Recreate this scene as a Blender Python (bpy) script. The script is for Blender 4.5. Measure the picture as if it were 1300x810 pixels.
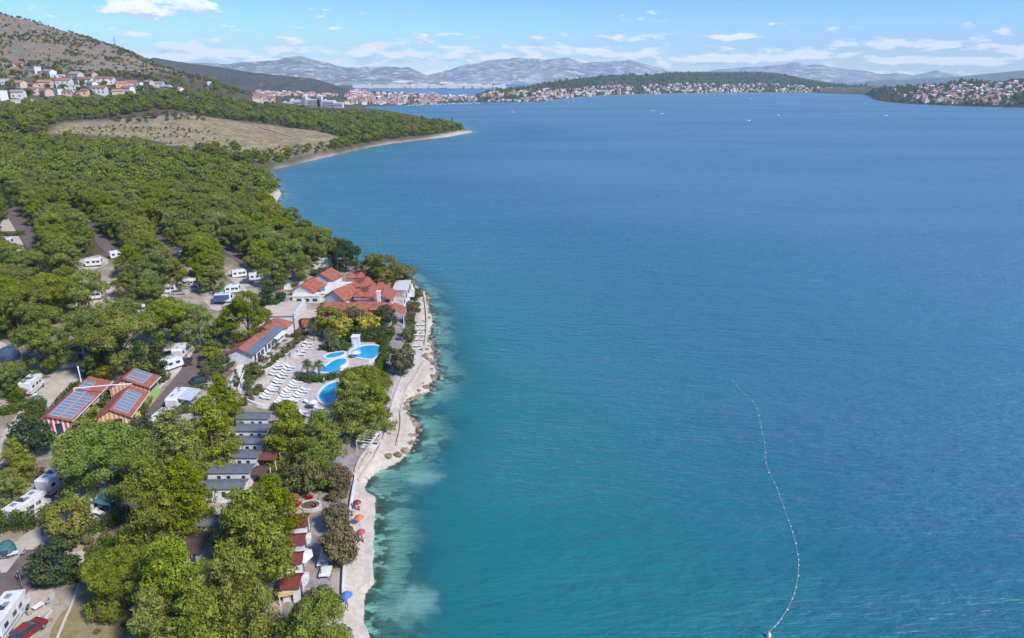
import bpy, bmesh, math, random
import numpy as np
from mathutils import Vector, Matrix
from mathutils.geometry import delaunay_2d_cdt

for o in list(bpy.data.objects):
    bpy.data.objects.remove(o, do_unlink=True)
S = bpy.context.scene
C = S.collection
R = math.radians
random.seed(7)
RNG = np.random.default_rng(7)

# ------------------------------------------------------------------ camera
CAMZ, FPX, PITCH = 70.0, 878.0, math.atan2(405 - 97, 878.0)
cam = bpy.data.objects.new('camera', bpy.data.cameras.new('camera'))
C.objects.link(cam)
cam.location = (0, 0, CAMZ)
cam.rotation_euler = (math.pi / 2 - PITCH, 0, 0)
cam.data.sensor_width = 36
cam.data.lens = 36 * FPX / 1300
cam.data.clip_start = 1
cam.data.clip_end = 60000
S.camera = cam

# ------------------------------------------------------------------ light
SUN_EL, SUN_AZ = R(44), R(128)          # azimuth clockwise from +Y: behind the camera, from the right
sun = bpy.data.objects.new('sun', bpy.data.lights.new('sun', 'SUN'))
C.objects.link(sun)
sun.data.energy = 2.7
sun.data.angle = R(9)
sun.data.color = (1.0, 0.955, 0.89)
sdir = Vector((math.sin(SUN_AZ) * math.cos(SUN_EL), math.cos(SUN_AZ) * math.cos(SUN_EL), math.sin(SUN_EL)))
sun.rotation_euler = sdir.to_track_quat('Z', 'Y').to_euler()

W = bpy.data.worlds.new('World')
S.world = W
W.use_nodes = True
NT = W.node_tree
NT.nodes.clear()


def nd(t, typ, **kw):
    n = t.nodes.new(typ)
    for k, v in kw.items():
        setattr(n, k, v)
    return n


def mth(t, op, a, b=None, c=None, clamp=False):
    n = nd(t, 'ShaderNodeMath', operation=op, use_clamp=clamp)
    for i, v in enumerate((a, b, c)):
        if v is None:
            continue
        if isinstance(v, (int, float)):
            n.inputs[i].default_value = v
        else:
            t.links.new(v, n.inputs[i])
    return n.outputs[0]


def smooth(t, v, lo, hi, a=0.0, b=1.0):
    n = nd(t, 'ShaderNodeMapRange', interpolation_type='SMOOTHSTEP')
    t.links.new(v, n.inputs['Value'])
    for k, x in (('From Min', lo), ('From Max', hi), ('To Min', a), ('To Max', b)):
        n.inputs[k].default_value = x
    return n.outputs['Result']


def noise(t, vec, scale, detail=4, rough=0.55, dist=0.0):
    n = nd(t, 'ShaderNodeTexNoise')
    n.inputs['Scale'].default_value = scale
    n.inputs['Detail'].default_value = detail
    n.inputs['Roughness'].default_value = rough
    n.inputs['Distortion'].default_value = dist
    if vec is not None:
        t.links.new(vec, n.inputs['Vector'])
    return n.outputs['Fac']


def mixc(t, f, a, b, mode='MIX'):
    n = nd(t, 'ShaderNodeMix', data_type='RGBA', blend_type=mode)
    for k, v in ((0, f), (6, a), (7, b)):
        if isinstance(v, (int, float)):
            n.inputs[k].default_value = v
        elif isinstance(v, tuple):
            n.inputs[k].default_value = (*v[:3], 1)
        else:
            t.links.new(v, n.inputs[k])
    return n.outputs[2]


def pix_dir(px, py):
    cx, cy = px - 650.0, 405.0 - py
    return np.array([cx, FPX * math.cos(PITCH) + cy * math.sin(PITCH), -FPX * math.sin(PITCH) + cy * math.cos(PITCH)])


def pix_azel(px, py):
    d = pix_dir(px, py)
    return math.atan2(d[0], d[1]), math.atan2(d[2], math.hypot(d[0], d[1]))


def build_sky():
    t = NT
    sky = nd(t, 'ShaderNodeTexSky', sky_type='NISHITA', sun_disc=False)
    sky.sun_elevation = SUN_EL
    sky.sun_rotation = SUN_AZ
    sky.altitude = 50
    sky.air_density = 1.0
    sky.dust_density = 0.0
    sky.ozone_density = 4.0
    tc = nd(t, 'ShaderNodeTexCoord')
    sep = nd(t, 'ShaderNodeSeparateXYZ')
    t.links.new(tc.outputs['Generated'], sep.inputs[0])
    az = mth(t, 'ARCTAN2', sep.outputs[0], sep.outputs[1])
    el = mth(t, 'ARCSINE', sep.outputs[2])

    def dens(elv):
        cmb = nd(t, 'ShaderNodeCombineXYZ')
        t.links.new(mth(t, 'MULTIPLY', az, 9.0), cmb.inputs[0])
        t.links.new(mth(t, 'MULTIPLY', elv, 34.0), cmb.inputs[1])
        cmb.inputs[2].default_value = 3.7
        n = noise(t, cmb.outputs[0], 2.6, 8, 0.62)
        n = mth(t, 'ADD', mth(t, 'MULTIPLY', mth(t, 'SUBTRACT', n, 0.5), 1.7), 0.5)
        # scattered cumulus everywhere, a denser bank low over the horizon
        cov = mth(t, 'ADD', smooth(t, elv, 0.018, 0.06, 0.19, -0.11), smooth(t, elv, 0.10, 0.5, 0.0, 0.09))  # cover overhead, out of view, thickened to add soft white fill light
        n = mth(t, 'ADD', n, cov)
        blobs = None
        for px, py, wx, wy, amp in ((200, 10, 90, 15, .42), (255, 72, 95, 9, .30), (235, 58, 38, 5, .12), (680, 46, 26, 6, .22),
                                    (815, 48, 55, 8, .20), (930, 46, 60, 8, .18), (600, 70, 60, 7, .2), (940, 74, 110, 8, .26),
                                    (1190, 76, 95, 8, .24), (1130, 58, 34, 9, .16), (480, 68, 60, 5, .12), (1056, 37, 16, 6, .2),
                                    (1212, 57, 12, 5, .2), (350, 48, 40, 4, .12), (75, -30, 120, 12, .25), (1400, 20, 120, 18, .3)):
            a0, e0 = pix_azel(px, py)
            a1, e1 = pix_azel(px + wx, py - wy)
            u = mth(t, 'DIVIDE', mth(t, 'SUBTRACT', az, a0), abs(a1 - a0))
            v = mth(t, 'DIVIDE', mth(t, 'SUBTRACT', elv, e0), abs(e1 - e0))
            q = mth(t, 'SUBTRACT', 1.0, mth(t, 'ADD', mth(t, 'MULTIPLY', u, u), mth(t, 'MULTIPLY', v, v)))
            q = mth(t, 'MULTIPLY', mth(t, 'MAXIMUM', q, 0.0), amp * 1.25)
            blobs = q if blobs is None else mth(t, 'MAXIMUM', blobs, q)
        return mth(t, 'ADD', n, blobs)
    d0 = dens(el)
    d1 = dens(mth(t, 'ADD', el, 0.008))
    mask = mth(t, 'MULTIPLY', smooth(t, d0, 0.55, 0.76), 0.93)
    lit = smooth(t, mth(t, 'SUBTRACT', d0, d1), -0.12, 0.16)
    ccol = mixc(t, lit, (3.0, 3.6, 4.4), (5.5, 5.6, 5.7))
    hs = nd(t, 'ShaderNodeHueSaturation')
    hs.inputs['Saturation'].default_value = 1.35
    hs.inputs['Value'].default_value = 1.15
    t.links.new(sky.outputs[0], hs.inputs['Color'])
    tint = mixc(t, 1.0, hs.outputs[0], (0.405, 0.50, 0.74), 'MULTIPLY')
    full = mixc(t, mask, tint, ccol)
    bg = nd(t, 'ShaderNodeBackground')
    bg.inputs['Strength'].default_value = 0.11
    t.links.new(full, bg.inputs['Color'])
    t.links.new(bg.outputs[0], nd(t, 'ShaderNodeOutputWorld').inputs['Surface'])


build_sky()
W.cycles.sampling_method = 'MANUAL'
W.cycles.sample_map_resolution = 256
S.view_settings.view_transform = 'Standard'
S.view_settings.look = 'None'
S.view_settings.exposure = 1.05
S.view_settings.gamma = 1.0
S.render.engine = 'CYCLES'
S.cycles.use_denoising = True
S.cycles.max_bounces = 6
S.cycles.transparent_max_bounces = 8
S.cycles.volume_bounces = 0

# ------------------------------------------------------------------ terrain model
def unproj(px, py, z=0.0, fwd=None):
    d = pix_dir(px, py)
    s = (z - CAMZ) / d[2] if fwd is None else fwd / d[1]
    return d * s + np.array([0, 0, CAMZ])


COAST_PX = [(466, 812), (463, 790), (461, 768), (460, 752), (471, 742), (474, 700), (475, 665), (476, 634), (466, 624), (463, 618), (468, 608),
            (476, 600), (484, 595), (495, 590), (505, 585), (519, 572), (528, 556), (528, 540), (519, 528), (514, 519), (518, 509), (534, 502),
            (545, 495), (546, 488), (555, 478), (554, 468), (546, 460), (550, 448), (547, 438), (544, 430), (548, 412), (546, 396), (541, 382),
            (538, 373), (531, 364), (520, 353), (502, 342), (482, 336), (470, 338), (461, 341), (453, 338), (448, 328), (428, 317), (398, 303),
            (368, 288), (351, 278), (341, 269), (351, 255), (357, 246), (352, 238), (342, 226), (338, 217), (360, 212), (385, 206), (420, 198),
            (455, 189.5), (490, 183), (530, 178), (570, 173.5), (600, 167.5), (585, 161), (560, 154), (530, 147), (500, 142), (470, 139), (450, 137.5),
            (470, 135.5), (500, 134.5), (540, 133), (580, 131), (598, 129), (606, 126.5), (596, 123.5), (575, 122), (545, 121), (525, 119.5), (500, 118), (470, 117)]
COAST = [tuple(unproj(x, y)[:2]) for x, y in COAST_PX]
COAST = [(-45, -400), (-28, -40), (-22, 35)] + COAST + [(-1500, 4200), (-6000, 4200), (-6000, -400)]
COAST = np.array(COAST)


def seg_dist(x, y, poly, closed=True):
    d = np.full(x.shape, 1e18)
    n = len(poly)
    for i in range(n if closed else n - 1):
        ax, ay = poly[i]
        bx, by = poly[(i + 1) % n]
        vx, vy = bx - ax, by - ay
        L = vx * vx + vy * vy + 1e-12
        tt = np.clip(((x - ax) * vx + (y - ay) * vy) / L, 0, 1)
        d = np.minimum(d, (x - ax - tt * vx) ** 2 + (y - ay - tt * vy) ** 2)
    return np.sqrt(d)


def inside(x, y, poly):
    c = np.zeros(x.shape, bool)
    n = len(poly)
    j = n - 1
    for i in range(n):
        xi, yi = poly[i]
        xj, yj = poly[j]
        if yi != yj:
            c ^= ((yi > y) != (yj > y)) & (x < (xj - xi) * (y - yi) / (yj - yi) + xi)
        j = i
    return c


def hash2(ix, iy, seed):
    h = (ix.astype(np.int64) * 374761393 + iy.astype(np.int64) * 668265263 + seed * 974634777) & 0x7fffffff
    h = ((h ^ (h >> 13)) * 1274126177) & 0x7fffffff
    return ((h ^ (h >> 16)) & 0xffff) / 65535.0


def vnoise(x, y, seed=0, octs=4):
    r = np.zeros(np.shape(x))
    a, tot = 1.0, 0.0
    for k in range(octs):
        ix, iy = np.floor(x), np.floor(y)
        fx, fy = x - ix, y - iy
        fx, fy = fx * fx * (3 - 2 * fx), fy * fy * (3 - 2 * fy)
        v = (hash2(ix, iy, seed + k) * (1 - fx) + hash2(ix + 1, iy, seed + k) * fx) * (1 - fy) + \
            (hash2(ix, iy + 1, seed + k) * (1 - fx) + hash2(ix + 1, iy + 1, seed + k) * fx) * fy
        r += v * a
        tot += a
        a *= 0.5
        x, y = x * 2.03 + 7.1, y * 2.03 + 3.7
    return r / tot - 0.5


# height control points: (px, py, z) on the ground, or (px, py, None, distance) for slopes near or above the horizon
CTRL = [(455, 800, 1.2), (430, 740, 1.8), (445, 660, 1.6), (400, 700, 2.2), (350, 780, 2.6), (400, 630, 2.4), (470, 570, 1.5), (445, 540, 2.2),
        (500, 500, 1.6), (520, 450, 1.5), (500, 440, 2.4), (505, 380, 2.6), (530, 400, 1.4), (300, 690, 4), (300, 600, 5), (330, 530, 4.6),
        (400, 560, 3.2), (410, 510, 3.6), (350, 505, 4.4), (460, 450, 3.4), (420, 440, 4.2), (340, 455, 6.2), (300, 465, 7), (220, 800, 4.5),
        (130, 800, 6), (60, 780, 6.8), (0, 800, 7.5), (150, 680, 6.5), (200, 600, 7), (30, 700, 7.6), (0, 620, 9), (120, 580, 8), (200, 520, 7.6),
        (260, 470, 7.6), (100, 530, 8.6), (150, 480, 9), (0, 540, 10), (60, 470, 10.5), (380, 400, 4.6), (430, 385, 4.2), (480, 370, 3.6),
        (330, 420, 7), (420, 350, 4.4), (470, 345, 3), (380, 350, 6), (300, 390, 9), (200, 420, 10), (100, 400, 12), (0, 420, 13), (250, 350, 10.5),
        (130, 340, 14), (0, 340, 15), (330, 330, 7.5), (400, 325, 4), (200, 290, 13), (80, 290, 15.5), (0, 280, 17), (280, 280, 9), (330, 285, 5),
        (0, 225, 20), (120, 235, 16.5), (240, 235, 11), (310, 245, 6), (60, 195, 20), (0, 190, 22), (180, 210, 15), (260, 210, 9), (320, 222, 3),
        (90, 168, None, 560), (160, 155, None, 680), (250, 152, None, 720), (340, 158, None, 800), (200, 192, 15), (290, 198, 9), (350, 200, 6),
        (420, 185, 6), (460, 178, 5), (500, 172, 5), (560, 168, 4), (60, 150, None, 620), (0, 160, None, 570), (0, 140, None, 660), (120, 140, None, 740),
        (250, 138, None, 840), (350, 142, None, 960), (430, 150, None, 1060), (520, 157, 6), (560, 160, 5), (10, 125, None, 700), (100, 118, None, 760),
        (60, 104, None, 810), (170, 112, None, 820), (230, 118, None, 860), (290, 128, None, 980), (0, 92, None, 840), (60, 84, None, 890),
        (120, 94, None, 900), (180, 98, None, 930), (0, 18, None, 1300), (50, 30, None, 1280), (100, 45, None, 1250), (147, 60, None, 1200),
        (200, 86, None, 1150), (245, 98, None, 1120), (285, 114, None, 1120), (322, 129, None, 1120), (362, 137, None, 1150), (0, 55, None, 1050), (100, 75, None, 1050),
        (-150, -10, None, 1300), (-200, 60, None, 1000), (-150, 120, None, 700), (-150, 200, 24), (-150, 400, 17), (-150, 600, 12),
        (400, 134, 9), (360, 132, 12), (450, 128, 5), (520, 127, 3), (580, 126, 2.5), (480, 121, 4), (400, 119, None, 2400), (340, 116, None, 2500), (330, 128, 16)]
cp = []
for c in CTRL:
    cp.append(unproj(*c[:3]) if len(c) == 3 else unproj(c[0], c[1], 0, c[3]))
cp += [np.array(v, float) for v in ((-1300, 1800, 60), (-900, 1750, 40), (-600, 1700, 20), (-1800, 1500, 120), (-2500, 2500, 60), (-1500, 3000, 40),
                                   (-900, 3000, 15), (-300, 4000, 10), (-60, 20, 4), (-120, 40, 9), (-300, 100, 14), (-600, 300, 25), (-1500, 600, 90))]
cp = np.array(cp)
# log-polar domain keeps near and far control points equally stiff
def lp(x, y):
    r = np.hypot(x, y)
    return np.arctan2(x, y) * 2.2, np.log(np.maximum(r, 5) / 100)
cu, cv = lp(cp[:, 0], cp[:, 1])
EPS = 0.04
A = np.sqrt((cu[:, None] - cu[None]) ** 2 + (cv[:, None] - cv[None]) ** 2 + EPS ** 2)
n = len(cp)
AA = np.zeros((n + 1, n + 1))
AA[:n, :n] = A - 0.004 * np.eye(n)
AA[:n, n] = AA[n, :n] = 1
WR = np.linalg.solve(AA, np.append(cp[:, 2], 0))


def rbf(x, y):
    u, v = lp(x, y)
    out = np.full(x.shape, WR[-1])
    for i in range(n):
        out += WR[i] * np.sqrt((u - cu[i]) ** 2 + (v - cv[i]) ** 2 + EPS ** 2)
    return out


NA, NR = 540, 560
AZ0, AZ1, R0, R1 = R(-62), R(24), 38.0, 5200.0
ga = np.linspace(AZ0, AZ1, NA)
gr = np.exp(np.linspace(math.log(R0), math.log(R1), NR))
GA, GR = np.meshgrid(ga, gr)                    # rows: radius
GX, GY = np.sin(GA) * GR, np.cos(GA) * GR
SD = seg_dist(GX, GY, COAST)
INS = inside(GX, GY, COAST)
wob = vnoise(GX * 0.25, GY * 0.25, 5, 3) * 1.6 * np.clip(150 / GR, 0, 1)
SDS = np.where(INS, SD, -SD) + wob
land = np.maximum(rbf(GX, GY), 1.0)
land = land + vnoise(GX * 0.06, GY * 0.06, 11, 4) * np.clip(GR / 500, 0.25, 6) * np.clip(SD / 40, 0, 1)
ramp = np.clip(SDS / np.maximum(3.0, GR * 0.02), 0, 1)
ramp = ramp * (2 - ramp)
sea = -np.minimum(0.05 + np.maximum(-SDS, 0) * 0.10 + np.maximum(-SDS - 6, 0) * 0.22, 7.0) + vnoise(GX * 0.2, GY * 0.2, 23, 4) * 0.7 * np.clip(-SDS / 6, 0, 1)
SHOAL = np.zeros_like(GX)
for px_, py_, rx_, ry_ in ((518, 768, 4.6, 5.2), (536, 604, 5.0, 3.2)):
    c_ = unproj(px_, py_)
    q_ = ((GX - c_[0]) / rx_) ** 2 + ((GY - c_[1]) / ry_) ** 2 + vnoise(GX * .35, GY * .35, 77, 3) * 1.3 + vnoise(GX * 1.1, GY * 1.1, 79, 3) * .9
    SHOAL = np.maximum(SHOAL, np.clip(1.15 - q_, 0, 1) * .72)
sea = sea * (1 - SHOAL) + np.maximum(sea, -0.75) * SHOAL
GH = np.where(SDS > 0, 0.05 + land * ramp, sea)


def h_at(x, y):
    x, y = np.asarray(x, float), np.asarray(y, float)
    a = (np.arctan2(x, y) - AZ0) / (AZ1 - AZ0) * (NA - 1)
    r = (np.log(np.maximum(np.hypot(x, y), R0)) - math.log(R0)) / (math.log(R1) - math.log(R0)) * (NR - 1)
    a, r = np.clip(a, 0, NA - 1.001), np.clip(r, 0, NR - 1.001)
    ia, ir = a.astype(int), r.astype(int)
    fa, fr = a - ia, r - ir
    return (GH[ir, ia] * (1 - fa) + GH[ir, ia + 1] * fa) * (1 - fr) + (GH[ir + 1, ia] * (1 - fa) + GH[ir + 1, ia + 1] * fa) * fr


def P(px, py, dz=0.0):
    """ground point seen at a place of the photograph (dz: this high above the ground)"""
    d = pix_dir(px, py)
    dist = np.exp(np.linspace(math.log(45), math.log(5000), 900)) / math.hypot(d[0], d[1])
    x, y, z = d[0] * dist, d[1] * dist, CAMZ + d[2] * dist
    f = z - (h_at(x, y) + dz)
    i = int(np.argmax(f < 0))
    if f[i] >= 0:
        i = len(f) - 1
    i = max(i, 1)
    t = f[i - 1] / (f[i - 1] - f[i]) if f[i - 1] != f[i] else 0
    s = dist[i - 1] + (dist[i] - dist[i - 1]) * t
    return np.array([d[0] * s, d[1] * s, CAMZ + d[2] * s]), s


def G(px, py):
    p, s = P(px, py)
    return Vector((p[0], p[1], float(h_at(p[0], p[1]))))


def wpoly(pts):
    return [tuple(P(x, y)[0][:2]) for x, y in pts]

# ------------------------------------------------------------------ materials
MATS = {}


def new_mat(name):
    m = bpy.data.materials.new(name)
    m.use_nodes = True
    t = m.node_tree
    t.nodes.clear()
    out = nd(t, 'ShaderNodeOutputMaterial')
    MATS[name] = m
    return m, t, out


def M(name, c=None, rough=0.75, c2=None, ns=3.0, metal=0.0, bump=0.0, rnd=0.0, spec=0.3):
    if name in MATS:
        return MATS[name]
    m, t, out = new_mat(name)
    b = nd(t, 'ShaderNodeBsdfPrincipled')
    tc = nd(t, 'ShaderNodeTexCoord')
    f = noise(t, tc.outputs['Object'], ns, 5, 0.6)
    if c2 is None:
        c2 = tuple(x * 0.8 for x in c)
    col = mixc(t, smooth(t, f, 0.35, 0.68), c, c2)
    if rnd:
        oi = nd(t, 'ShaderNodeObjectInfo')
        hs = nd(t, 'ShaderNodeHueSaturation')
        t.links.new(mth(t, 'ADD', mth(t, 'MULTIPLY', oi.outputs['Random'], rnd), 1 - rnd / 2), hs.inputs['Value'])
        t.links.new(col, hs.inputs['Color'])
        col = hs.outputs[0]
    t.links.new(col, b.inputs['Base Color'])
    b.inputs['Roughness'].default_value = rough
    b.inputs['Metallic'].default_value = metal
    b.inputs['Specular IOR Level'].default_value = spec
    if bump:
        bp = nd(t, 'ShaderNodeBump')
        bp.inputs['Strength'].default_value = bump
        t.links.new(noise(t, tc.outputs['Object'], ns * 6, 4), bp.inputs['Height'])
        t.links.new(bp.outputs[0], b.inputs['Normal'])
    t.links.new(b.outputs[0], out.inputs[0])
    return m


def leafmat(name, ca, cb, cc, rndv=0.35, trans=0.3):
    """foliage: three tones spread over leaves (attribute tone) and trees (object random)"""
    m, t, out = new_mat(name)
    at = nd(t, 'ShaderNodeAttribute', attribute_name='tone')
    oi = nd(t, 'ShaderNodeObjectInfo')
    f = at.outputs['Fac']
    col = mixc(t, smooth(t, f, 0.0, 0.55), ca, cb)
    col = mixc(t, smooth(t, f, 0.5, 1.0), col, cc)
    hs = nd(t, 'ShaderNodeHueSaturation')
    r = oi.outputs['Random']
    t.links.new(mth(t, 'ADD', mth(t, 'MULTIPLY', r, rndv), 1 - rndv / 2), hs.inputs['Value'])
    r2 = mth(t, 'FRACT', mth(t, 'MULTIPLY', r, 7.31))
    t.links.new(mth(t, 'ADD', mth(t, 'MULTIPLY', r2, 0.03), 0.485), hs.inputs['Hue'])
    r3 = mth(t, 'FRACT', mth(t, 'MULTIPLY', r, 13.7))
    t.links.new(mth(t, 'ADD', mth(t, 'MULTIPLY', r3, 0.25), 0.85), hs.inputs['Saturation'])
    t.links.new(col, hs.inputs['Color'])
    d = nd(t, 'ShaderNodeBsdfDiffuse')
    tr = nd(t, 'ShaderNodeBsdfTranslucent')
    mx = nd(t, 'ShaderNodeMixShader')
    mx.inputs[0].default_value = trans
    t.links.new(hs.outputs[0], d.inputs[0])
    t.links.new(hs.outputs[0], tr.inputs[0])
    t.links.new(d.outputs[0], mx.inputs[1])
    t.links.new(tr.outputs[0], mx.inputs[2])
    t.links.new(mx.outputs[0], out.inputs[0])
    return m


# ------------------------------------------------------------------ mesh helpers
class MB:
    def __init__(s):
        s.v, s.f, s.m = [], [], []
        s.cur = 0

    def add(s, vs, fs):
        o = len(s.v)
        s.v += [tuple(v) for v in vs]
        s.f += [tuple(i + o for i in f) for f in fs]
        s.m += [s.cur] * len(fs)
        return s

    def mat(s, i):
        s.cur = i
        return s

    def box(s, x0, y0, z0, x1, y1, z1):
        return s.add([(x0, y0, z0), (x1, y0, z0), (x1, y1, z0), (x0, y1, z0), (x0, y0, z1), (x1, y0, z1), (x1, y1, z1), (x0, y1, z1)],
                     [(0, 3, 2, 1), (4, 5, 6, 7), (0, 1, 5, 4), (1, 2, 6, 5), (2, 3, 7, 6), (3, 0, 4, 7)])

    def hull(s, bot, top):
        """loft between two rings of equal length, capped"""
        n_ = len(bot)
        return s.add(list(bot) + list(top), [tuple(range(n_ - 1, -1, -1)), tuple(range(n_, 2 * n_))] +
                     [(i, (i + 1) % n_, n_ + (i + 1) % n_, n_ + i) for i in range(n_)])

    def prism_y(s, prof, y0, y1):
        """profile of (x, z) extruded along y"""
        return s.hull([(x, y0, z) for x, z in prof], [(x, y1, z) for x, z in prof])

    def prism_x(s, prof, x0, x1):
        return s.hull([(x0, y, z) for y, z in prof], [(x1, y, z) for y, z in prof])

    def prism_z(s, prof, z0, z1):
        return s.hull([(x, y, z0) for x, y in prof], [(x, y, z1) for x, y in prof])

    def loft(s, rings, cap=True):
        o = len(s.v)
        k = len(rings[0])
        for r in rings:
            s.v += [tuple(p) for p in r]
        fs = []
        for j in range(len(rings) - 1):
            for i in range(k):
                fs.append((o + j * k + i, o + j * k + (i + 1) % k, o + (j + 1) * k + (i + 1) % k, o + (j + 1) * k + i))
        if cap:
            fs.append(tuple(o + i for i in range(k - 1, -1, -1)))
            fs.append(tuple(o + (len(rings) - 1) * k + i for i in range(k)))
        s.f += fs
        s.m += [s.cur] * len(fs)
        return s

    def tube(s, path, rad, k=6):
        rings = []
        path = [Vector(p) for p in path]
        if isinstance(rad, (int, float)):
            rad = [rad] * len(path)
        for i, p in enumerate(path):
            d = (path[min(i + 1, len(path) - 1)] - path[max(i - 1, 0)]).normalized()
            a = d.orthogonal().normalized() if abs(d.z) < 0.95 else Vector((1, 0, 0))
            a = (a - d * a.dot(d)).normalized()
            b = d.cross(a)
            rings.append([p + (a * math.cos(2 * math.pi * j / k) + b * math.sin(2 * math.pi * j / k)) * rad[i] for j in range(k)])
        return s.loft(rings)

    def cyl(s, x, y, z0, z1, r, r2=None, k=10):
        r2 = r if r2 is None else r2
        return s.loft([[(x + q * math.cos(2 * math.pi * j / k), y + q * math.sin(2 * math.pi * j / k), z) for j in range(k)] for q, z in ((r, z0), (r2, z1))])

    def wheel(s, x, y, z, r, w, k=12):
        return s.loft([[(x + r * math.cos(2 * math.pi * j / k), yy, z + r * math.sin(2 * math.pi * j / k)) for j in range(k)] for yy in (y - w / 2, y + w / 2)])

    def mesh(s, name, mats):
        me = bpy.data.meshes.new(name)
        me.from_pydata(s.v, [], s.f)
        if not isinstance(mats, (list, tuple)):
            mats = [mats]
        for q in mats:
            me.materials.append(q)
        if len(mats) > 1:
            me.polygons.foreach_set('material_index', s.m)
        bm = bmesh.new()
        bm.from_mesh(me)
        bmesh.ops.recalc_face_normals(bm, faces=bm.faces)
        bm.to_mesh(me)
        bm.free()
        return me

    def build(s, name, mats, parent=None, smooth=False, bevel=0.0):
        me = s.mesh(name, mats)
        if smooth:
            me.polygons.foreach_set('use_smooth', [True] * len(me.polygons))
        o = bpy.data.objects.new(name, me)
        C.objects.link(o)
        if parent is not None:
            o.parent = parent
        if bevel:
            bv = o.modifiers.new('bevel', 'BEVEL')
            bv.width = bevel
            bv.segments = 2
            bv.limit_method = 'ANGLE'
        return o


def tag(o, label=None, cat=None, group=None, kind=None):
    for k, v in (('label', label), ('category', cat), ('group', group), ('kind', kind)):
        if v:
            o[k] = v
    return o


def thing(name, label, cat, loc=(0, 0, 0), rz=0.0, group=None):
    o = bpy.data.objects.new(name, None)
    C.objects.link(o)
    o.empty_display_size = 0.5
    o.location = loc
    o.rotation_euler = (0, 0, rz)
    return tag(o, label, cat, group)


def share(name, me, parent, loc=(0, 0, 0), rz=0.0, rot=None, scale=None):
    o = bpy.data.objects.new(name, me)
    C.objects.link(o)
    o.parent = parent
    o.location = loc
    o.rotation_euler = rot if rot else (0, 0, rz)
    if scale:
        o.scale = scale
    return o


KIDS = {}


def copy_tree(o, parent=None, label=None, group=None):
    kids = list(o.children)
    c = o.copy()
    C.objects.link(c)
    if parent is not None:
        c.parent = parent
    if label:
        c['label'] = label
    if group:
        c['group'] = group
    for k in kids:
        copy_tree(k, c)
    return c


def drape(name, poly_w, mat, dz=0.09, step=2.0, thick=0.0, zfun=None):
    """a sheet that follows the ground inside a world polygon"""
    pts = []
    m_ = len(poly_w)
    for i in range(m_):
        a, b = np.array(poly_w[i]), np.array(poly_w[(i + 1) % m_])
        k = max(1, int(np.linalg.norm(b - a) / step))
        for j in range(k):
            pts.append(tuple(a + (b - a) * j / k))
    nb = len(pts)
    arr = np.array(pts)
    lo, hi = arr.min(0), arr.max(0)
    xs, ys = np.meshgrid(np.arange(lo[0], hi[0], step), np.arange(lo[1], hi[1], step))
    xs, ys = xs.ravel(), ys.ravel()
    ok = inside(xs, ys, pts) & (seg_dist(xs, ys, pts) > step * 0.4)
    allp = [Vector(p) for p in pts] + [Vector((x, y)) for x, y in zip(xs[ok], ys[ok])]
    vv, _, ff, _, _, _ = delaunay_2d_cdt(allp, [(i, (i + 1) % nb) for i in range(nb)], [], 1, 1e-4)
    X, Y = np.array([v[0] for v in vv]), np.array([v[1] for v in vv])
    Z = (h_at(X, Y) if zfun is None else zfun(X, Y)) + dz
    mb = MB()
    mb.add(list(zip(X, Y, Z)), [tuple(f) for f in ff])
    return mb, list(zip(X, Y, Z))


def patch(name, pts, mat, dz=0.09, step=2.0, world=False):
    if not world:                                # worn, uneven edges instead of ruled ones
        q = [np.array(p) for p in wpoly(pts)]
        q = [a * (1 - f) + b * f for a, b in zip(q, q[1:] + q[:1]) for f in (.15, .5, .85)]
        pts = [tuple(p + np.array([vnoise(np.array([p[0] * .23]), np.array([p[1] * .23]), s_, 2)[0] for s_ in (61, 67)]) * 2.2) for p in q]
    mb, _ = drape(name, pts, mat, dz, step)
    o = mb.build(name, mat)
    o['kind'] = 'structure'
    for p in o.data.polygons:
        if p.normal.z < 0:
            p.flip()
    return o


def resample(pw, step):
    out = [np.array(pw[0], float)]
    for a, b in zip(pw[:-1], pw[1:]):
        a, b = np.array(a, float), np.array(b, float)
        k = max(1, int(np.linalg.norm(b - a) / step))
        for j in range(1, k + 1):
            out.append(a + (b - a) * j / k)
    return out


def smooth_line(pw, it=2):
    pw = [np.array(p, float) for p in pw]
    for _ in range(it):
        q = [pw[0]]
        for a, b in zip(pw[:-1], pw[1:]):
            q += [a * .75 + b * .25, a * .25 + b * .75]
        pw = q + [pw[-1]]
    return pw


def strip_poly(pw, w):
    pw = [np.array(p[:2], float) for p in pw]
    L, Rr = [], []
    for i, p in enumerate(pw):
        d = pw[min(i + 1, len(pw) - 1)] - pw[max(i - 1, 0)]
        d = d / (np.linalg.norm(d) + 1e-9)
        nn = np.array([-d[1], d[0]])
        L.append(tuple(p + nn * w / 2))
        Rr.append(tuple(p - nn * w / 2))
    return L + Rr[::-1]


def road(name, px, w, mat, dz=0.12):
    pw = smooth_line([P(x, y)[0][:2] for x, y in px], 2)
    return patch(name, strip_poly(pw, w), mat, dz, 1.6, world=True)


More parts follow.
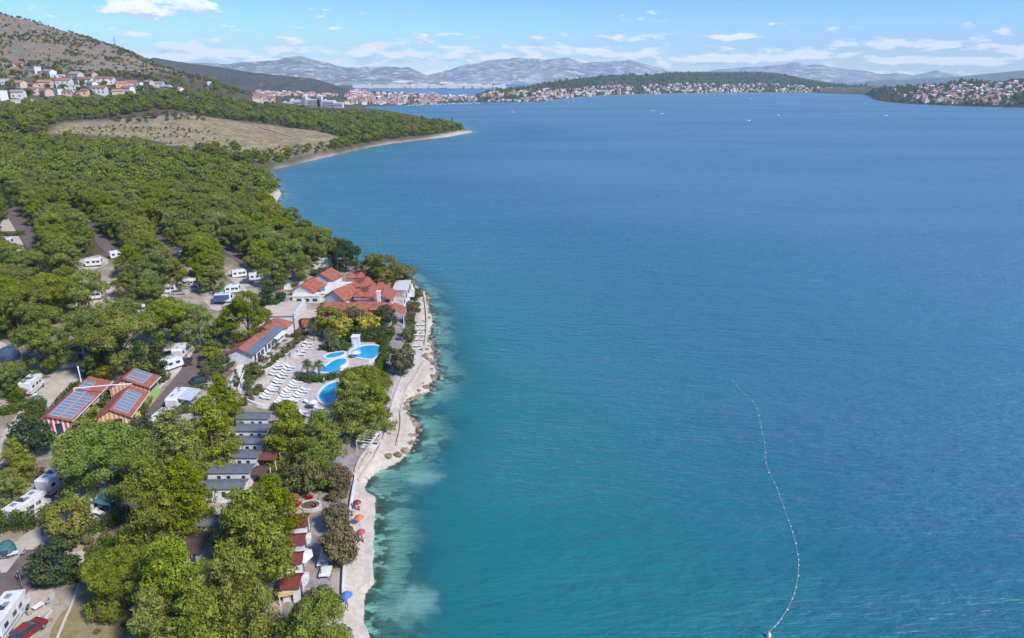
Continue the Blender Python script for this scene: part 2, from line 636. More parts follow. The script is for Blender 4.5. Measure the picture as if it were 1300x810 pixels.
def wall_line(name, px, hgt, thick, mat, label, cat='wall', group=None, up=0.0):
    pw = [P(x, y)[0][:2] for x, y in px]
    pw = resample(smooth_line(pw, 1) if len(pw) > 2 else pw, 1.5)
    mb = MB()
    rings = []
    for i, p in enumerate(pw):
        d = pw[min(i + 1, len(pw) - 1)] - pw[max(i - 1, 0)]
        d = d / (np.linalg.norm(d) + 1e-9)
        nn = np.array([-d[1], d[0]]) * thick / 2
        z = float(h_at(*p))
        a, b = p + nn, p - nn
        rings.append([(a[0], a[1], z - .4), (b[0], b[1], z - .4), (b[0], b[1], z + hgt), (a[0], a[1], z + hgt)])
    mb.loft(rings)
    o = mb.build(name, mat, bevel=0.03)
    return tag(o, label, cat, group)


# ------------------------------------------------------------------ ground and sea
ZONES = {
    'clearing': [(58, 170), (75, 158), (130, 152), (200, 147), (260, 148), (330, 158), (400, 166), (452, 178), (420, 188), (370, 200), (330, 205), (300, 200), (262, 198), (235, 186), (180, 176), (120, 172)],
    'beach': [(428, 812), (430, 740), (441, 650), (452, 600), (464, 583), (482, 545), (494, 500), (507, 470), (521, 440), (527, 400), (530, 376), (545, 370), (580, 470), (560, 560), (500, 640), (490, 812)],
    'beachfar': [(338, 219), (360, 210.5), (420, 196.5), (455, 188), (490, 181.5), (530, 176.5), (560, 173), (588, 167), (600, 164), (640, 165), (600, 175), (400, 215), (350, 230)],
    'beachmid': [(338, 268), (345, 258), (350, 240), (365, 240), (365, 268), (345, 285)],
}
ZA = {}
for k_, pts_ in ZONES.items():
    pw_ = wpoly(pts_) if k_ != 'beach' and k_ != 'beachfar' and k_ != 'beachmid' else [tuple(unproj(x, y, 1.0)[:2]) for x, y in pts_]
    ins_ = inside(GX, GY, pw_)
    dd_ = seg_dist(GX, GY, pw_)
    wdt = np.maximum(1.5, GR * 0.012)
    jit = vnoise(GX * 12 / GR * 4, GY * 12 / GR * 4, 31, 3) * 1.2
    ZA[k_] = np.clip(0.5 + np.where(ins_, dd_, -dd_) / wdt + jit, 0, 1)
ZA['beach'] = np.maximum.reduce([ZA['beach'], ZA['beachfar'], ZA['beachmid']])
hillw = np.clip((GH - 62) / 30, 0, 1) * (GR > 700)
hillw = np.clip(hillw + 1.2 * vnoise(GX / 60, GY / 60, 3, 4) * (hillw > 0) * (hillw < 1), 0, 1)
ZA['hill'] = hillw
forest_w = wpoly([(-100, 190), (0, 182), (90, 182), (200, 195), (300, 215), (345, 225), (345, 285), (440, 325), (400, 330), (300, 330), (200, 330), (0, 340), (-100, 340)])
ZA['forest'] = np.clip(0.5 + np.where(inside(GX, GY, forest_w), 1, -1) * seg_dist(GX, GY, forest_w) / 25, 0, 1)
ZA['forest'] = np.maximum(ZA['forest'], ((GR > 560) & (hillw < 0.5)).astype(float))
ZA['town'] = np.clip((GR - 1350) / 200, 0, 1)


def grid_mesh(name, X, Y, Z, keep, attrs, mat):
    nr, na = X.shape
    idx = np.arange(nr * na).reshape(nr, na)
    q = np.stack([idx[:-1, :-1], idx[:-1, 1:], idx[1:, 1:], idx[1:, :-1]], -1).reshape(-1, 4)
    kq = keep.ravel()[q].any(1)
    q = q[kq][:, ::-1]
    used = np.zeros(nr * na, bool)
    used[q.ravel()] = True
    remap = np.cumsum(used) - 1
    q = remap[q]
    co = np.stack([X, Y, Z], -1).reshape(-1, 3)[used]
    me = bpy.data.meshes.new(name)
    me.vertices.add(len(co))
    me.vertices.foreach_set('co', co.ravel())
    me.loops.add(q.size)
    me.loops.foreach_set('vertex_index', q.ravel().astype(np.int32))
    me.polygons.add(len(q))
    me.polygons.foreach_set('loop_start', np.arange(0, q.size, 4, dtype=np.int32))
    me.polygons.foreach_set('use_smooth', np.ones(len(q), bool))
    me.update(calc_edges=True)
    for k, a in attrs.items():
        at = me.attributes.new(k, 'FLOAT', 'POINT')
        at.data.foreach_set('value', np.ascontiguousarray(a.ravel()[used], dtype=np.float32))
    me.materials.append(mat)
    if len(me.polygons) and me.polygons[0].normal.z < 0:
        me.flip_normals()
    o = bpy.data.objects.new(name, me)
    C.objects.link(o)
    o['kind'] = 'structure'
    return o


def attr(t, name):
    return nd(t, 'ShaderNodeAttribute', attribute_name=name).outputs['Fac']


def ground_mat():
    m, t, out = new_mat('ground')
    g = nd(t, 'ShaderNodeNewGeometry').outputs['Position']
    n1 = noise(t, g, 0.13, 6, 0.62)
    n2 = noise(t, g, 0.9, 5, 0.65)
    n3 = noise(t, g, 5.0, 4, 0.7)
    # camp ground: pale gravel, brown soil and dry grass
    camp = mixc(t, smooth(t, n1, 0.42, 0.6), (0.36, 0.31, 0.255), (0.24, 0.19, 0.135))
    camp = mixc(t, smooth(t, n2, 0.5, 0.68), camp, (0.15, 0.15, 0.06))
    camp = mixc(t, mth(t, 'MULTIPLY', smooth(t, n3, 0.5, 0.75), 0.35), camp, (0.40, 0.36, 0.31))
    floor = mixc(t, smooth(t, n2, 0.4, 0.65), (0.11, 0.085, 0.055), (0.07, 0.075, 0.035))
    n4 = noise(t, g, 0.07, 8, 0.78)
    n5 = noise(t, g, 0.38, 6, 0.75)
    clear = mixc(t, smooth(t, n4, 0.40, 0.6), (0.36, 0.275, 0.13), (0.21, 0.165, 0.085))
    clear = mixc(t, smooth(t, n5, 0.55, 0.63), clear, (0.36, 0.315, 0.26))
    clear = mixc(t, smooth(t, n5, 0.49, 0.41), clear, (0.11, 0.115, 0.055))
    hill = mixc(t, smooth(t, n4, 0.40, 0.62), (0.27, 0.205, 0.14), (0.18, 0.145, 0.10))
    hill = mixc(t, smooth(t, n5, 0.5, 0.62), hill, (0.10, 0.10, 0.06))
    hill = mixc(t, smooth(t, n5, 0.36, 0.28), hill, (0.32, 0.27, 0.21))
    beach = mixc(t, smooth(t, n2, 0.38, 0.62), (0.52, 0.46, 0.38), (0.44, 0.375, 0.305))
    beach = mixc(t, mth(t, 'MULTIPLY', smooth(t, n3, 0.55, 0.75), 0.5), beach, (0.33, 0.27, 0.21))
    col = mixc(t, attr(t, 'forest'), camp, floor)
    col = mixc(t, attr(t, 'clearing'), col, clear)
    col = mixc(t, attr(t, 'hill'), col, hill)
    col = mixc(t, attr(t, 'beach'), col, beach)
    # seabed: pale sand with dark weed and rock beds
    w1 = noise(t, g, 0.11, 5, 0.6, 0.5)
    bed = mixc(t, smooth(t, w1, 0.52, 0.57), (0.56, 0.54, 0.44), (0.20, 0.20, 0.16))
    sepz = nd(t, 'ShaderNodeSeparateXYZ')
    t.links.new(g, sepz.inputs[0])
    rim = mth(t, 'MULTIPLY', smooth(t, sepz.outputs[2], -0.42, -0.12), smooth(t, noise(t, g, 0.35, 4), 0.42, 0.52))
    bed = mixc(t, rim, bed, (0.12, 0.095, 0.065))
    bed = mixc(t, smooth(t, attr(t, 'shoal'), .25, .7), bed, (0.62, 0.60, 0.50))
    col = mixc(t, smooth(t, sepz.outputs[2], 0.10, -0.10), col, bed)
    b = nd(t, 'ShaderNodeBsdfPrincipled')
    b.inputs['Roughness'].default_value = 0.95
    b.inputs['Specular IOR Level'].default_value = 0.1
    t.links.new(col, b.inputs['Base Color'])
    bp = nd(t, 'ShaderNodeBump')
    bp.inputs['Strength'].default_value = 0.5
    bp.inputs['Distance'].default_value = 0.15
    t.links.new(mth(t, 'ADD', n3, n2), bp.inputs['Height'])
    t.links.new(bp.outputs[0], b.inputs['Normal'])
    t.links.new(b.outputs[0], out.inputs[0])
    return m


keep = SDS > -160
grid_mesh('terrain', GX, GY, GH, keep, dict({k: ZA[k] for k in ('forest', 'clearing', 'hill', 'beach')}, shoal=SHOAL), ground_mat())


def water_mat():
    m, t, out = new_mat('sea_water')
    g = nd(t, 'ShaderNodeNewGeometry').outputs['Position']
    dep = attr(t, 'depth')
    off = attr(t, 'offshore')
    mp = nd(t, 'ShaderNodeMapping')
    mp.inputs['Rotation'].default_value = (0, 0, R(11))
    mp.inputs['Scale'].default_value = (0.30, 1.0, 1.0)
    t.links.new(g, mp.inputs['Vector'])
    v = mp.outputs[0]
    big = noise(t, v, 0.006, 6, 0.65)
    swell = noise(t, v, 0.11, 4, 0.6, 0.3)
    rip = noise(t, v, 1.05, 4, 0.6, 0.3)
    med = noise(t, v, 0.32, 4, 0.6, 0.4)
    wind = smooth(t, big, 0.35, 0.65)
    hgt = mth(t, 'ADD', mth(t, 'MULTIPLY', swell, 1.5), mth(t, 'ADD', mth(t, 'MULTIPLY', med, 1.25), mth(t, 'MULTIPLY', rip, 0.8)))
    bp = nd(t, 'ShaderNodeBump')
    bp.inputs['Distance'].default_value = 1.5
    t.links.new(mth(t, 'MULTIPLY', mth(t, 'ADD', mth(t, 'MULTIPLY', wind, 0.38), 0.42), smooth(t, off, 2, 24, .3, 1.0)), bp.inputs['Strength'])
    t.links.new(hgt, bp.inputs['Height'])
    shal = noise(t, g, 0.07, 4, 0.55)
    offn = mth(t, 'ADD', mth(t, 'MULTIPLY', mth(t, 'SUBTRACT', noise(t, g, 0.45, 4, 0.65), 0.5), 9.0), mth(t, 'ADD', off, mth(t, 'MULTIPLY', mth(t, 'SUBTRACT', shal, 0.5), 16.0)))
    body = mixc(t, smooth(t, offn, -1, 7), (0.05, 0.235, 0.225), (0.010, 0.148, 0.160))
    body = mixc(t, smooth(t, off, 20, 95), body, (0.012, 0.118, 0.165))
    body = mixc(t, smooth(t, off, 60, 230), body, (0.036, 0.158, 0.222))
    body = mixc(t, mth(t, 'MULTIPLY', wind, 0.25), body, (0.058, 0.195, 0.262))
    sh = attr(t, 'shoal')
    body = mixc(t, smooth(t, sh, .05, 1.0), body, (0.22, 0.46, 0.40))
    dif = nd(t, 'ShaderNodeBsdfDiffuse')
    t.links.new(body, dif.inputs[0])
    t.links.new(bp.outputs[0], dif.inputs['Normal'])
    tr = nd(t, 'ShaderNodeBsdfTransparent')
    tr.inputs[0].default_value = (0.66, 0.96, 0.92, 1)
    mx = nd(t, 'ShaderNodeMixShader')
    alpha = mth(t, 'SUBTRACT', 1.0, mth(t, 'POWER', 2.718, mth(t, 'MULTIPLY', dep, -0.85)))
    t.links.new(alpha, mx.inputs[0])
    t.links.new(tr.outputs[0], mx.inputs[1])
    t.links.new(dif.outputs[0], mx.inputs[2])
    gl = nd(t, 'ShaderNodeBsdfGlossy')
    gl.inputs['Roughness'].default_value = 0.36
    t.links.new(bp.outputs[0], gl.inputs['Normal'])
    fr = nd(t, 'ShaderNodeFresnel')
    fr.inputs['IOR'].default_value = 1.33
    t.links.new(bp.outputs[0], fr.inputs['Normal'])
    mx2 = nd(t, 'ShaderNodeMixShader')
    t.links.new(mth(t, 'MULTIPLY', fr.outputs[0], 0.95), mx2.inputs[0])
    t.links.new(mx.outputs[0], mx2.inputs[1])
    t.links.new(gl.outputs[0], mx2.inputs[2])
    t.links.new(mx2.outputs[0], out.inputs[0])
    return m


wa = np.linspace(R(-62), R(58), 520)
wr = np.exp(np.linspace(math.log(38), math.log(11500), 460))
WA, WRr = np.meshgrid(wa, wr)
WX, WY = np.sin(WA) * WRr, np.cos(WA) * WRr
wsd = seg_dist(WX, WY, COAST)
wins = inside(WX, WY, COAST)
dep_ = np.where(WA < R(23.9), np.maximum(-h_at(WX, WY), 0), 7.0)
dep_ = np.where(wsd > 150, 8.0, dep_)
_gh = GH
GH = SHOAL
shoal_w = np.where((WA < R(23.9)) & (wsd < 60), h_at(WX, WY), 0)
GH = _gh
grid_mesh('sea', WX, WY, np.zeros_like(WX), ~(wins & (wsd > np.maximum(6, WRr * 0.03))), {'depth': dep_, 'offshore': np.where(wins, 0, wsd), 'shoal': shoal_w}, water_mat())

# ------------------------------------------------------------------ roads, pitches, promenade
asphalt = M('camp_asphalt', (0.155, 0.115, 0.105), 0.9, (0.11, 0.085, 0.08), 0.5, bump=.2)
gravel = M('pitch_gravel', (0.47, 0.42, 0.36), 0.95, (0.36, 0.31, 0.26), 0.35, bump=.3)
paving = M('promenade_paving', (0.30, 0.26, 0.24), 0.9, (0.20, 0.17, 0.155), 0.6, bump=.2)
deckpav = M('terrace_paving', (0.46, 0.41, 0.37), 0.9, (0.37, 0.32, 0.29), 0.7, bump=.15)
concrete = M('pale_concrete', (0.56, 0.50, 0.43), 0.9, (0.44, 0.385, 0.325), 0.5, bump=.2)
kerbm = M('kerb_stone', (0.58, 0.52, 0.46), 0.9)
drygrass = M('dry_grass', (0.19, 0.165, 0.07), 0.95, (0.27, 0.21, 0.12), 0.6, bump=.4)
whitewall = M('white_render', (0.66, 0.65, 0.63), 0.85, (0.54, 0.53, 0.51), 0.8)
stonew = M('pale_stone', (0.55, 0.50, 0.43), 0.9, (0.40, 0.36, 0.30), 1.5, bump=.4)

for pts in ([(0, 588), (22, 570), (66, 528), (104, 482), (118, 462), (92, 457), (70, 466), (52, 484), (28, 515), (0, 552)],     # pitch strip by the striped block
            [(0, 735), (18, 716), (60, 690), (52, 665), (20, 690), (0, 700)],
            [(38, 775), (30, 752), (70, 745), (72, 765), (52, 792), (36, 812), (10, 812)],
            [(86, 706), (112, 690), (130, 685), (124, 716), (100, 718)],
            [(52, 660), (66, 640), (100, 625), (150, 645), (135, 665), (110, 655), (70, 668)],
            [(0, 600), (30, 580), (60, 560), (44, 585), (10, 606)],
            [(212, 540), (235, 507), (290, 492), (282, 520), (250, 542)],
            [(170, 478), (196, 462), (234, 440), (252, 432), (246, 444), (222, 476), (198, 494)],
            [(340, 400), (360, 385), (380, 396), (384, 412), (372, 424), (360, 420)],
            [(-10, 430), (4, 465), (26, 458), (20, 445)], [(86, 385), (112, 368), (150, 360), (140, 380), (110, 395), (96, 400)],
            [(150, 378), (175, 380), (200, 395), (185, 402), (160, 394)], [(256, 380), (285, 366), (305, 358), (318, 375), (300, 392), (270, 396)],
            [(96, 330), (130, 323), (140, 336), (110, 345)], [(196, 366), (236, 356), (262, 362), (230, 378), (204, 380)], [(286, 344), (318, 338), (340, 352), (316, 366), (296, 360)], [(16, 362), (52, 354), (66, 364), (34, 378)], [(0, 280), (12, 276), (36, 318), (0, 322)], [(212, 308), (244, 318), (248, 330), (236, 336)]):
    patch('gravel_pitch', pts, gravel, 0.07)
road('road', [(-6, 596), (26, 572), (68, 532), (106, 485), (126, 460)], 2.6, asphalt)
road('road', [(176, 560), (196, 532), (222, 500), (246, 470), (262, 440)], 5.0, asphalt, 0.14)
road('road', [(240, 474), (262, 474), (290, 478)], 6.0, asphalt, 0.11)
road('road', [(-10, 775), (18, 745), (36, 722), (52, 698)], 4.2, asphalt)
road('road', [(-10, 738), (8, 736), (24, 736)], 3.0, asphalt, 0.1)
road('road', [(246, 476), (275, 468), (305, 457), (340, 441), (366, 426), (384, 412), (392, 398)], 4.2, paving)
road('road', [(8, 256), (20, 276), (46, 314)], 5.2, asphalt)
road('road', [(92, 262), (110, 285), (148, 328)], 4.0, asphalt)
road('road', [(196, 298), (212, 315), (240, 338)], 4.2, asphalt)
road('road', [(284, 312), (300, 326), (318, 340)], 4.2, asphalt)
road('path', [(296, 500), (300, 486), (308, 470), (312, 462)], 3.2, concrete)
patch('promenade', [(340, 816), (362, 776), (380, 735), (390, 690), (401, 640), (416, 600), (434, 560), (446, 530), (464, 524), (470, 540), (456, 580), (444, 606), (435, 650), (427, 715), (404, 770), (388, 816)], paving, 0.10)
patch('promenade', [(452, 528), (470, 506), (486, 480), (491, 455), (496, 430), (500, 405), (506, 382), (500, 366), (512, 360), (526, 372), (524, 386), (519, 408), (513, 432), (507, 456), (500, 478), (480, 512), (466, 530)], paving, 0.14)
patch('pool_terrace', [(303, 510), (318, 494), (334, 480), (346, 466), (362, 450), (378, 436), (386, 424), (412, 428), (440, 434), (488, 437), (487, 460), (470, 474), (452, 486), (446, 512), (430, 530), (410, 538), (388, 538), (366, 517), (346, 519), (326, 517)], deckpav, 0.08, 1.2)
road('beach_path', [(462, 604), (474, 584), (488, 560), (499, 532), (505, 508), (516, 480), (529, 456), (535, 440)], 2.0, M('walkway_concrete', (.50, .45, .39), .9, (.41, .36, .305), .5), 0.12)
patch('dry_lawn', [(70, 812), (78, 780), (100, 750), (130, 735), (170, 765), (165, 812)], drygrass, 0.07)

# bathing platform: a concrete slab standing in the water
plat = [unproj(x, y, 0.9)[:2] for x, y in ((462, 622), (475, 630), (474, 664), (473, 700), (472, 726), (468, 740), (456, 748), (446, 742), (444, 700), (447, 660), (450, 625))]
mb = MB()
mb.prism_z([tuple(p) for p in plat], -1.6, 0.92)
o = mb.build('bathing_platform', concrete, bevel=0.06)
tag(o, 'pale concrete bathing platform along the shore beside the rocks', 'platform')
wall_line('seawall', [(436, 772), (436, 740), (439, 700), (443, 660), (448, 628), (452, 605)], 0.75, 0.35, whitewall, 'low white wall between the promenade and the bathing platform')
wall_line('seawall', [(456, 612), (466, 596), (478, 580), (490, 552), (496, 530)], 0.6, 0.4, concrete, 'pale low wall curving round the small sandy cove')
wall_line('seawall', [(451, 600), (456, 585), (466, 572), (476, 548)], 0.5, 0.3, concrete, 'short pale wall behind the white beach gazebos')
wall_line('seawall', [(538, 372), (541, 390), (543, 412), (540, 440)], 0.7, 0.6, concrete, 'pale concrete sea wall in front of the beach sunbeds')
wall_line('path_kerb', [(504, 566), (510, 540), (508, 520), (514, 498), (528, 478), (540, 458)], 0.35, 0.35, stonew, 'low stone kerb on the sea side of the beach walkway')
wall_line('path_kerb', [(456, 596), (478, 562), (494, 528), (500, 504), (510, 480), (522, 458)], 0.3, 0.3, stonew, 'low stone kerb on the land side of the beach walkway')
wall_line('terrace_wall', [(316, 492), (332, 490), (340, 484), (348, 486)], 0.8, 0.5, stonew, 'pale curved planter wall nearest the long lounger row', group=None)
wall_line('terrace_wall', [(331, 473), (345, 470), (350, 464), (364, 463), (366, 456)], 0.8, 0.5, stonew, 'pale stepped planter wall above the lounger row')
wall_line('terrace_wall', [(362, 453), (378, 453), (382, 446), (392, 441)], 0.8, 0.5, stonew, 'pale zigzag planter wall below the orange pool building')
wall_line('terrace_wall', [(308, 508), (318, 513), (330, 518), (346, 519)], 0.9, 0.3, whitewall, 'white wall at the lower edge of the pool terrace')
wall_line('path_wall', [(293, 500), (297, 486), (304, 470)], 0.9, 0.3, whitewall, 'white wall on the left of the stepped garden path')
wall_line('path_wall', [(303, 498), (307, 484), (314, 466)], 0.9, 0.3, whitewall, 'white wall on the right of the stepped garden path')
wall_line('kerb_wall', [(196, 498), (214, 482), (236, 460), (250, 440)], 0.25, 0.4, kerbm, 'pale kerb along the road in front of the parked caravans')
wall_line('kerb_wall', [(73, 812), (82, 790), (92, 768), (101, 742)], 0.3, 0.25, kerbm, 'pale kerb line across the dry lawn at the bottom left')
for k, (pts, lb) in enumerate(((((0, 590), (24, 568), (64, 528)), 'low stone kerb left of the narrow road by the striped block'),
                               (((36, 812), (54, 790), (66, 775)), 'low stone kerb at the edge of the bottom left gravel pitch'))):
    wall_line('kerb_wall', pts, 0.2, 0.3, kerbm, lb)


# ------------------------------------------------------------------ swimming pools
def pool_mat():
    m, t, out = new_mat('pool_water')
    g = nd(t, 'ShaderNodeNewGeometry').outputs['Position']
    b = nd(t, 'ShaderNodeBsdfPrincipled')
    t.links.new(mixc(t, smooth(t, noise(t, g, 0.5, 3), .3, .7), (0.012, 0.29, 0.52), (0.03, 0.37, 0.58)), b.inputs['Base Color'])
    b.inputs['Roughness'].default_value = 0.12
    bp = nd(t, 'ShaderNodeBump')
    bp.inputs['Strength'].default_value = 0.15
    t.links.new(noise(t, g, 2.5, 3), bp.inputs['Height'])
    t.links.new(bp.outputs[0], b.inputs['Normal'])
    t.links.new(b.outputs[0], out.inputs[0])
    return m


poolw = pool_mat()
coping = M('pool_coping', (0.66, 0.66, 0.64), 0.7, (0.56, 0.57, 0.57), 2)


def pool(pts, label):
    pw = np.array([P(x, y)[0][:2] for x, y in pts])
    closed = [np.array(p) for p in pw]
    for _ in range(2):
        q = []
        for i in range(len(closed)):
            a, b = closed[i], closed[(i + 1) % len(closed)]
            q += [a * .75 + b * .25, a * .25 + b * .75]
        closed = q
    c = np.mean(closed, 0)
    z = float(np.max(h_at(np.array([p[0] for p in closed]), np.array([p[1] for p in closed])))) + 0.12
    t = thing('swimming_pool', label, 'pool', (c[0], c[1], z))
    loc = [p - c for p in closed]
    nn = []
    for i in range(len(loc)):
        d = loc[(i + 1) % len(loc)] - loc[i - 1]
        d /= np.linalg.norm(d) + 1e-9
        nn.append(np.array([d[1], -d[0]]))
    area = sum(loc[i][0] * loc[(i + 1) % len(loc)][1] - loc[(i + 1) % len(loc)][0] * loc[i][1] for i in range(len(loc)))
    sg = 1 if area > 0 else -1
    k = len(loc)
    rings = []
    for off, zz in ((0, -0.5), (0, 0.12), (0.55 * sg, 0.12), (0.55 * sg, -1.2)):
        rings.append([(loc[i][0] + nn[i][0] * off, loc[i][1] + nn[i][1] * off, zz) for i in range(k)])
    m1 = MB().loft(rings, cap=False)
    m1.build('coping', coping, t)
    m2 = MB()
    m2.add([(p[0], p[1], 0.0) for p in loc], [tuple(range(k))])
    m2.build('water_surface', poolw, t)
    return t


pool([(404, 506), (407, 498), (413, 491), (422, 487), (432, 486), (440, 492), (438, 504), (426, 514), (412, 516)], 'rounded blue swimming pool half hidden behind the big pine')
pool([(399, 472), (408, 468), (416, 465), (421, 460), (430, 457), (440, 459), (440, 465), (431, 468.5), (434, 473), (425, 477), (411, 474)], 'free form blue pool beside the two palm trees')
pool([(412, 453), (419, 449.5), (430, 448.5), (438, 449.5), (437, 453), (427, 455.5), (416, 456)], 'small narrow blue pool behind the free form pool')
pool([(443, 448), (452, 442.5), (465, 440.5), (479, 442.5), (484, 447), (481, 454), (474, 461), (462, 458), (450, 454)], 'large blue pool next to the green hedge and promenade')

# ------------------------------------------------------------------ buildings
rooft = M('terracotta_tiles', (0.36, 0.115, 0.072), 0.85, (0.22, 0.075, 0.05), 1.1, bump=.3)
rooft2 = M('red_roof_sheet', (0.345, 0.115, 0.078), 0.8, (0.25, 0.085, 0.06), 0.7)
roofdark = M('slate_roof', (0.105, 0.115, 0.14), 0.75, (0.085, 0.095, 0.115), 0.6)
roofbrown = M('brown_roof', (0.105, 0.065, 0.055), 0.85, (0.08, 0.05, 0.045), 0.8)
flatroof = M('pale_flat_roof', (0.52, 0.44, 0.36), 0.9, (0.43, 0.36, 0.30), 0.4)
glassd = M('dark_glass', (0.03, 0.04, 0.05), 0.15, (0.05, 0.06, 0.075), 2, spec=.6)
panelm = M('solar_panel', (0.20, 0.225, 0.275), 0.25, (0.16, 0.18, 0.23), 1.2, spec=.7)
panelframe = M('panel_frame', (0.55, 0.56, 0.58), 0.5)
greyroof = M('grey_roof', (0.135, 0.148, 0.165), 0.75, (0.105, 0.115, 0.13), 0.7, rnd=.12)
white = M('white_panel', (0.70, 0.70, 0.69), 0.6, (0.60, 0.60, 0.59), 1.5)
woodm = M('brown_wood', (0.16, 0.09, 0.055), 0.85, (0.11, 0.065, 0.04), 2)
metal = M('grey_metal', (0.35, 0.36, 0.37), 0.45, metal=.6)


def level_axis(pa, pb, H):
    """like axis, for an eave that is level"""
    m_ = P((pa[0] + pb[0]) / 2, (pa[1] + pb[1]) / 2, H)[0]
    a, b = unproj(*pa, m_[2]), unproj(*pb, m_[2])
    d = b[:2] - a[:2]
    return a, math.atan2(d[1], d[0]), float(np.linalg.norm(d)), float(m_[2] - H)


def axis(pa, pb, za=0.0):
    """place on the ground and heading from the front end (pixel a) to the far end (pixel b), both za above the ground"""
    a, b = P(*pa, za)[0], P(*pb, za)[0]
    d = b[:2] - a[:2]
    return a, math.atan2(d[1], d[0]), float(np.linalg.norm(d))


def base_z(p, r=4.0):
    q = [h_at(p[0] + dx, p[1] + dy) for dx in (-r, 0, r) for dy in (-r, 0, r)]
    return float(np.mean(q))


def gable_walls(L, Wd, H, hr, off=0.0):
    """gabled body along x: length L, width Wd, ridge off-centre by off"""
    return MB().prism_x([(-Wd / 2, -1.5), (Wd / 2, -1.5), (Wd / 2, H), (off, hr), (-Wd / 2, H)], 0, L)


def slope(L0, L1, y0, z0, y1, z1, th=0.14):
    """one roof slope between eave (y0, z0) and ridge (y1, z1)"""
    return MB().prism_x([(y0, z0), (y1, z1), (y1, z1 + th), (y0, z0 + th)], L0, L1)


def win_mesh(w, h, d=0.08, nm='window'):
    mb = MB().box(-w / 2, -d, 0, w / 2, d, h)
    return mb.mesh(nm, glassd)


WM = {}


def window(parent, x, y, z, w, h, rz=0.0, name='window', frame=True):
    if (w, h) not in WM:
        WM[(w, h)] = (win_mesh(w, h), MB().box(-w / 2 - .07, -.05, -.07, w / 2 + .07, .05, h + .07).mesh('window_frame', white))
    o = share(name, WM[(w, h)][0], parent, (x, y, z), rz)
    if frame:
        share('window_frame', WM[(w, h)][1], o)
    return o


def panels(parent, L0, rows, nx, pw, gap, eave, ridge, y_from, ph, pan=None):
    """solar panels lying on a slope that runs from ridge (y,z) to eave (y,z)"""
    dy, dz = eave[0] - ridge[0], eave[1] - ridge[1]
    n_ = math.hypot(dy, dz)
    ang = math.atan2(dz, dy)
    me = pan or MB().mat(0).box(0.04, 0.04, 0.05, pw - .04, ph - .04, 0.10).mat(1).box(0, 0, 0, pw, ph, 0.085).mesh('solar_panel', [panelm, panelframe])
    for r_ in range(rows):
        for i in range(nx):
            s_ = y_from + r_ * (ph + gap)
            y = ridge[0] + dy / n_ * s_
            z = ridge[1] + dz / n_ * s_ + 0.16
            rx = ang if dy > 0 else math.pi - ang
            if dy > 0:
                share('solar_panel', me, parent, (L0 + i * (pw + gap), y, z), rot=(ang, 0, 0))
            else:
                share('solar_panel', me, parent, (L0 + i * (pw + gap) + pw, y, z), rot=(-(ang - math.pi) if ang > 0 else -(ang + math.pi), 0, math.pi))
    return me


def striped(name, ca, cb, ns):
    m, t, out = new_mat(name)
    tc = nd(t, 'ShaderNodeTexCoord')
    sp = nd(t, 'ShaderNodeSeparateXYZ')
    t.links.new(tc.outputs['Object'], sp.inputs[0])
    w_ = mth(t, 'FRACT', mth(t, 'MULTIPLY', mth(t, 'ADD', sp.outputs[0], sp.outputs[1]), ns))
    b = nd(t, 'ShaderNodeBsdfPrincipled')
    b.inputs['Roughness'].default_value = .8
    t.links.new(mixc(t, mth(t, 'GREATER_THAN', w_, 0.5), ca, cb), b.inputs['Base Color'])
    t.links.new(b.outputs[0], out.inputs[0])
    return m


redstripe = striped('red_white_stripes', (0.70, 0.68, 0.66), (0.50, 0.06, 0.07), 1.3)
orstripe = striped('orange_stripes', (0.72, 0.55, 0.36), (0.60, 0.25, 0.12), 1.3)
yellow = M('yellow_render', (0.78, 0.60, 0.06), 0.8)
orange = M('orange_render', (0.75, 0.36, 0.10), 0.8)
green = M('green_render', (0.33, 0.55, 0.14), 0.8)


def wash_block(pa, pb, zr, Wl, Wr, H, hr, wallm, label, rightm, gablem, L=None, prow=None):
    """sanitary block: ridge from pixel pa to pb at height zr; Wl/Wr: widths left and right of the ridge"""
    a, rz, l_ = axis(pa, pb, zr)
    L = L or l_
    gz = base_z(a + np.array([math.cos(rz), math.sin(rz), 0]) * L / 2, 5)
    t = thing('wash_block', label, 'building', (a[0], a[1], gz), rz)
    hr = float(a[2] - gz) if hr is None else hr
    He = hr - H
    # walls: left is +y (seen from the front end), right is -y
    MB().prism_x([(-Wr, -1.5), (Wl, -1.5), (Wl, He - .05), (0, hr - .05), (-Wr, He - .05)], 0.25, L - 0.25).build('wall', wallm, t)
    MB().prism_x([(-Wr - .02, -1.4), (Wl + .02, -1.4), (Wl + .02, He - .08), (0, hr - .08), (-Wr - .02, He - .08)], 0.15, 0.27).build('gable_wall', gablem, t)
    MB().box(0.5, -Wr - .04, -1.4, L - .5, -Wr + .1, He - .1).build('side_wall', rightm, t)
    slope(-.3, L + .3, Wl + .45, He - .45 * H / Wl, 0, hr, .14).build('roof_slope', rooft2, t)
    slope(-.3, L + .3, -Wr - .45, He - .45 * H / Wr, 0, hr, .14).build('roof_slope', rooft2, t)
    MB().tube([(-.3, 0, hr + .14), (L + .3, 0, hr + .14)], .11).build('ridge_cap', rooft2, t)
    # gutter and fascia
    MB().box(-.3, -Wr - .55, He - .45 * H / Wr - .06, L + .3, -Wr - .44, He - .45 * H / Wr + .1).build('gutter', white, t)
    for x_, z_, n_ in ((L * .2, .9, 0), (L * .45, .9, 0), (L * .7, .9, 0)):
        window(t, x_, -Wr - .05, He - 1.3, 1.2, .8)
    MB().box(.05, -Wr * .55, 0, .2, -Wr * .55 + 1.1, 2.1).build('door', glassd, t)
    return t, L, hr, He


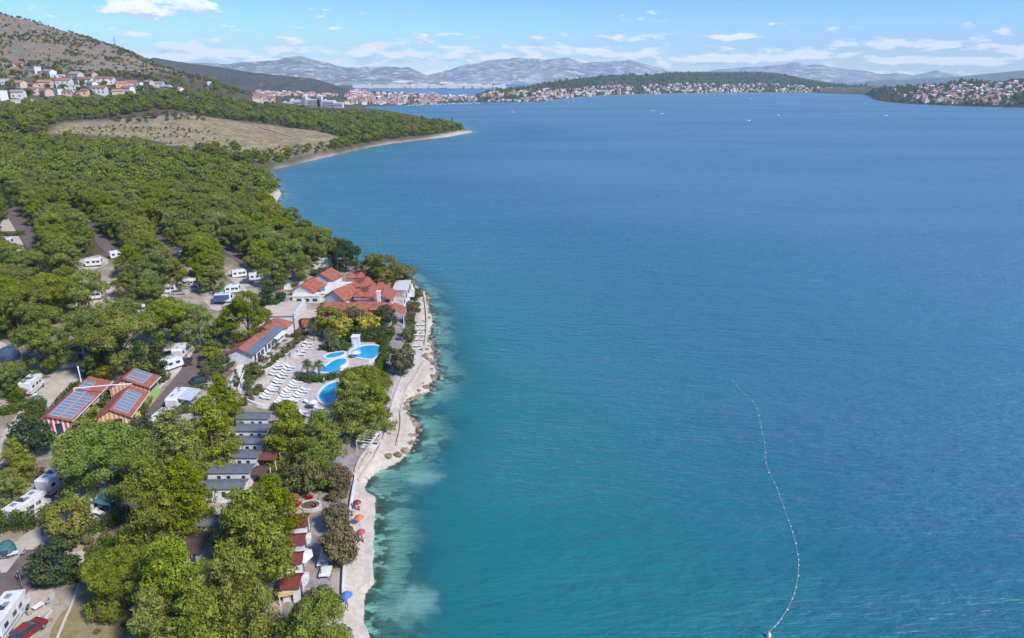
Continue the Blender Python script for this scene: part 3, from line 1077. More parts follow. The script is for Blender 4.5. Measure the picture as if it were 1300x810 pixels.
t, L, hr, He = wash_block((60, 529), (113, 479), 3.7, 1.9, 3.7, 1.1, 3.7, redstripe, 'red and white striped wash block with a solar panel roof', M('pink_render', (.62, .42, .38), .8), redstripe)
pm = panels(t, .4, 1, int(L * .66 / 1.2), 1.1, .1, (-4.15, He - .14), (0, hr), .12, 1.85)
panels(t, .4, 1, int(L * .6 / 1.2), 1.1, .1, (-4.15, He - .14), (0, hr), 2.1, 1.85, pm)
panels(t, L * .70, 1, int(L * .26 / 1.2), 1.1, .1, (-4.15, He - .14), (0, hr), .12, 1.85, pm)
MB().cyl(L * .97, 1.4, 2, 6.2, .12, k=8).cyl(L * .97, 1.4, 6.2, 6.6, .2, .05, k=8).build('flue_pipe', white, t)
MB().tube([(L * .6, -.2, hr + .8), (L * .62, -6.3, hr + .9), (L * .64, -10.5, hr + .8)], .12).build('pipe_bridge', white, t)
MB().box(L * .6 - .1, -.3, hr, L * .6 + .1, -.1, hr + .8).build('pipe_support', white, t)

t, L, hr, He = wash_block((140, 520), (164, 490), 4.1, 2.7, 2.9, 1.6, 4.1, orange, 'orange and yellow wash block with one row of solar panels', yellow, orstripe)
panels(t, .6, 1, int((L - 1) / 1.2), 1.1, .1, (-3.35, He - .25), (0, hr), .35, 2.6)
MB().prism_x([(2.6, 1.6), (2.2, 2.7), (1.0, 3.0), (1.0, 1.6)], 1.2, 5.0).build('dormer', orange, t)
slope(.9, 5.3, 2.9, 2.4, .9, 3.5, .12).build('dormer_roof', flatroof, t)
MB().box(-.02, -1.2, 0, .3, .8, 2.0).build('entrance', glassd, t)
t, L, hr, He = wash_block((156, 481), (170, 468), 5.0, 3.0, 4.4, 1.9, 5.0, green, 'green wash block behind the orange one with two solar arrays', green, orstripe)
panels(t, .5, 1, max(2, int((L * .5 - .6) / 1.2)), 1.1, .1, (-4.85, He - .2), (0, hr), .4, 3.4)
panels(t, L * .55, 1, max(2, int((L * .45 - .4) / 1.2)), 1.1, .1, (-4.85, He - .2), (0, hr), .4, 3.4)

# long reception building: red slope on the left, dark panels on the right
a, rz, L = axis((303, 442), (349, 409), 4.4)
gz = base_z(a, 3)
t = thing('reception_building', 'long low building with red and dark blue roof halves above the pool garden', 'building', (a[0], a[1], gz), rz)
hr = 4.4
L *= .92
MB().prism_x([(-3.0, -2), (3.0, -2), (3.0, 3.0), (0, hr - .05), (-3.0, 3.0)], .2, L - .2).build('wall', whitewall, t)
slope(-.4, L + .4, 3.4, 2.8, 0, hr, .15).build('roof_slope', rooft2, t)
slope(-.4, L + .4, -3.4, 2.8, 0, hr, .15).build('roof_slope', rooft2, t)
o = slope(-.3, L * .93, -3.42, 2.82, -1.65, 3.64, .2).build('roof_panel', M('blue_grey_roof', (.12, .15, .21), .5, (.10, .125, .18), .5), t)
o['label'] = 'dark blue-grey strip along the lower roof'
for i in range(9):
    x_ = 1.2 + i * (L - 3) / 8
    window(t, x_, -3.0, .9, 1.5 if i % 3 else .9, 1.3 if i % 3 else 2.0)
MB().box(0, -5.2, -1, L, -3.05, .12).build('front_terrace', deckpav, t)
MB().prism_x([(-3.35, 2.6), (-4.5, 2.4), (-4.5, 2.5), (-3.35, 2.75)], L * .6, L * .9).build('awning', white, t)
# hipped end house
t2 = thing('hip_roof_house', 'small red hip-roofed house at the far end of the long building', 'building', (a[0] + math.cos(rz) * (L + 2.9), a[1] + math.sin(rz) * (L + 2.9), base_z(a + np.array([math.cos(rz), math.sin(rz), 0]) * L, 3)), rz)
MB().box(-2.0, -3.2, -1.5, 2, 3.4, 3.2).build('wall', whitewall, t2)
MB().hull([(-2.3, -3.6, 3.15), (2.4, -3.6, 3.15), (2.4, 3.8, 3.15), (-2.3, 3.8, 3.15)], [(-.5, -.6, 4.7), (.5, -.6, 4.7), (.5, .8, 4.7), (-.5, .8, 4.7)]).build('roof', rooft2, t2)
window(t2, 2.02, -1.5, 1, 1.2, 1.2, math.pi / 2)

# beige flat-roofed store behind it
a, rz, L = axis((352, 401), (366, 387), 3.6)
t = thing('store_building', 'store with a flat beige roof and a white side wall', 'building', (a[0], a[1], base_z(a, 3)), rz)
MB().box(0, -4.4, -2, L, 5.0, 3.5).build('wall', whitewall, t)
MB().box(-.3, -4.2, 3.5, L + .3, 5.3, 3.72).build('flat_roof', flatroof, t)
MB().box(-.4, -4.9, -2, L + .4, -4.4, 4.2).build('parapet_wall', whitewall, t)
for i in range(6):
    MB().box(i * L / 6, -4.0, 3.72, i * L / 6 + .12, 5.2, 3.80).build('roof_batten', flatroof, t)

# orange pool building
a, rz, L = axis((384, 420), (404, 422), 0)
t = thing('pool_building', 'small orange building with a red tiled lean-to above the pool terrace', 'building', (a[0], a[1], base_z(a, 2)), rz)
MB().box(0, 0, -1.5, 5.2, 6.5, 3.6).build('wall', M('terracotta_render', (.55, .17, .09), .85), t)
MB().box(-.2, -.2, 3.6, 5.4, 6.7, 3.8).build('flat_roof', flatroof, t)
MB().prism_x([(-2.6, 1.9), (0, 2.9), (0, 3.05), (-2.6, 2.05)], 1.2, 7.2).build('tiled_roof', rooft, t)
MB().box(1.6, -2.3, -1.5, 6.9, 0, 1.95).build('annex_wall', whitewall, t)
window(t, 2.6, 0, 1.0, 1.0, 1.0)
window(t, 4.6, -2.32, .4, 1.4, 1.2)

# ---- restaurant complex
def hip(mb, x0, y0, x1, y1, ze, zr, inset):
    if x1 - x0 >= y1 - y0:
        ym = (y0 + y1) / 2
        mb.hull([(x0, y0, ze), (x1, y0, ze), (x1, y1, ze), (x0, y1, ze)], [(x0 + inset, ym - .05, zr), (x1 - inset, ym - .05, zr), (x1 - inset, ym + .05, zr), (x0 + inset, ym + .05, zr)])
    else:
        xm = (x0 + x1) / 2
        mb.hull([(x0, y0, ze), (x1, y0, ze), (x1, y1, ze), (x0, y1, ze)], [(xm - .05, y0 + inset, zr), (xm + .05, y0 + inset, zr), (xm + .05, y1 - inset, zr), (xm - .05, y1 - inset, zr)])
    return mb


def uz(px, py, z):
    return unproj(px, py, z)[:2]


ZG = 3.6
o0 = uz(430, 390, ZG)
t = thing('restaurant', 'seafront restaurant with red tiled hipped roofs and small pyramid turrets', 'building', (o0[0], o0[1], ZG), R(2))
ca_, sa_ = math.cos(R(2)), math.sin(R(2))


def loc(px, py, z):
    q = uz(px, py, z + ZG) - o0
    return q[0] * ca_ + q[1] * sa_, -q[0] * sa_ + q[1] * ca_


# rows of hipped roofs: eave corners given where the photograph shows them
rows = [((439, 357), (474, 346), 3.6, 5.6), ((443, 369), (478, 357), 3.6, 5.8), ((449, 381), (484, 367), 3.6, 5.8), ((397, 399), (497, 387), 3.4, 5.6)]
for k, (q0, q1, ze, zr) in enumerate(rows):
    x0, y0 = loc(*q0, ze)
    x1, _ = loc(q1[0], q0[1], ze)
    _, y1 = loc(*q1, ze)
    y1 = max(y1, y0 + 7.5) + (.6 if k < 3 else 0)
    MB().box(x0 + .5, y0 + .5, -2, x1 - .5, y1 - .3, ze).build('wall', whitewall, t)
    hip(MB(), x0, y0, x1, y1, ze, zr, 2.6).build('tiled_roof', rooft, t)
    # small pyramid turrets on the camera side
    for fx in ((.16, .52) if k < 3 else (.35, .58, .78)):
        tx = x0 + (x1 - x0) * fx
        ty = y0 + 2.0
        tb = MB().box(tx - 1.3, ty - 1.3, ze + .2, tx + 1.3, ty + 1.3, ze + 1.0).build('turret', whitewall, t)
        MB().hull([(tx - 1.7, ty - 1.7, ze + .95), (tx + 1.7, ty - 1.7, ze + .95), (tx + 1.7, ty + 1.7, ze + .95), (tx - 1.7, ty + 1.7, ze + .95)],
                  [(tx - .05, ty - .05, ze + 2.5), (tx + .05, ty - .05, ze + 2.5), (tx + .05, ty + .05, ze + 2.5), (tx - .05, ty + .05, ze + 2.5)]).build('turret_roof', rooft, tb)
    # lower tiled lean-to on the sea side
    MB().prism_y([(x1 - .2, ze + 1.0), (x1 + 3.4, ze - .5), (x1 + 3.4, ze - .34), (x1 - .2, ze + 1.16)], y0 + .4, y1 - 1.2).build('lean_to_roof', rooft, t)
    for j in range(5):
        window(t, x0 + 1.6 + j * (x1 - x0 - 3) / 4, y0 + .5, .6, 1.5, 1.8)
    for j in range(3):
        MB().box(x1 + 3.0, y0 + 1 + j * 3, -1, x1 + 3.2, y0 + 1.2 + j * 3, ze - .5).build('post', white, t)
xc, yc = loc(481, 378, 5)
MB().box(xc - .5, yc - .5, 3, xc + .5, yc + .5, 6.8).box(xc - .65, yc - .65, 6.8, xc + .65, yc + .65, 7.1).build('chimney', whitewall, t)
# sea terrace with white parapets and pergola
x0, y0 = loc(494, 392, .6)
x1, y1 = loc(507, 358, .6)
MB().box(x0 - 1, y0, -1.5, x0 + 4.4, y0 + 26, .5).build('terrace', deckpav, t)
MB().box(x0 + 4.4, y0 - .2, -1.5, x0 + 4.7, y0 + 26.2, 1.5).build('parapet', whitewall, t)
for j in range(5):
    MB().box(x0 + 4.1, y0 + 1 + j * 5.2, .5, x0 + 4.35, y0 + 1.25 + j * 5.2, 3.1).build('pergola_post', white, t)
for j in range(14):
    MB().box(x0 - .4, y0 + 11 + j * .8, 3.1, x0 + 4.5, y0 + 11.3 + j * .8, 3.22).build('pergola_slat', white, t)
MB().prism_y([(x0 + 4.6, .2), (x0 + 6.2, .2), (x0 + 6.2, 2.2), (x0 + 5.4, 3.0), (x0 + 4.6, 2.2)], y0 + 13, y0 + 15).build('kiosk', whitewall, t)

# service wing with gabled halls (left of the restaurant)
o0 = uz(372, 387, ZG + .6)
t = thing('service_wing', 'white flat-roofed service wing with three red gabled halls', 'building', (o0[0], o0[1], ZG + .6), R(2))
ZS = ZG + .6


def loc2(px, py, z):
    q = uz(px, py, z + ZS) - o0
    return q[0] * ca_ + q[1] * sa_, -q[0] * sa_ + q[1] * ca_


x1, _ = loc2(406, 387, 0)
MB().box(0, 0, -2, x1, 6.0, 2.6).build('wall', whitewall, t)
MB().box(-.2, -.2, 2.6, x1 + .2, 6.4, 2.8).build('flat_roof', M('white_roof', (.66, .63, .60), .9, (.55, .52, .49), .6), t)
MB().box(x1, 1.5, -2, x1 + 9.5, 14, 2.9).build('wall', whitewall, t)
MB().box(x1 - .1, 1.3, 2.9, x1 + 9.6, 14.2, 3.1).build('flat_roof', MATS['white_roof'], t)
for j, xx in enumerate((2.0, 4.4, 6.8)):
    window(t, xx, 0, 1.0, 1.4, 1.0)


def hall(x, y, w, l, rz2, ze, zr):
    e = MB()
    c2, s2 = math.cos(rz2), math.sin(rz2)

    def tr(pts):
        return [(x + a * c2 - b * s2, y + a * s2 + b * c2, z) for a, b, z in pts]
    e.hull(tr([(-w / 2, 0, 0), (w / 2, 0, 0), (w / 2, 0, ze), (0, 0, zr), (-w / 2, 0, ze)]), tr([(-w / 2, l, 0), (w / 2, l, 0), (w / 2, l, ze), (0, l, zr), (-w / 2, l, ze)]))
    e.build('hall_wall', whitewall, t)
    for sgn in (-1, 1):
        k = (zr - ze) / (w / 2)
        b_ = MB()
        b_.hull(tr([(sgn * (w / 2 + .5), -.4, ze - .5 * k), (0, -.4, zr), (0, -.4, zr + .2), (sgn * (w / 2 + .5), -.4, ze - .5 * k + .2)]),
                tr([(sgn * (w / 2 + .5), l + .4, ze - .5 * k), (0, l + .4, zr), (0, l + .4, zr + .2), (sgn * (w / 2 + .5), l + .4, ze - .5 * k + .2)]))
        b_.build('hall_roof', rooft, t)


xa, ya = loc2(384, 372, 2.8)
hall(xa, ya, 7.2, 7.5, R(-14), 3.4, 5.4)
xa, ya = loc2(408, 358, 2.8)
hall(xa, ya, 7.4, 7.0, R(-16), 3.6, 5.6)
xa, ya = loc2(424, 379, 3.2)
hall(xa, ya, 7.0, 7.5, R(-28), 3.2, 5.7)
for (qx, qy) in ((409, 369), (425, 353), (437, 371)):
    xq, yq = loc2(qx, qy, 3.1)
    MB().box(xq - .8, yq - .6, 3.1, xq + .8, yq + .6, 3.9).build('roof_unit', metal, t)

# low sheds left of the halls
for (q, w_, d_, h_, rr, m_, lb) in (((371, 365), 6, 4, 2.4, 30, greyroof, 'small grey-roofed shed left of the gabled halls'),
                                    ((399, 340), 12, 5, 2.6, 5, whitewall, 'long white low shed behind the gabled halls'),
                                    ((420, 335), 7, 6, 2.2, 8, M('pale_teal_canopy', (.52, .62, .60), .7), 'pale canopy beside the dark pine by the cove')):
    g_ = G(*q)
    tt = thing('shed', lb, 'shed', g_, R(rr))
    MB().box(-w_ / 2, -d_ / 2, -1, w_ / 2, d_ / 2, h_).build('wall', whitewall, tt)
    MB().prism_x([(-d_ / 2 - .3, h_ + .02), (d_ / 2 + .3, h_ + .4), (d_ / 2 + .3, h_ + .55), (-d_ / 2 - .3, h_ + .17)], -w_ / 2 - .3, w_ / 2 + .3).build('roof', m_, tt)
    window(tt, 0, -d_ / 2, .8, 1.2, .9)

# ---- mobile homes
def mobile_home(eave_l, eave_r, label, porch=None, wins=(.2, .52, .75), L=None, Wd=2.75, group='grey-roofed mobile homes in a row'):
    H = 2.75
    a, rz, l_, gz = level_axis(eave_l, eave_r, H)
    L = L or l_
    t = thing('mobile_home', label, 'mobile home', (a[0], a[1], gz), rz, group)
    rise = .22
    MB().prism_x([(.15, -.2), (Wd - .15, -.2), (Wd - .15, H), (Wd / 2, H + rise), (.15, H)], .1, L - .1).build('wall', white, t)
    for y0, y1 in ((-.12, Wd / 2), (Wd + .12, Wd / 2)):
        slope(-.15, L + .15, y0, H - .06, y1, H + rise, .09).build('roof_slope', greyroof, t)
    MB().box(.15, .2, -1.2, L - .15, Wd - .2, -.2).build('skirting', roofdark, t)
    for f_ in wins:
        window(t, L * f_, .15, 1.15, .55, .95, frame=False)
    if porch:
        pl, pm_ = porch
        MB().prism_x([(-.1, 2.25), (Wd / 2, 2.75), (Wd + .1, 2.25), (Wd + .1, 2.37), (Wd / 2, 2.87), (-.1, 2.37)], L + .16, L + pl).build('porch_roof', pm_, t)
        for yy in (.1, Wd - .2):
            MB().box(L + pl - .2, yy, -1, L + pl - .08, yy + .12, 2.3).build('porch_post', white, t)
        MB().box(L, 0, -1, L + pl, Wd, .15).build('deck', woodm, t)
    return t


mobile_home((298, 531.7), (340, 531.7), 'grey-roofed mobile home nearest the pool with pale porch roof', (3.4, M('pale_shingle', (.27, .22, .21), .9)))
mobile_home((297, 547), (339, 547), 'second grey-roofed mobile home from the pool terrace', (2.4, roofbrown))
mobile_home((291, 563), (333, 563), 'third grey-roofed mobile home from the pool terrace', (2.6, roofbrown))
mobile_home((278, 581), (326, 581), 'grey-roofed mobile home with a dark red porch roof', (3.2, M('dark_red_shingle', (.16, .055, .05), .9)))
mobile_home((261, 600.5), (317, 600), 'lowest fully visible grey-roofed mobile home of the row', (2.6, roofbrown), (.28, .5, .84))
mobile_home((255, 621), (308, 620), 'grey-roofed mobile home mostly hidden by a bright green pine', None)
mobile_home((228, 668), (262, 668), 'lone white mobile home among pines below the row', None, (.4,), L=6.5, group=None)

# brown-roofed bungalow pair
for (q0, q1, lb) in (((182, 696), (214, 700), 'brown-roofed white bungalow behind the left pines'), ((214, 702), (256, 706), 'brown-roofed white bungalow half under the bright pine')):
    a, rz, L = axis(q0, q1, 2.7)
    t = thing('bungalow', lb, 'bungalow', (a[0], a[1], base_z(a, 2)), rz)
    MB().box(.2, .2, -1, L - .2, 4.0, 2.6).build('wall', white, t)
    for y0, y1 in ((-.3, 2.1), (4.5, 2.1)):
        slope(-.2, L + .2, y0, 2.55, y1, 3.2, .12).build('roof_slope', roofbrown, t)
    for f_ in (.3, .7):
        window(t, L * f_, .2, 1.0, .7, 1.0, frame=False)

# ---- red-roofed beach cabins along the promenade
redcloth = M('dark_red_roof', (.19, .038, .036), .8, (.145, .03, .03), 1.5)
blueslat = striped('blue_grey_slats', (.62, .64, .66), (.22, .28, .36), 2.2)
cabs = [((366, 669), (389, 667), 0, 'first red-roofed beach cabin next to the planter', 3.4),
        ((360, 692), (386, 690), 1, 'red-roofed beach cabin with blue slatted porch, second from the planter', 2.8),
        ((362, 716), (383, 714), 1, 'red-roofed beach cabin beside the open white parasol', 2.9),
        ((356, 747), (379, 746), 1, 'last red-roofed beach cabin before the yellow slatted stand', 3.2)]
for (q0, q1, porch, lb, Wd) in cabs:
    a, rz, L, gz = level_axis(q0, q1, 2.5)
    t = thing('beach_cabin', lb, 'cabin', (a[0], a[1], gz), rz, 'red-roofed beach cabins')
    MB().box(.1, .1, -.8, L - .1, Wd - .3, 2.45).build('wall', white, t)
    slope(-.1, L + .1, -.2, 2.35, Wd * .5, 2.95, .1).build('roof_slope', redcloth, t)
    slope(-.1, L + .1, Wd - .1, 2.35, Wd * .5, 2.95, .1).build('roof_slope', redcloth, t)
    MB().box(L - .12, Wd * .3, 0, L - .06, Wd * .3 + 1, 2.0).build('door', glassd, t)
    if porch:
        MB().box(-.4, Wd, -.8, L + .2, Wd + 1.8, .2).build('porch_deck', blueslat, t)
        MB().box(-.4, Wd + 1.7, .2, L + .2, Wd + 1.8, 1.0).build('railing', white, t)
        MB().box(L * .55, Wd + .5, .2, L * .55 + 1.3, Wd + 1.3, .95).build('table', white, t)
a, rz, L = axis((353, 758), (374, 756), 1.6)
t = thing('slatted_stand', 'yellow slatted stand at the end of the red-roofed cabins', 'stand', (a[0], a[1], base_z(a, 1)), rz)
for i in range(7):
    MB().box(0, i * .26, 1.5, L, i * .26 + .18, 1.58).build('slat', M('yellow_wood', (.58, .46, .20), .8), t)
for x_, y_ in ((.1, .1), (L - .2, .1), (.1, 1.6), (L - .2, 1.6)):
    MB().box(x_, y_, -.5, x_ + .1, y_ + .1, 1.5).build('leg', white, t)

# ------------------------------------------------------------------ vehicles
paint_w = M('white_gelcoat', (0.70, 0.70, 0.70), 0.35, (0.60, 0.60, 0.60), 1.5, spec=.5)
tyre = M('rubber', (0.03, 0.03, 0.03), 0.8)
rimm = M('wheel_rim', (0.45, 0.45, 0.46), 0.35, metal=.7)
fabric_g = M('grey_awning', (0.42, 0.47, 0.50), 0.8, (0.36, 0.41, 0.44), 2)
teal = M('teal_fabric', (0.06, 0.17, 0.17), 0.85)
bluef = M('blue_fabric', (0.045, 0.085, 0.15), 0.85)
greenf = M('green_fabric', (0.10, 0.30, 0.20), 0.8)
redp = M('red_paint', (0.20, 0.025, 0.03), 0.4, spec=.5)
darkp = M('dark_blue_paint', (0.03, 0.04, 0.07), 0.3, spec=.6)
greyp = M('silver_paint', (0.40, 0.41, 0.43), 0.35, metal=.3)
tail = M('red_lamp', (0.5, 0.02, 0.02), 0.3)
headm = M('lamp_glass', (0.75, 0.75, 0.72), 0.2)


def wheels(t, xs, half, r, w=.22):
    for x in xs:
        for s in (-1, 1):
            o = MB().wheel(x, s * half, r, r, w).build('wheel', tyre, t)
            MB().wheel(x, s * (half + .02), r, r * .6, w).build('rim', rimm, o)


def motorhome(px, py, heading, label, L=6.6, cab=True, stripe=None, colour=None):
    g = G(px, py)
    t = thing('motorhome', label, 'motorhome', g, R(heading), None)
    W2 = 1.12
    cm = colour or paint_w
    prof = [(-L / 2, .45), (L / 2 - 1.7, .45), (L / 2 - 1.7, 1.9), (L / 2 - .75, 2.25), (L / 2 - .55, 2.75), (L / 2 - 1.0, 2.95), (-L / 2 + .15, 2.95), (-L / 2, 2.8)]
    MB().prism_y(prof, -W2, W2).build('body', cm, t, bevel=.07)
    MB().prism_y([(L / 2 - 1.75, .45), (L / 2, .5), (L / 2, 1.05), (L / 2 - .55, 1.2), (L / 2 - 1.05, 1.9), (L / 2 - 1.75, 1.9)], -W2 + .1, W2 - .1).build('cab', cm, t, bevel=.06)
    MB().prism_y([(L / 2 - .53, 1.22), (L / 2 - .48, 1.22), (L / 2 - 1.0, 1.9), (L / 2 - 1.05, 1.9)], -W2 + .2, W2 - .2).build('windscreen', glassd, t)
    for x in (-L * .33, -L * .05, L * .14):
        for s in (-1, 1):
            MB().box(x - .4, s * W2 - .03, 1.5, x + .4, s * W2 + .03, 2.05).build('window', glassd, t)
    MB().box(L * .05, -W2 - .03, .6, L * .05 + .6, -W2 + .02, 2.1).build('door', M('off_white', (.66, .66, .64), .5), t)
    MB().box(-L / 2, -W2 - .02, .85, L / 2 - 1.8, -W2 + .01, 1.1).build('side_stripe', stripe or greyp, t)
    for x, y in ((-L * .3, .2), (-L * .02, -.3), (L * .2, .15)):
        MB().box(x - .35, y - .3, 2.95, x + .35, y + .3, 3.1).build('roof_vent', M('smoked_acrylic', (.25, .27, .30), .3), t)
    MB().box(-L * .16, -.5, 2.96, -L * .16 + .9, .9, 3.02).build('solar_panel', glassd, t)
    wheels(t, (-L * .24, L / 2 - 1.0), W2 - .15, .36)
    for s in (-1, 1):
        MB().box(L / 2 - .05, s * .75 - .16, .7, L / 2 + .04, s * .75 + .16, .95).build('headlight', headm, t)
        MB().box(-L / 2 - .03, s * .9 - .1, .7, -L / 2 + .02, s * .9 + .1, 1.1).build('tail_light', tail, t)
    return t


def caravan(px, py, heading, label, L=5.6, awning=None, side=1):
    g = G(px, py)
    t = thing('caravan', label, 'caravan', g, R(heading), None)
    W2 = 1.15
    MB().prism_y([(-L / 2 + .1, .5), (L / 2 - .2, .5), (L / 2, 1.0), (L / 2 - .25, 2.35), (L / 2 - .7, 2.65), (-L / 2 + .3, 2.65), (-L / 2, 2.35)], -W2, W2).build('body', paint_w, t, bevel=.08)
    for x in (-L * .3, L * .05, L * .3):
        for s in (-1, 1):
            MB().box(x - .45, s * W2 - .03, 1.35, x + .45, s * W2 + .03, 1.95).build('window', glassd, t)
    MB().prism_y([(L / 2 - .06, 1.35), (L / 2 + .0, 1.35), (L / 2 - .16, 2.1), (L / 2 - .22, 2.1)], -.8, .8).build('front_window', glassd, t)
    for x, y in ((-L * .25, .2), (L * .1, -.2), (L * .28, .3)):
        MB().box(x - .3, y - .25, 2.65, x + .3, y + .25, 2.78).build('roof_hatch', MATS.get('smoked_acrylic') or M('smoked_acrylic', (.25, .27, .30), .3), t)
    wheels(t, (-.1,), W2 - .15, .32)
    MB().tube([(L / 2 - .2, -.35, .5), (L / 2 + 1.2, 0, .45)], .05).tube([(L / 2 - .2, .35, .5), (L / 2 + 1.2, 0, .45)], .05).cyl(L / 2 + 1.0, 0, .1, .5, .04, k=6).build('tow_bar', metal, t)
    if awning:
        d = 2.6
        o = MB().hull([(-L * .42, side * W2, 2.5), (L * .42, side * W2, 2.5), (L * .42, side * (W2 + d), 1.95), (-L * .42, side * (W2 + d), 1.95)],
                      [(-L * .42, side * W2, 2.55), (L * .42, side * W2, 2.55), (L * .42, side * (W2 + d), 2.0), (-L * .42, side * (W2 + d), 2.0)]).build('awning', awning, t)
        for x in (-L * .41, L * .41):
            MB().cyl(x, side * (W2 + d - .05), 0, 1.97, .03, k=6).build('awning_pole', metal, t)
    return t


def car(px, py, heading, label, paint, van=False):
    g = G(px, py)
    t = thing('parked_car' if not van else 'parked_van', label, 'van' if van else 'car', g, R(heading), None)
    if van:
        MB().prism_y([(-2.4, .35), (2.4, .35), (2.45, .95), (1.85, 1.15), (1.3, 1.95), (-2.3, 2.05), (-2.42, 1.2)], -.92, .92).build('body', paint, t, bevel=.06)
        MB().prism_y([(1.88, 1.18), (1.92, 1.18), (1.36, 1.9), (1.32, 1.9)], -.75, .75).build('windscreen', glassd, t)
        rng_ = (-1.7, -.5, .7)
        zt = (1.25, 1.75)
    else:
        MB().prism_y([(-2.1, .3), (2.1, .3), (2.15, .7), (1.9, .85), (1.1, .95), (-1.75, .98), (-2.1, .9)], -.88, .88).build('body', paint, t, bevel=.07)
        MB().hull([(-1.75, -.82, .95), (1.15, -.82, .95), (1.15, .82, .95), (-1.75, .82, .95)], [(-1.25, -.66, 1.48), (.35, -.66, 1.48), (.35, .66, 1.48), (-1.25, .66, 1.48)]).build('cabin', glassd, t, bevel=.05)
        MB().box(-1.2, -.64, 1.475, .3, .64, 1.53).build('roof', paint, t, bevel=.03)
        rng_, zt = (), (0, 0)
    for x in rng_:
        for s in (-1, 1):
            MB().box(x - .45, s * .92 - .02, zt[0], x + .45, s * .92 + .02, zt[1]).build('window', glassd, t)
    wheels(t, (-1.35, 1.35), .8, .32, .2)
    for s in (-1, 1):
        MB().box(2.06, s * .62 - .18, .6, 2.18, s * .62 + .18, .75).build('headlight', headm, t)
        MB().box(-2.14, s * .66 - .15, .72, -2.05, s * .66 + .15, .85).build('tail_light', tail, t)
    return t


def head(px, py, qx, qy):
    a, b = P(px, py)[0], P(qx, qy)[0]
    return math.degrees(math.atan2(b[1] - a[1], b[0] - a[0]))


motorhome(38, 654, head(14, 672, 60, 642), 'white motorhome with dark roof hatches above the big rounded hedge', 6.2)
motorhome(74, 618, head(52, 632, 94, 600), 'white motorhome partly under the broad pine', 6.0)
caravan(122, 646, head(108, 655, 132, 632), 'small white caravan with a teal awning end beside the rounded hedge', 4.6, teal, -1)
motorhome(12, 792, head(0, 808, 30, 768), 'large grey-sided motorhome at the bottom left corner', 6.6, stripe=greyp)
car(36, 806, head(20, 816, 48, 796), 'dark red car next to the corner motorhome', redp)
motorhome(43, 496, head(36, 500, 50, 488), 'white camper van with a yellow patterned side on the gravel pitch', 5.6, stripe=M('yellow_print', (.55, .50, .12), .5))
car(127, 468, head(116, 470, 138, 466), 'blue van parked in the shade behind the striped block', bluef, True)
caravan(213, 470, head(200, 474, 228, 466), 'white boat-like caravan with a green cover by the road', 6.6, greenf, 1)
caravan(231, 452, head(224, 460, 238, 444), 'white caravan furthest up the road', 5.6, paint_w, 1)
car(236, 462, head(230, 466, 240, 456), 'dark car between the two roadside caravans', darkp)
caravan(227, 513, head(215, 522, 236, 500), 'white caravan with a grey awning near the road', 6.4, fabric_g, -1)
caravan(207, 540, head(196, 548, 220, 530), 'lower white caravan with square roof hatches near the road', 6.0, None)
car(254, 486, head(246, 486, 262, 482), 'dark blue car at the road junction', darkp)
car(376, 402, head(366, 404, 384, 398), 'grey car in the yard beside the service wing', greyp)
car(372, 411, head(366, 413, 382, 408), 'dark car in the yard beside the orange building', darkp)
caravan(284, 384, 10, 'white caravan with blue tarpaulin among the pines', 4.8, bluef, -1)
caravan(178, 394, 20, 'small white caravan in the pine camp', 4.4, paint_w, -1)
caravan(182, 407, 25, 'white and teal caravan half under a pine', 4.8, teal, -1)
caravan(236, 326, 55, 'white caravan beside the third camp road', 4.6, None)
caravan(6, 312, 20, 'white caravan at the left edge beside the first camp road', 5.0, fabric_g, -1)
caravan(150, 328, 40, 'white caravan beside the second camp road', 4.6, None)
car(216, 312, head(206, 306, 224, 322), 'dark car on the third camp road', darkp)
caravan(296, 372, 15, 'white caravan behind the blue tarpaulin', 4.2, None)
caravan(120, 380, 20, 'white caravan at the small gravel clearing', 4.2, None)

for px, py, hd, lb in ((40, 366, 15, 'white caravan on the pitch below the first camp road'), (120, 338, 20, 'white caravan on the pitch between the first and second camp roads'), (214, 372, 18, 'white caravan on the left of the pitch below the third camp road'),
                       (242, 364, 22, 'white caravan on the right of the pitch below the third camp road'), (304, 352, 30, 'white caravan on the pitch below the fourth camp road'), (326, 356, 25, 'white caravan beside the grey-roofed shed')):
    caravan(px, py, hd, lb, 4.6, None)
car(226, 374, 20, 'silver car on the pitch below the third camp road', greyp)
car(314, 360, 25, 'dark car on the pitch below the fourth camp road', darkp)


def tent(px, py, rz, label, mat, w=3.2, l=4.2, h=2.2):
    g = G(px, py)
    t = thing('tent', label, 'tent', g, R(rz))
    rings = []
    for y in np.linspace(-l / 2, l / 2, 7):
        k = 1 - .25 * (2 * y / l) ** 2
        rings.append([(w / 2 * math.cos(a_) * k, y, h * math.sin(a_) * k) for a_ in np.linspace(0, math.pi, 9)])
    MB().loft(rings).build('canopy', mat, t, smooth=False)
    MB().box(-.5, -l / 2 - .03, 0, .5, -l / 2 + .05, 1.3).build('entrance', glassd, t)
    for sx in (-1, 1):
        MB().tube([(sx * w * .45, -l / 2, .5), (sx * w * .7, -l / 2 - .9, .02)], .015, 4).build('guy_rope', white, t)
    return t


tent(10, 455, 20, 'dark blue tent in the shade on the left edge', bluef, 4.5, 5.5, 2.6)
tent(8, 702, 30, 'teal tent on the left edge beside the gravel pitch', teal, 2.4, 3.0, 1.6)
tent(108, 452, 0, 'small grey tent under the pines behind the striped block', fabric_g, 2.6, 3.2, 1.7)
tent(172, 362, 10, 'green tent among the pines in the middle of the camp', greenf, 3.2, 4.2, 2.0)
tent(278, 374, 10, 'dark green tent beside the blue tarpaulin', greenf, 3.0, 4.0, 2.0)

# ------------------------------------------------------------------ pool and beach furniture
plast = M('white_plastic', (0.68, 0.68, 0.67), 0.45, (0.60, 0.60, 0.59), 3)


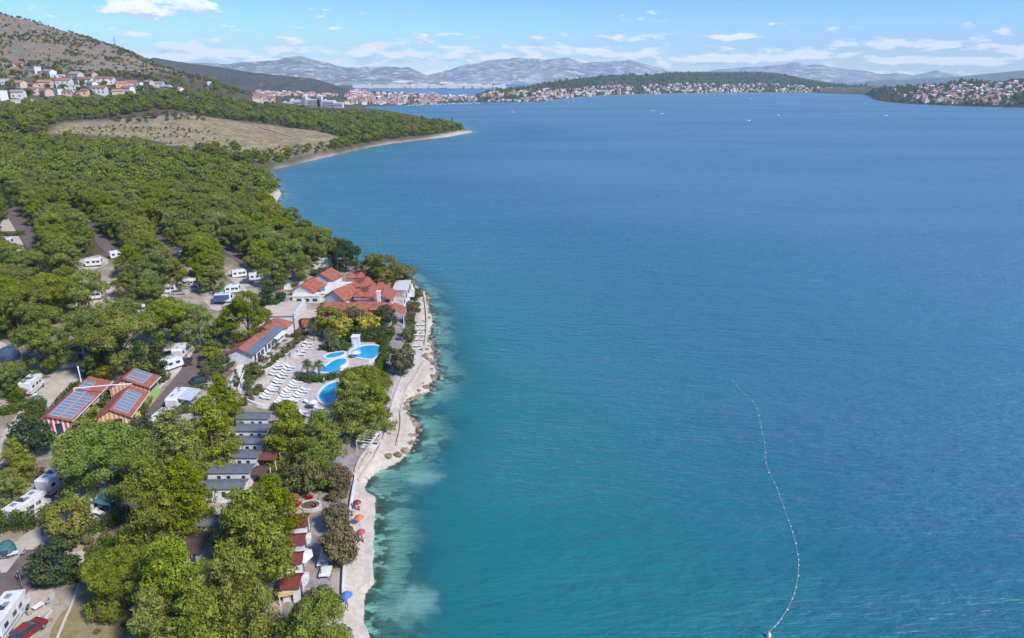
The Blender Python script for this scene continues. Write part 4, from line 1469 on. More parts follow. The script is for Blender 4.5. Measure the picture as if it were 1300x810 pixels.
def lounger_proto():
    t = thing('sun_lounger', 'x', 'sun lounger', (0, 0, 0), 0, 'white sun loungers on the pool terrace')
    MB().box(-.25, -.34, .30, 1.0, .34, .38).build('bed', plast, t)
    MB().hull([(-.25, -.34, .30), (-.25, .34, .30), (-.95, .34, .72), (-.95, -.34, .72)], [(-.25, -.34, .38), (-.25, .34, .38), (-.98, .34, .80), (-.98, -.34, .80)]).build('backrest', plast, t)
    for x in (-.15, .85):
        for y in (-.3, .3):
            MB().box(x - .03, y - .03, 0, x + .03, y + .03, .31).build('leg', plast, t)
    return t


LP = lounger_proto()
LUSED = [0]


def lounger(px, py, rz, label, group, k=1.0):
    p = P(px, py)[0]
    o = LP if LUSED[0] == 0 else copy_tree(LP)
    LUSED[0] += 1
    o['label'], o['group'] = label, group
    o.location = (p[0], p[1], float(h_at(p[0], p[1])) + .1)
    o.rotation_euler = (0, 0, R(rz))
    o.scale = (k, k, k)


ORD = ('first', 'second', 'third', 'fourth', 'fifth', 'sixth', 'seventh', 'eighth', 'ninth', 'tenth', 'eleventh', 'twelfth', 'thirteenth', 'fourteenth', 'fifteenth')


def row(pa, pb, n_, label, group, rz=-8, k=1.12):
    for i in range(n_):
        f = i / (n_ - 1)
        lounger(pa[0] + (pb[0] - pa[0]) * f + random.uniform(-.9, .9), pa[1] + (pb[1] - pa[1]) * f + random.uniform(-.5, .5), rz + random.uniform(-9, 9), 'white sun lounger, %s from the lower end of %s' % (ORD[i], label), group, k)


row((338, 508), (369, 468), 13, 'the leftmost long row', 'leftmost lounger row')
row((355, 515), (377, 487), 10, 'the middle row', 'middle lounger row')
row((373, 512), (389, 497), 6, 'the short row by the round pool', 'short lounger row')
for q, lb in (((393, 513), 'white sun lounger standing alone left of the round pool'), ((397, 517), 'white sun lounger just below the lone one'), ((384, 525), 'white sun lounger in the lower corner, upper one'),
              ((388, 530), 'white sun lounger in the lower corner, lower one'), ((405, 521), 'white sun lounger below the round pool, upper one'), ((404, 525), 'white sun lounger below the round pool, lower one')):
    lounger(*q, -8, lb, None, 1.12)
    LASTL = bpy.context.scene.collection.objects[-1]
row((348, 478), (356, 462), 5, 'the row between planters and leftmost loungers', 'upper planter loungers', 10)
row((382, 452), (392, 438), 5, 'the row below the orange building', 'upper terrace loungers', 0)
for i, (x, y) in enumerate(((531, 441), (532, 433), (533, 427), (533, 420), (533, 414))):
    lounger(x - 2, y, 175, 'white beach sunbed on the land side, %s from the near end of the line' % ORD[i], 'beach sunbeds', 1.25)
    lounger(x + 4, y, 175, 'white beach sunbed on the sea side, %s from the near end of the line' % ORD[i], 'beach sunbeds', 1.25)


def parasol(px, py, label, mat, r=1.6, h=2.4, open_=True, dz=0.0):
    g = G(px, py)
    t = thing('parasol', label, 'parasol', (g.x, g.y, g.z + dz), random.uniform(0, 1))
    MB().cyl(0, 0, -.1, h + .15, .04, k=8).build('pole', metal, t)
    MB().cyl(0, 0, 0, .1, .35, k=10).build('base', stonew, t)
    if open_:
        k = 8
        mb = MB()
        rings = [[(q * math.cos(2 * math.pi * j / k), q * math.sin(2 * math.pi * j / k), z) for j in range(k)] for q, z in ((r, h - .45), (r * .55, h - .12), (.05, h + .08))]
        mb.loft(rings, cap=False)
        o = mb.build('canopy', mat, t)
        for j in range(k):
            a_ = 2 * math.pi * j / k
            MB().tube([(0, 0, h - .05), (r * .97 * math.cos(a_), r * .97 * math.sin(a_), h - .5)], .012, 4).build('rib', metal, t)
    else:
        MB().cyl(0, 0, h - 1.6, h, .22, .06, k=8).build('folded_canopy', mat, t)
    return t


parasol(382, 722, 'large open white parasol between the red-roofed cabins', plast, 2.0, 2.7)
parasol(457, 668, 'open orange parasol on the bathing platform', M('orange_cloth', (.70, .20, .07), .8), .85, 2.1, dz=.0)
parasol(441, 768, 'open blue parasol at the bottom of the promenade', M('blue_cloth', (.06, .20, .48), .8), .85, 2.1)
parasol(454, 648, 'small dark red parasol on the bathing platform', redp, .75, 2.0)
parasol(459, 686, 'red parasol on the lower bathing platform', M('red_cloth', (.50, .08, .09), .8), .75, 2.0)
parasol(419, 446, 'folded cream parasol behind the small pool', M('cream_cloth', (.70, .68, .52), .8), 1, 3.0, False)
parasol(387, 700, 'folded white parasol in front of the second cabin', plast, 1, 2.4, False)
parasol(376, 754, 'folded white parasol beside the yellow slatted stand', plast, 1, 2.4, False)
parasol(386, 682, 'folded white parasol in front of the first cabin', plast, 1, 2.4, False)
parasol(452, 455, 'small cream parasol at the edge of the large pool', MATS['cream_cloth'], 1.3, 2.0)
parasol(398, 520, 'small white parasol between the lower loungers', plast, 1.1, 2.2)


def gazebo(px, py, rz, label, w=3.6, l=4.6):
    g = G(px, py)
    t = thing('beach_gazebo', label, 'gazebo', g, R(rz), 'white beach gazebos')
    for sx in (-1, 1):
        for sy in (-1, 1):
            MB().box(sx * w / 2 - .06, sy * l / 2 - .06, 0, sx * w / 2 + .06, sy * l / 2 + .06, 2.4).build('post', plast, t)
    for sx in (-1, 1):
        MB().box(sx * w / 2 - .07, -l / 2 - .1, 2.4, sx * w / 2 + .07, l / 2 + .1, 2.54).build('roof_beam', plast, t)
    for j in range(6):
        y = -l / 2 + l * j / 5
        MB().box(-w / 2 - .1, y - .1, 2.54, w / 2 + .1, y + .1, 2.6).build('roof_slat', plast, t)
    MB().box(-w / 2, l * .1, 2.6, w / 2, l / 2, 2.63).build('roof_cloth', plast, t)
    MB().box(-w / 2, -l / 2, 0, w / 2, l / 2, .18).build('deck', concrete, t)
    for sx in (-.9, .9):
        o = MB().box(sx - .5, -1.2, .18, sx + .5, .9, .5).build('day_bed', plast, t)
        MB().box(sx - .45, .5, .5, sx + .45, .88, .66).build('pillow', darkp, o)
    MB().box(w / 2 - .05, -l / 2, .5, w / 2 + .03, l / 2, .62).build('rail', plast, t)


gazebo(469, 568, -12, 'white beach gazebo nearer the cove', 3.0, 4.6)
gazebo(477, 549, -10, 'white beach gazebo further from the cove', 3.0, 3.6)

# white market tables on the promenade
for (px, py, lb, l_) in ((413, 712, 'long white table under the large tamarisk', 4.2), (414, 731, 'short white table below the long one', 2.2)):
    g = G(px, py)
    t = thing('market_table', lb, 'table', g, R(4))
    MB().box(-.8, -l_ / 2, .78, .8, l_ / 2, .86).build('table_top', plast, t)
    for sx in (-.7, .7):
        for sy in (-l_ / 2 + .1, l_ / 2 - .1):
            MB().box(sx - .04, sy - .04, 0, sx + .04, sy + .04, .78).build('leg', metal, t)
    MB().box(-.5, -l_ * .3, .86, .3, l_ * .1, 1.2).build('crate', plast, t)

# stone planter, kiosk, lamp posts, sign
g = G(394, 644)
t = thing('stone_planter', 'curved pale stone planter on the promenade', 'planter', g)
pts = [(1.9 * math.cos(a_), 1.5 * math.sin(a_)) for a_ in np.linspace(0, 2 * math.pi, 16, endpoint=False)]
MB().loft([[(x * k, y * k, z) for x, y in pts] for k, z in ((1, -.2), (1, .55), (.8, .55), (.8, .1))], cap=False).build('rim', stonew, t)
MB().add([(x * .8, y * .8, .4) for x, y in pts], [tuple(range(16))]).build('soil', M('soil', (.12, .08, .05), .95), t)
g = G(454, 440)
t = thing('pool_kiosk', 'pale blue and white pool kiosk in front of the tall hedge', 'kiosk', g)
MB().box(-1.2, -1, 0, .6, 1, 2.9).build('wall', M('pale_blue_render', (.55, .66, .72), .8), t)
MB().box(-1.35, -1.15, 2.9, .75, 1.15, 3.05).build('roof', white, t)
MB().box(-.9, -1.05, 0, -.1, -.98, 2.1).build('door', white, t)


def lamp_post(px, py, label, h=5.0):
    g = G(px, py)
    t = thing('lamp_post', label, 'street lamp', g, random.uniform(0, 6))
    MB().cyl(0, 0, -.2, h, .07, .045, k=8).build('pole', metal, t)
    MB().tube([(0, 0, h), (.25, 0, h + .18), (.7, 0, h + .2)], .035, 6).build('arm', metal, t)
    MB().box(.55, -.12, h + .1, 1.05, .12, h + .2).build('lamp_head', metal, t)


lamp_post(387, 670, 'thin lamp post in front of the first red-roofed cabin')
lamp_post(430, 592, 'lamp post on the promenade above the tamarisk')
lamp_post(430, 355, 'lamp post between the gabled halls and the dark pine', 6)
lamp_post(427, 590, 'lamp post beside the young promenade palm', 5.5)
lamp_post(30, 750, 'pale lamp post beside the walking person', 3.2)

# ------------------------------------------------------------------ people
def person_mesh(seed, walk=.25, skin=(.55, .36, .26), top=(.05, .06, .10), legs=(.06, .07, .10)):
    """one continuous skinned figure 1.72 m tall"""
    v = [(0, 0, .95), (0, 0, 1.2), (0, .01, 1.42), (0, 0, 1.52), (0, .02, 1.63), (0, .01, 1.72)]
    e = [(0, 1), (1, 2), (2, 3), (3, 4), (4, 5)]
    r = [(.15, .11), (.15, .11), (.17, .11), (.055, .06), (.085, .1), (.06, .07)]
    for s in (-1, 1):
        o = len(v)
        v += [(s * .19, 0, 1.42), (s * .25, -.03 * s * walk * 4, 1.14), (s * .26, s * walk * .5, .9), (s * .26, s * walk * .6, .8)]
        e += [(2, o), (o, o + 1), (o + 1, o + 2), (o + 2, o + 3)]
        r += [(.06, .06), (.048, .048), (.036, .036), (.04, .03)]
        o = len(v)
        v += [(s * .09, 0, .9), (s * .1, -s * walk * .5, .5), (s * .1, -s * walk, .08), (s * .1, -s * walk - .14, .04)]
        v[-1] = (s * .1, -s * walk + .14, .04)
        e += [(0, o), (o, o + 1), (o + 1, o + 2), (o + 2, o + 3)]
        r += [(.09, .09), (.065, .065), (.045, .045), (.045, .035)]
    me = bpy.data.meshes.new('person_base')
    me.from_pydata(v, e, [])
    ob = bpy.data.objects.new('person_base', me)
    C.objects.link(ob)
    sk = ob.modifiers.new('skin', 'SKIN')
    for i, q in enumerate(r):
        me.skin_vertices[0].data[i].radius = q
    me.skin_vertices[0].data[0].use_root = True
    sb = ob.modifiers.new('sub', 'SUBSURF')
    sb.levels = sb.render_levels = 1
    dg = bpy.context.evaluated_depsgraph_get()
    out = bpy.data.meshes.new_from_object(ob.evaluated_get(dg))
    bpy.data.objects.remove(ob)
    out.name = 'person'
    out.materials.clear()
    for nm, c in (('skin', skin), ('top', top), ('legs', legs), ('hair', (.05, .035, .025))):
        out.materials.append(M('person_%s_%d' % (nm, seed), c, .8))
    for p in out.polygons:
        z, x = p.center.z, abs(p.center.x)
        p.material_index = 3 if z > 1.66 or (z > 1.58 and p.center.y < -.02) else 0 if z > 1.47 or (x > .2 and z < 1.22) or z < .12 else 1 if z > .93 else 2
        p.use_smooth = True
    return out


for i, (px, py, rz, lb, top, lg, dz) in enumerate((
        (26, 738, 60, 'person in dark clothes walking on the road by the gravel pitch', (.03, .04, .09), (.05, .06, .10), 0),
        (401, 648, 10, 'person in black standing on the promenade beside the planter', (.02, .02, .025), (.03, .03, .035), 0),
        (456, 652, 200, 'person in red by the small dark red parasol', (.45, .05, .06), (.08, .08, .1), 0),
        (461, 690, 160, 'person in pale clothes by the red parasol on the platform', (.5, .45, .42), (.2, .12, .12), 0),
        (440, 772, 40, 'person in blue beside the blue parasol', (.08, .18, .42), (.05, .06, .1), 0),
        (372, 765, 30, 'person in dark clothes near the yellow slatted stand', (.05, .05, .06), (.10, .04, .04), 0),
        (369, 455, 30, 'person in a blue top by the zigzag planter wall', (.10, .2, .4), (.5, .35, .28), 0),
        (412, 488, 80, 'bather in dark trunks at the edge of the round pool', (.5, .34, .26), (.04, .05, .08), 0),
        (356, 500, 200, 'person in red between the lounger rows', (.5, .1, .1), (.5, .35, .28), 0),
        (512, 420, 10, 'person in white walking on the upper promenade', (.7, .7, .68), (.2, .22, .28), 0),
        (536, 446, 60, 'person in a pale top at the end of the beach sunbeds', (.6, .55, .5), (.08, .1, .2), 0),
        (454, 690, 120, 'person in dark red left of the red parasol', (.30, .05, .06), (.1, .1, .12), 0))):
    g = G(px, py)
    o = bpy.data.objects.new('person', person_mesh(i, .22 if i in (0, 4) else .06, top=top, legs=lg))
    C.objects.link(o)
    zz = 0.92 if 444 < px < 474 and 625 < py < 740 else g.z + .08
    if zz == 0.92:
        u = unproj(px, py, .92)
        o.location = (u[0], u[1], .92)
    else:
        o.location = (g.x, g.y, zz)
    o.rotation_euler = (0, 0, R(rz))
    tag(o, lb, 'person')

# camping tables and chairs beside the caravans
cm = M('camp_plastic', (.32, .34, .36), .6)
for px, py, lb in ((238, 516, 'camping table with two chairs under the grey awning'), (226, 541, 'camping table with two chairs beside the lower white caravan'), (128, 656, 'camping table with two chairs beside the small white caravan'),
                   (46, 505, 'camping table with two chairs beside the camper van'), (18, 708, 'camping table with two chairs by the teal tent'), (288, 390, 'camping table with two chairs near the blue tarpaulin'),
                   (110, 384, 'camping table with two chairs at the small gravel clearing'), (50, 775, 'camping table with two chairs on the bottom left pitch')):
    g = G(px, py)
    t = thing('camping_set', lb, 'camping table', (g.x, g.y, g.z + .08), random.uniform(0, 3))
    MB().box(-.6, -.4, .68, .6, .4, .72).build('table_top', plast, t)
    for sx in (-.5, .5):
        MB().tube([(sx, -.35, 0), (sx, .35, .68)], .02, 4).tube([(sx, .35, 0), (sx, -.35, .68)], .02, 4).build('leg', metal, t)
    for sx in (-1.1, 1.1):
        MB().box(sx - .25, -.25, .4, sx + .25, .25, .46).box(sx - .25 + (.46 if sx > 0 else 0), -.25, .46, sx - .2 + (.46 if sx > 0 else 0), .25, .95).build('chair', cm, t)

# ------------------------------------------------------------------ shore rocks
rockm = M('shore_rock', (0.30, 0.225, 0.155), 0.95, (0.14, 0.105, 0.075), 1.2, bump=.8, rnd=.5)


def rock_mesh(seed):
    rg = np.random.default_rng(seed)
    bm = bmesh.new()
    bmesh.ops.create_icosphere(bm, subdivisions=2, radius=1)
    co = np.array([v.co for v in bm.verts])
    dirs = rg.normal(size=(9, 3))
    dirs /= np.linalg.norm(dirs, axis=1)[:, None]
    cut = rg.uniform(.5, .95, 9)
    for v in bm.verts:
        c = np.array(v.co)
        for d, k in zip(dirs, cut):
            m = c @ d
            if m > k:
                c = c - d * (m - k) * .9
        v.co = c * np.array([1.15, 1, .62]) * (1 + .08 * rg.normal())
    me = bpy.data.meshes.new('boulder')
    bm.to_mesh(me)
    bm.free()
    me.materials.append(rockm)
    return me


RM = [rock_mesh(s) for s in range(91, 97)]
rrg = np.random.default_rng(4)
cpx = [p for p in COAST_PX if 366 < p[1] < 591]
cw = resample([unproj(x, y)[:2] for x, y in cpx], 1.0)
nrock = 0
for i, p in enumerate(cw):
    px_, py_ = proj0 = (650 + FPX * p[0] / (p[1] * math.cos(PITCH) + CAMZ * math.sin(PITCH)), 0)
    for _ in range(3):
        if rrg.random() < .7 * (vnoise(np.array([i * .07]), np.array([3.3]), 9, 2)[0] * 1.4 + .7):
            q = p + rrg.normal(size=2) * np.array([1.1, 1.0])
            k = rrg.uniform(.25, .95)
            o = bpy.data.objects.new('boulder', RM[int(rrg.integers(6))])
            C.objects.link(o)
            o.location = (q[0], q[1], max(float(h_at(*q)), -.3) + .05)
            o.rotation_euler = (rrg.uniform(-.3, .3), rrg.uniform(-.3, .3), rrg.uniform(0, 6.28))
            o.scale = (k, k, k * rrg.uniform(.7, 1.25))
            f = int(9.99 * i / len(cw))
            wh = ('at the top of the sandy cove', 'just right of the sandy cove', 'below the beach gazebos', 'on the tip below the gazebos', 'in the notch right of the big pool pine', 'on the rocky bulge below the promenade bend', 'on the outermost rocky corner', 'below the upper olive-green tree', 'in front of the beach sunbeds', 'at the far end of the upper sea wall')[f]
            lb, gp = ('large ' if k > .75 else 'small ' if k < .45 else '') + 'brown boulder ' + wh, 'shore boulders ' + wh
            tag(o, lb, 'rock', gp)
            nrock += 1

# ------------------------------------------------------------------ buoy line and boats
bl = [(930, 484), (944, 500), (962, 515), (965, 540), (972, 565), (971, 592), (985, 615), (997, 650), (1008, 680), (1014, 708), (1014, 735), (1005, 765), (990, 790), (972, 806)]
bw = smooth_line([unproj(x, y)[:2] for x, y in bl], 2)
bw = resample(bw, 1.2)
b0 = bw[-1]
t = thing('buoy_line', 'curving line of small white floats marking the swimming area', 'buoy line', (b0[0], b0[1], 0))
MB().tube([(p[0] - b0[0], p[1] - b0[1], .03) for p in bw[::3]], .03, 4).build('rope', M('grey_rope', (.45, .48, .5), .8), t)
fm = bpy.data.meshes.new('float')
bm = bmesh.new()
bmesh.ops.create_icosphere(bm, subdivisions=1, radius=.085)
bm.to_mesh(fm)
bm.free()
fm.materials.append(plast)
for i, p in enumerate(bw):
    near_ = p[1] < 150
    if (near_ and i % 2 == 0) or i % 3 == 0:
        share('float', fm, t, (p[0] - b0[0], p[1] - b0[1], .06), scale=(1.4, 1.4, 1) if i % 12 else (1.8, 1.8, 1.3))
g = unproj(971, 806)
t = thing('marker_buoy', 'small pinkish marker buoy at the near end of the float line', 'buoy', (g[0] + .4, g[1] - .3, 0))
MB().cyl(0, 0, -.2, .35, .32, .3, k=12).cyl(0, 0, .35, .8, .3, .08, k=12).build('body', M('pink_buoy', (.75, .55, .50), .6), t)
MB().tube([(0, 0, .8), (0, 0, 1.0)], .04, 6).build('ring', metal, t)


def boat(px, py, L, rz, label, sail=False, mast=False, grp=None):
    g = unproj(px, py)
    t = thing('sailboat' if sail or mast else 'motorboat', label, 'boat', (g[0], g[1], 0), R(rz), grp)
    W_ = L * .15
    ring = lambda z, k, f: [(-L / 2, -W_ * k, z), (L * .1, -W_ * k * 1.05, z), (L * .36 * f, -W_ * .55 * k, z), (L / 2 * f, 0, z + .05), (L * .36 * f, W_ * .55 * k, z), (L * .1, W_ * k * 1.05, z), (-L / 2, W_ * k, z)]
    MB().loft([ring(-.3, .6, .9), ring(.1, .9, .96), ring(L * .1, 1.0, 1.0)]).build('hull', plast, t)
    MB().hull([(-L * .2, -W_ * .6, L * .1), (L * .18, -W_ * .55, L * .1), (L * .18, W_ * .55, L * .1), (-L * .2, W_ * .6, L * .1)],
              [(-L * .17, -W_ * .5, L * .19), (L * .08, -W_ * .45, L * .19), (L * .08, W_ * .45, L * .19), (-L * .17, W_ * .5, L * .19)]).build('cabin', glassd if not sail else plast, t)
    if sail or mast:
        MB().cyl(L * .05, 0, L * .1, L * 1.35, L * .012, k=6).build('mast', metal, t)
        MB().tube([(L * .05, 0, L * .22), (-L * .4, 0, L * .22)], L * .01, 5).build('boom', metal, t)
    if sail:
        sm = M('dark_sail', (.07, .09, .12), .8)
        MB().hull([(L * .04, -.02, L * .24), (-L * .38, -.02, L * .24), (L * .04, -.02, L * 1.32)], [(L * .04, .02, L * .24), (-L * .38, .12, L * .24), (L * .04, .02, L * 1.32)]).build('sail', sm, t)
    return t


boat(988, 147, 13, 70, 'dark-sailed boat far out on the bay', True)
boat(950, 153, 9, 10, 'white motorboat left of the dark-sailed boat')
boat(828, 141, 10, 0, 'small white motorboat off the island, left of two')
boat(840, 144.5, 9, 20, 'small white motorboat off the island, right of two')
boat(1124, 147, 10, 5, 'white motorboat near the right headland')
boat(651, 142.5, 8, 15, 'white motorboat near the island town')
boat(953, 125.5, 12, 0, 'white boat close to the island shore')
boat(606, 131, 14, 10, 'white yacht leaving the marina', False, True)

# ------------------------------------------------------------------ vegetation
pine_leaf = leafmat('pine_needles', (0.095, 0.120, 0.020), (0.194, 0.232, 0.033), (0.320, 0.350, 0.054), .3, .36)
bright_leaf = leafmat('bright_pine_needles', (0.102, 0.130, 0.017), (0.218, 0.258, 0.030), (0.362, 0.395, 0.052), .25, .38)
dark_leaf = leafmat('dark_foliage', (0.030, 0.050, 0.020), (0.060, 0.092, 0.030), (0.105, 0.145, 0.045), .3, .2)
yellow_leaf = leafmat('yellow_foliage', (0.24, 0.21, 0.02), (0.42, 0.33, 0.02), (0.60, 0.46, 0.03), .25, .3)
lime_leaf = leafmat('lime_foliage', (0.12, 0.14, 0.02), (0.22, 0.24, 0.03), (0.36, 0.35, 0.045), .25, .3)
olive_leaf = leafmat('olive_foliage', (0.080, 0.090, 0.038), (0.150, 0.155, 0.060), (0.225, 0.215, 0.095), .25, .25)
tama_leaf = leafmat('tamarisk_foliage', (0.105, 0.090, 0.045), (0.185, 0.150, 0.075), (0.225, 0.215, 0.095), .2, .25)
hedge_leaf = leafmat('hedge_foliage', (0.038, 0.062, 0.016), (0.080, 0.118, 0.022), (0.140, 0.175, 0.030), .25, .2)
palm_leaf = leafmat('palm_fronds', (0.060, 0.080, 0.035), (0.110, 0.135, 0.055), (0.19, 0.20, 0.08), .2, .2)
brown_leaf = leafmat('dry_foliage', (0.10, 0.065, 0.045), (0.17, 0.115, 0.08), (0.22, 0.16, 0.11), .3, .2)
bark = M('pine_bark', (0.16, 0.115, 0.085), 0.95, (0.10, 0.075, 0.055), 4, bump=.5)


def leaf_cloud(name, puffs, mat, dens=26, leaf=(.2, .42), seed=1, up=0.25, squash=.8, center=None, inner=.15, jitter=.42):
    """leaf-sized faces spread over many small puffs; returns a mesh with a per-leaf tone"""
    rg = np.random.default_rng(seed)
    P0, N0, T0 = [], [], []
    puffs = np.asarray(puffs, float)
    cen = puffs[:, :3].mean(0) if center is None else np.array(center)
    for (x, y, z, r) in puffs:
        k = max(6, int(dens * r * r * 4))
        d = rg.normal(size=(k, 3))
        out = np.array([x, y, z]) - cen
        out = out / (np.linalg.norm(out) + 1e-6)
        d += out * .55 + np.array([0, 0, up])
        d /= np.linalg.norm(d, axis=1)[:, None]
        rad = r * (1 - inner * 2 * rg.random(k) ** 2 + .12 * rg.normal(size=k))
        p = d * rad[:, None] * np.array([1, 1, squash]) + np.array([x, y, z])
        nn = d + rg.normal(size=(k, 3)) * jitter
        nn /= np.linalg.norm(nn, axis=1)[:, None]
        P0.append(p)
        N0.append(nn)
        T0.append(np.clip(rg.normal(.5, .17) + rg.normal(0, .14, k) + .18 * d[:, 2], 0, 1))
    p, nn, tn = np.concatenate(P0), np.concatenate(N0), np.concatenate(T0)
    k = len(p)
    a = np.cross(nn, rg.normal(size=(k, 3)))
    a /= np.linalg.norm(a, axis=1)[:, None] + 1e-9
    b = np.cross(nn, a)
    w = (leaf[0] * (.7 + .6 * rg.random(k)))[:, None] / 2
    l_ = (leaf[1] * (.7 + .6 * rg.random(k)))[:, None] / 2
    v = np.stack([p - a * w - b * l_ * .6, p + a * w * .6 - b * l_, p + a * w + b * l_ * .6, p - a * w * .6 + b * l_], 1).reshape(-1, 3)
    me = bpy.data.meshes.new(name)
    me.vertices.add(4 * k)
    me.vertices.foreach_set('co', v.ravel())
    me.loops.add(4 * k)
    me.loops.foreach_set('vertex_index', np.arange(4 * k, dtype=np.int32))
    me.polygons.add(k)
    me.polygons.foreach_set('loop_start', np.arange(0, 4 * k, 4, dtype=np.int32))
    me.update(calc_edges=True)
    at = me.attributes.new('tone', 'FLOAT', 'POINT')
    at.data.foreach_set('value', np.repeat(tn, 4).astype(np.float32))
    me.materials.append(mat)
    return me


def retone(me, mat):
    m2 = me.copy()
    m2.materials.clear()
    m2.materials.append(mat)
    return m2


def trunk_mesh(h, r, limbs, seed, lean=.4):
    rg = random.Random(seed)
    mb = MB()
    top = (rg.uniform(-lean, lean), rg.uniform(-lean, lean), h)
    path = [(0, 0, -.8), (top[0] * .15 + rg.uniform(-.1, .1), top[1] * .15, h * .33), (top[0] * .6, top[1] * .6 + rg.uniform(-.15, .15), h * .66), top]
    mb.tube(path, [r * 1.25, r, r * .75, r * .35], 7)
    for (x, y, z) in limbs:
        z0 = max(.25 * h, z * .55)
        f = z0 / h
        mb.tube([(top[0] * f, top[1] * f, z0), (x * .5 + top[0] * f * .5, y * .5 + top[1] * f * .5, z0 * .45 + z * .55), (x, y, z)], [r * .45, r * .3, r * .12], 5)
    return mb.mesh('trunk', bark)


def pine_variant(seed, Wd=9.0, H=9.5, lobes=5, flat=1.0, base=.16, leaf=(.13, .32), dens=40):
    """Aleppo pine: an irregular crown of lobes, every lobe a heap of needle puffs"""
    rg = np.random.default_rng(seed)
    puffs, limbs = [], []
    Rr = Wd / 2
    for i in range(lobes):
        ang = 2 * math.pi * i / lobes + rg.uniform(-.5, .5)
        q = Rr * (rg.uniform(.35, .62) if i else .1)
        lz = H * (rg.uniform(.55, .82) if i else .84)
        lr = Rr * rg.uniform(.42, .58)
        c = np.array([math.cos(ang) * q, math.sin(ang) * q, lz])
        limbs.append(tuple(c - np.array([0, 0, lr * .3])))
        for _ in range(34):
            d = rg.normal(size=3)
            d /= np.linalg.norm(d)
            if d[2] < -.45:
                d[2] *= -.6
            pr = rg.uniform(.40, .92) * Wd / 9
            pos = c + d * (lr - pr * .35) * np.array([1, 1, .72 * flat])
            if pos[2] < H * base:
                pos[2] = H * base + rg.uniform(0, .8)
            puffs.append((*pos, pr))
    for _ in range(int(20 + lobes * 6)):                       # lower skirt
        ang, q = rg.uniform(0, 6.28), Rr * rg.uniform(.3, .9)
        puffs.append((math.cos(ang) * q, math.sin(ang) * q, H * rg.uniform(base, base + .34), rg.uniform(.45, .85) * Wd / 9))
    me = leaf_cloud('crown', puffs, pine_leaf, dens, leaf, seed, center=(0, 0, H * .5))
    return dict(crown=me, trunk=trunk_mesh(H * .8, .2 * Wd / 9, limbs, seed), W=Wd, H=H, hc=H * .6)


PINES = [pine_variant(11, 9.5, 9.5, 5), pine_variant(12, 9, 10.5, 4), pine_variant(13, 10, 9, 6, .85), pine_variant(14, 9, 11.5, 5, 1.1),
         pine_variant(15, 8.5, 9.5, 3), pine_variant(16, 10.5, 10, 7, .8)]
FARP = [pine_variant(31, 9, 8, 4, leaf=(.4, .7), dens=7), pine_variant(32, 9.5, 9, 5, leaf=(.4, .7), dens=7), pine_variant(33, 8.5, 8, 3, leaf=(.4, .7), dens=7)]


def tall_pine(seed, Wd=8.0, H=12.5, nb=210):
    """taller pine: tiers of feathery puffs narrowing to a blunt, uneven top"""
    rg = np.random.default_rng(seed)
    puffs, limbs = [], []
    tiers = [(rg.uniform(0, 6.28), z) for z in np.linspace(.10, .95, 44)]
    for a_, z in tiers:
        rad = Wd / 2 * (1 - max(0, z - .22) ** 1.5 * 1.15) * rg.uniform(.72, 1.1)
        for q in np.linspace(.25, 1, 8):
            aa = a_ + rg.normal(0, .38)
            rr = rad * q
            puffs.append((math.cos(aa) * rr, math.sin(aa) * rr, H * z + rr * .18 + rg.normal(0, .25), rg.uniform(.52, .95) * (1.1 - .35 * z) * Wd / 8))
        if len(limbs) < 9:
            limbs.append((math.cos(a_) * rad * .8, math.sin(a_) * rad * .8, H * z))
    for k_ in range(8):
        puffs.append((rg.normal(0, .35), rg.normal(0, .35), H * rg.uniform(.86, .98), .55))
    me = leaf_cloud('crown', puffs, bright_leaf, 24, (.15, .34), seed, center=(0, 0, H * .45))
    return dict(crown=me, trunk=trunk_mesh(H * .9, .2, limbs, seed, .25), W=Wd, H=H, hc=H * .52)


TALL = [tall_pine(s) for s in (17, 18, 19)]


def round_variant(seed, mat, Wd=6.0, H=6.0, nb=34, base=.3, leaf=(.24, .34), dens=24, pr=(.5, .95)):
    rg = np.random.default_rng(seed)
    puffs, limbs = [], []
    rz_ = H * (1 - base) / 2
    cz = H * base + rz_
    for _ in range(nb):
        d = rg.normal(size=3)
        d /= np.linalg.norm(d)
        r_ = rg.uniform(*pr) * Wd / 6
        f = rg.uniform(.55, 1.0)
        pos = np.array([d[0] * (Wd / 2 - r_ * .6) * f, d[1] * (Wd / 2 - r_ * .6) * f, cz + d[2] * (rz_ - r_ * .5) * f])
        puffs.append((*pos, r_))
        if len(limbs) < 4 and d[2] > 0:
            limbs.append(tuple(pos))
    me = leaf_cloud('crown', puffs, mat, dens, leaf, seed)
    return dict(crown=me, trunk=trunk_mesh(H * .65, .13 * Wd / 6, limbs, seed), W=Wd, H=H, hc=cz)


def shrub_variant(seed, mat, Wd=2.4, H=1.7, nb=14):
    v = round_variant(seed, mat, Wd, H, nb, .05, (.16, .26), 34, (.9, 1.5))
    v['hc'] = H * .5
    return v


def like(v, mat):
    return dict(v, crown=retone(v['crown'], mat))


def put_tree(v, x, y, k, label, group=None, name='pine_tree', cat='tree', rz=None, kz=1.0, parts=('trunk', 'crown'), sink=.1):
    o = thing(name, label, cat, (x, y, float(h_at(x, y)) - sink), random.uniform(0, 6.28) if rz is None else rz, group)
    o.scale = (k, k, k * kz)
    if 'trunk' in parts:
        share(parts[0], v['trunk'], o)
    share(parts[-1], v['crown'], o)
    return o


def tree_px(v, px, py, wpx, label, group=None, kz=1.0, **kw):
    """a tree whose crown centre shows at (px, py) and whose crown is wpx wide in the photograph"""
    k = 1.0
    for _ in range(4):
        p, s = P(px, py, v['hc'] * k * kz)
        k = wpx * s / v['W']
    return put_tree(v, p[0], p[1], k, label, group, kz=kz, **kw)


TAKEN = []           # (x, y, radius) of hand-placed crowns


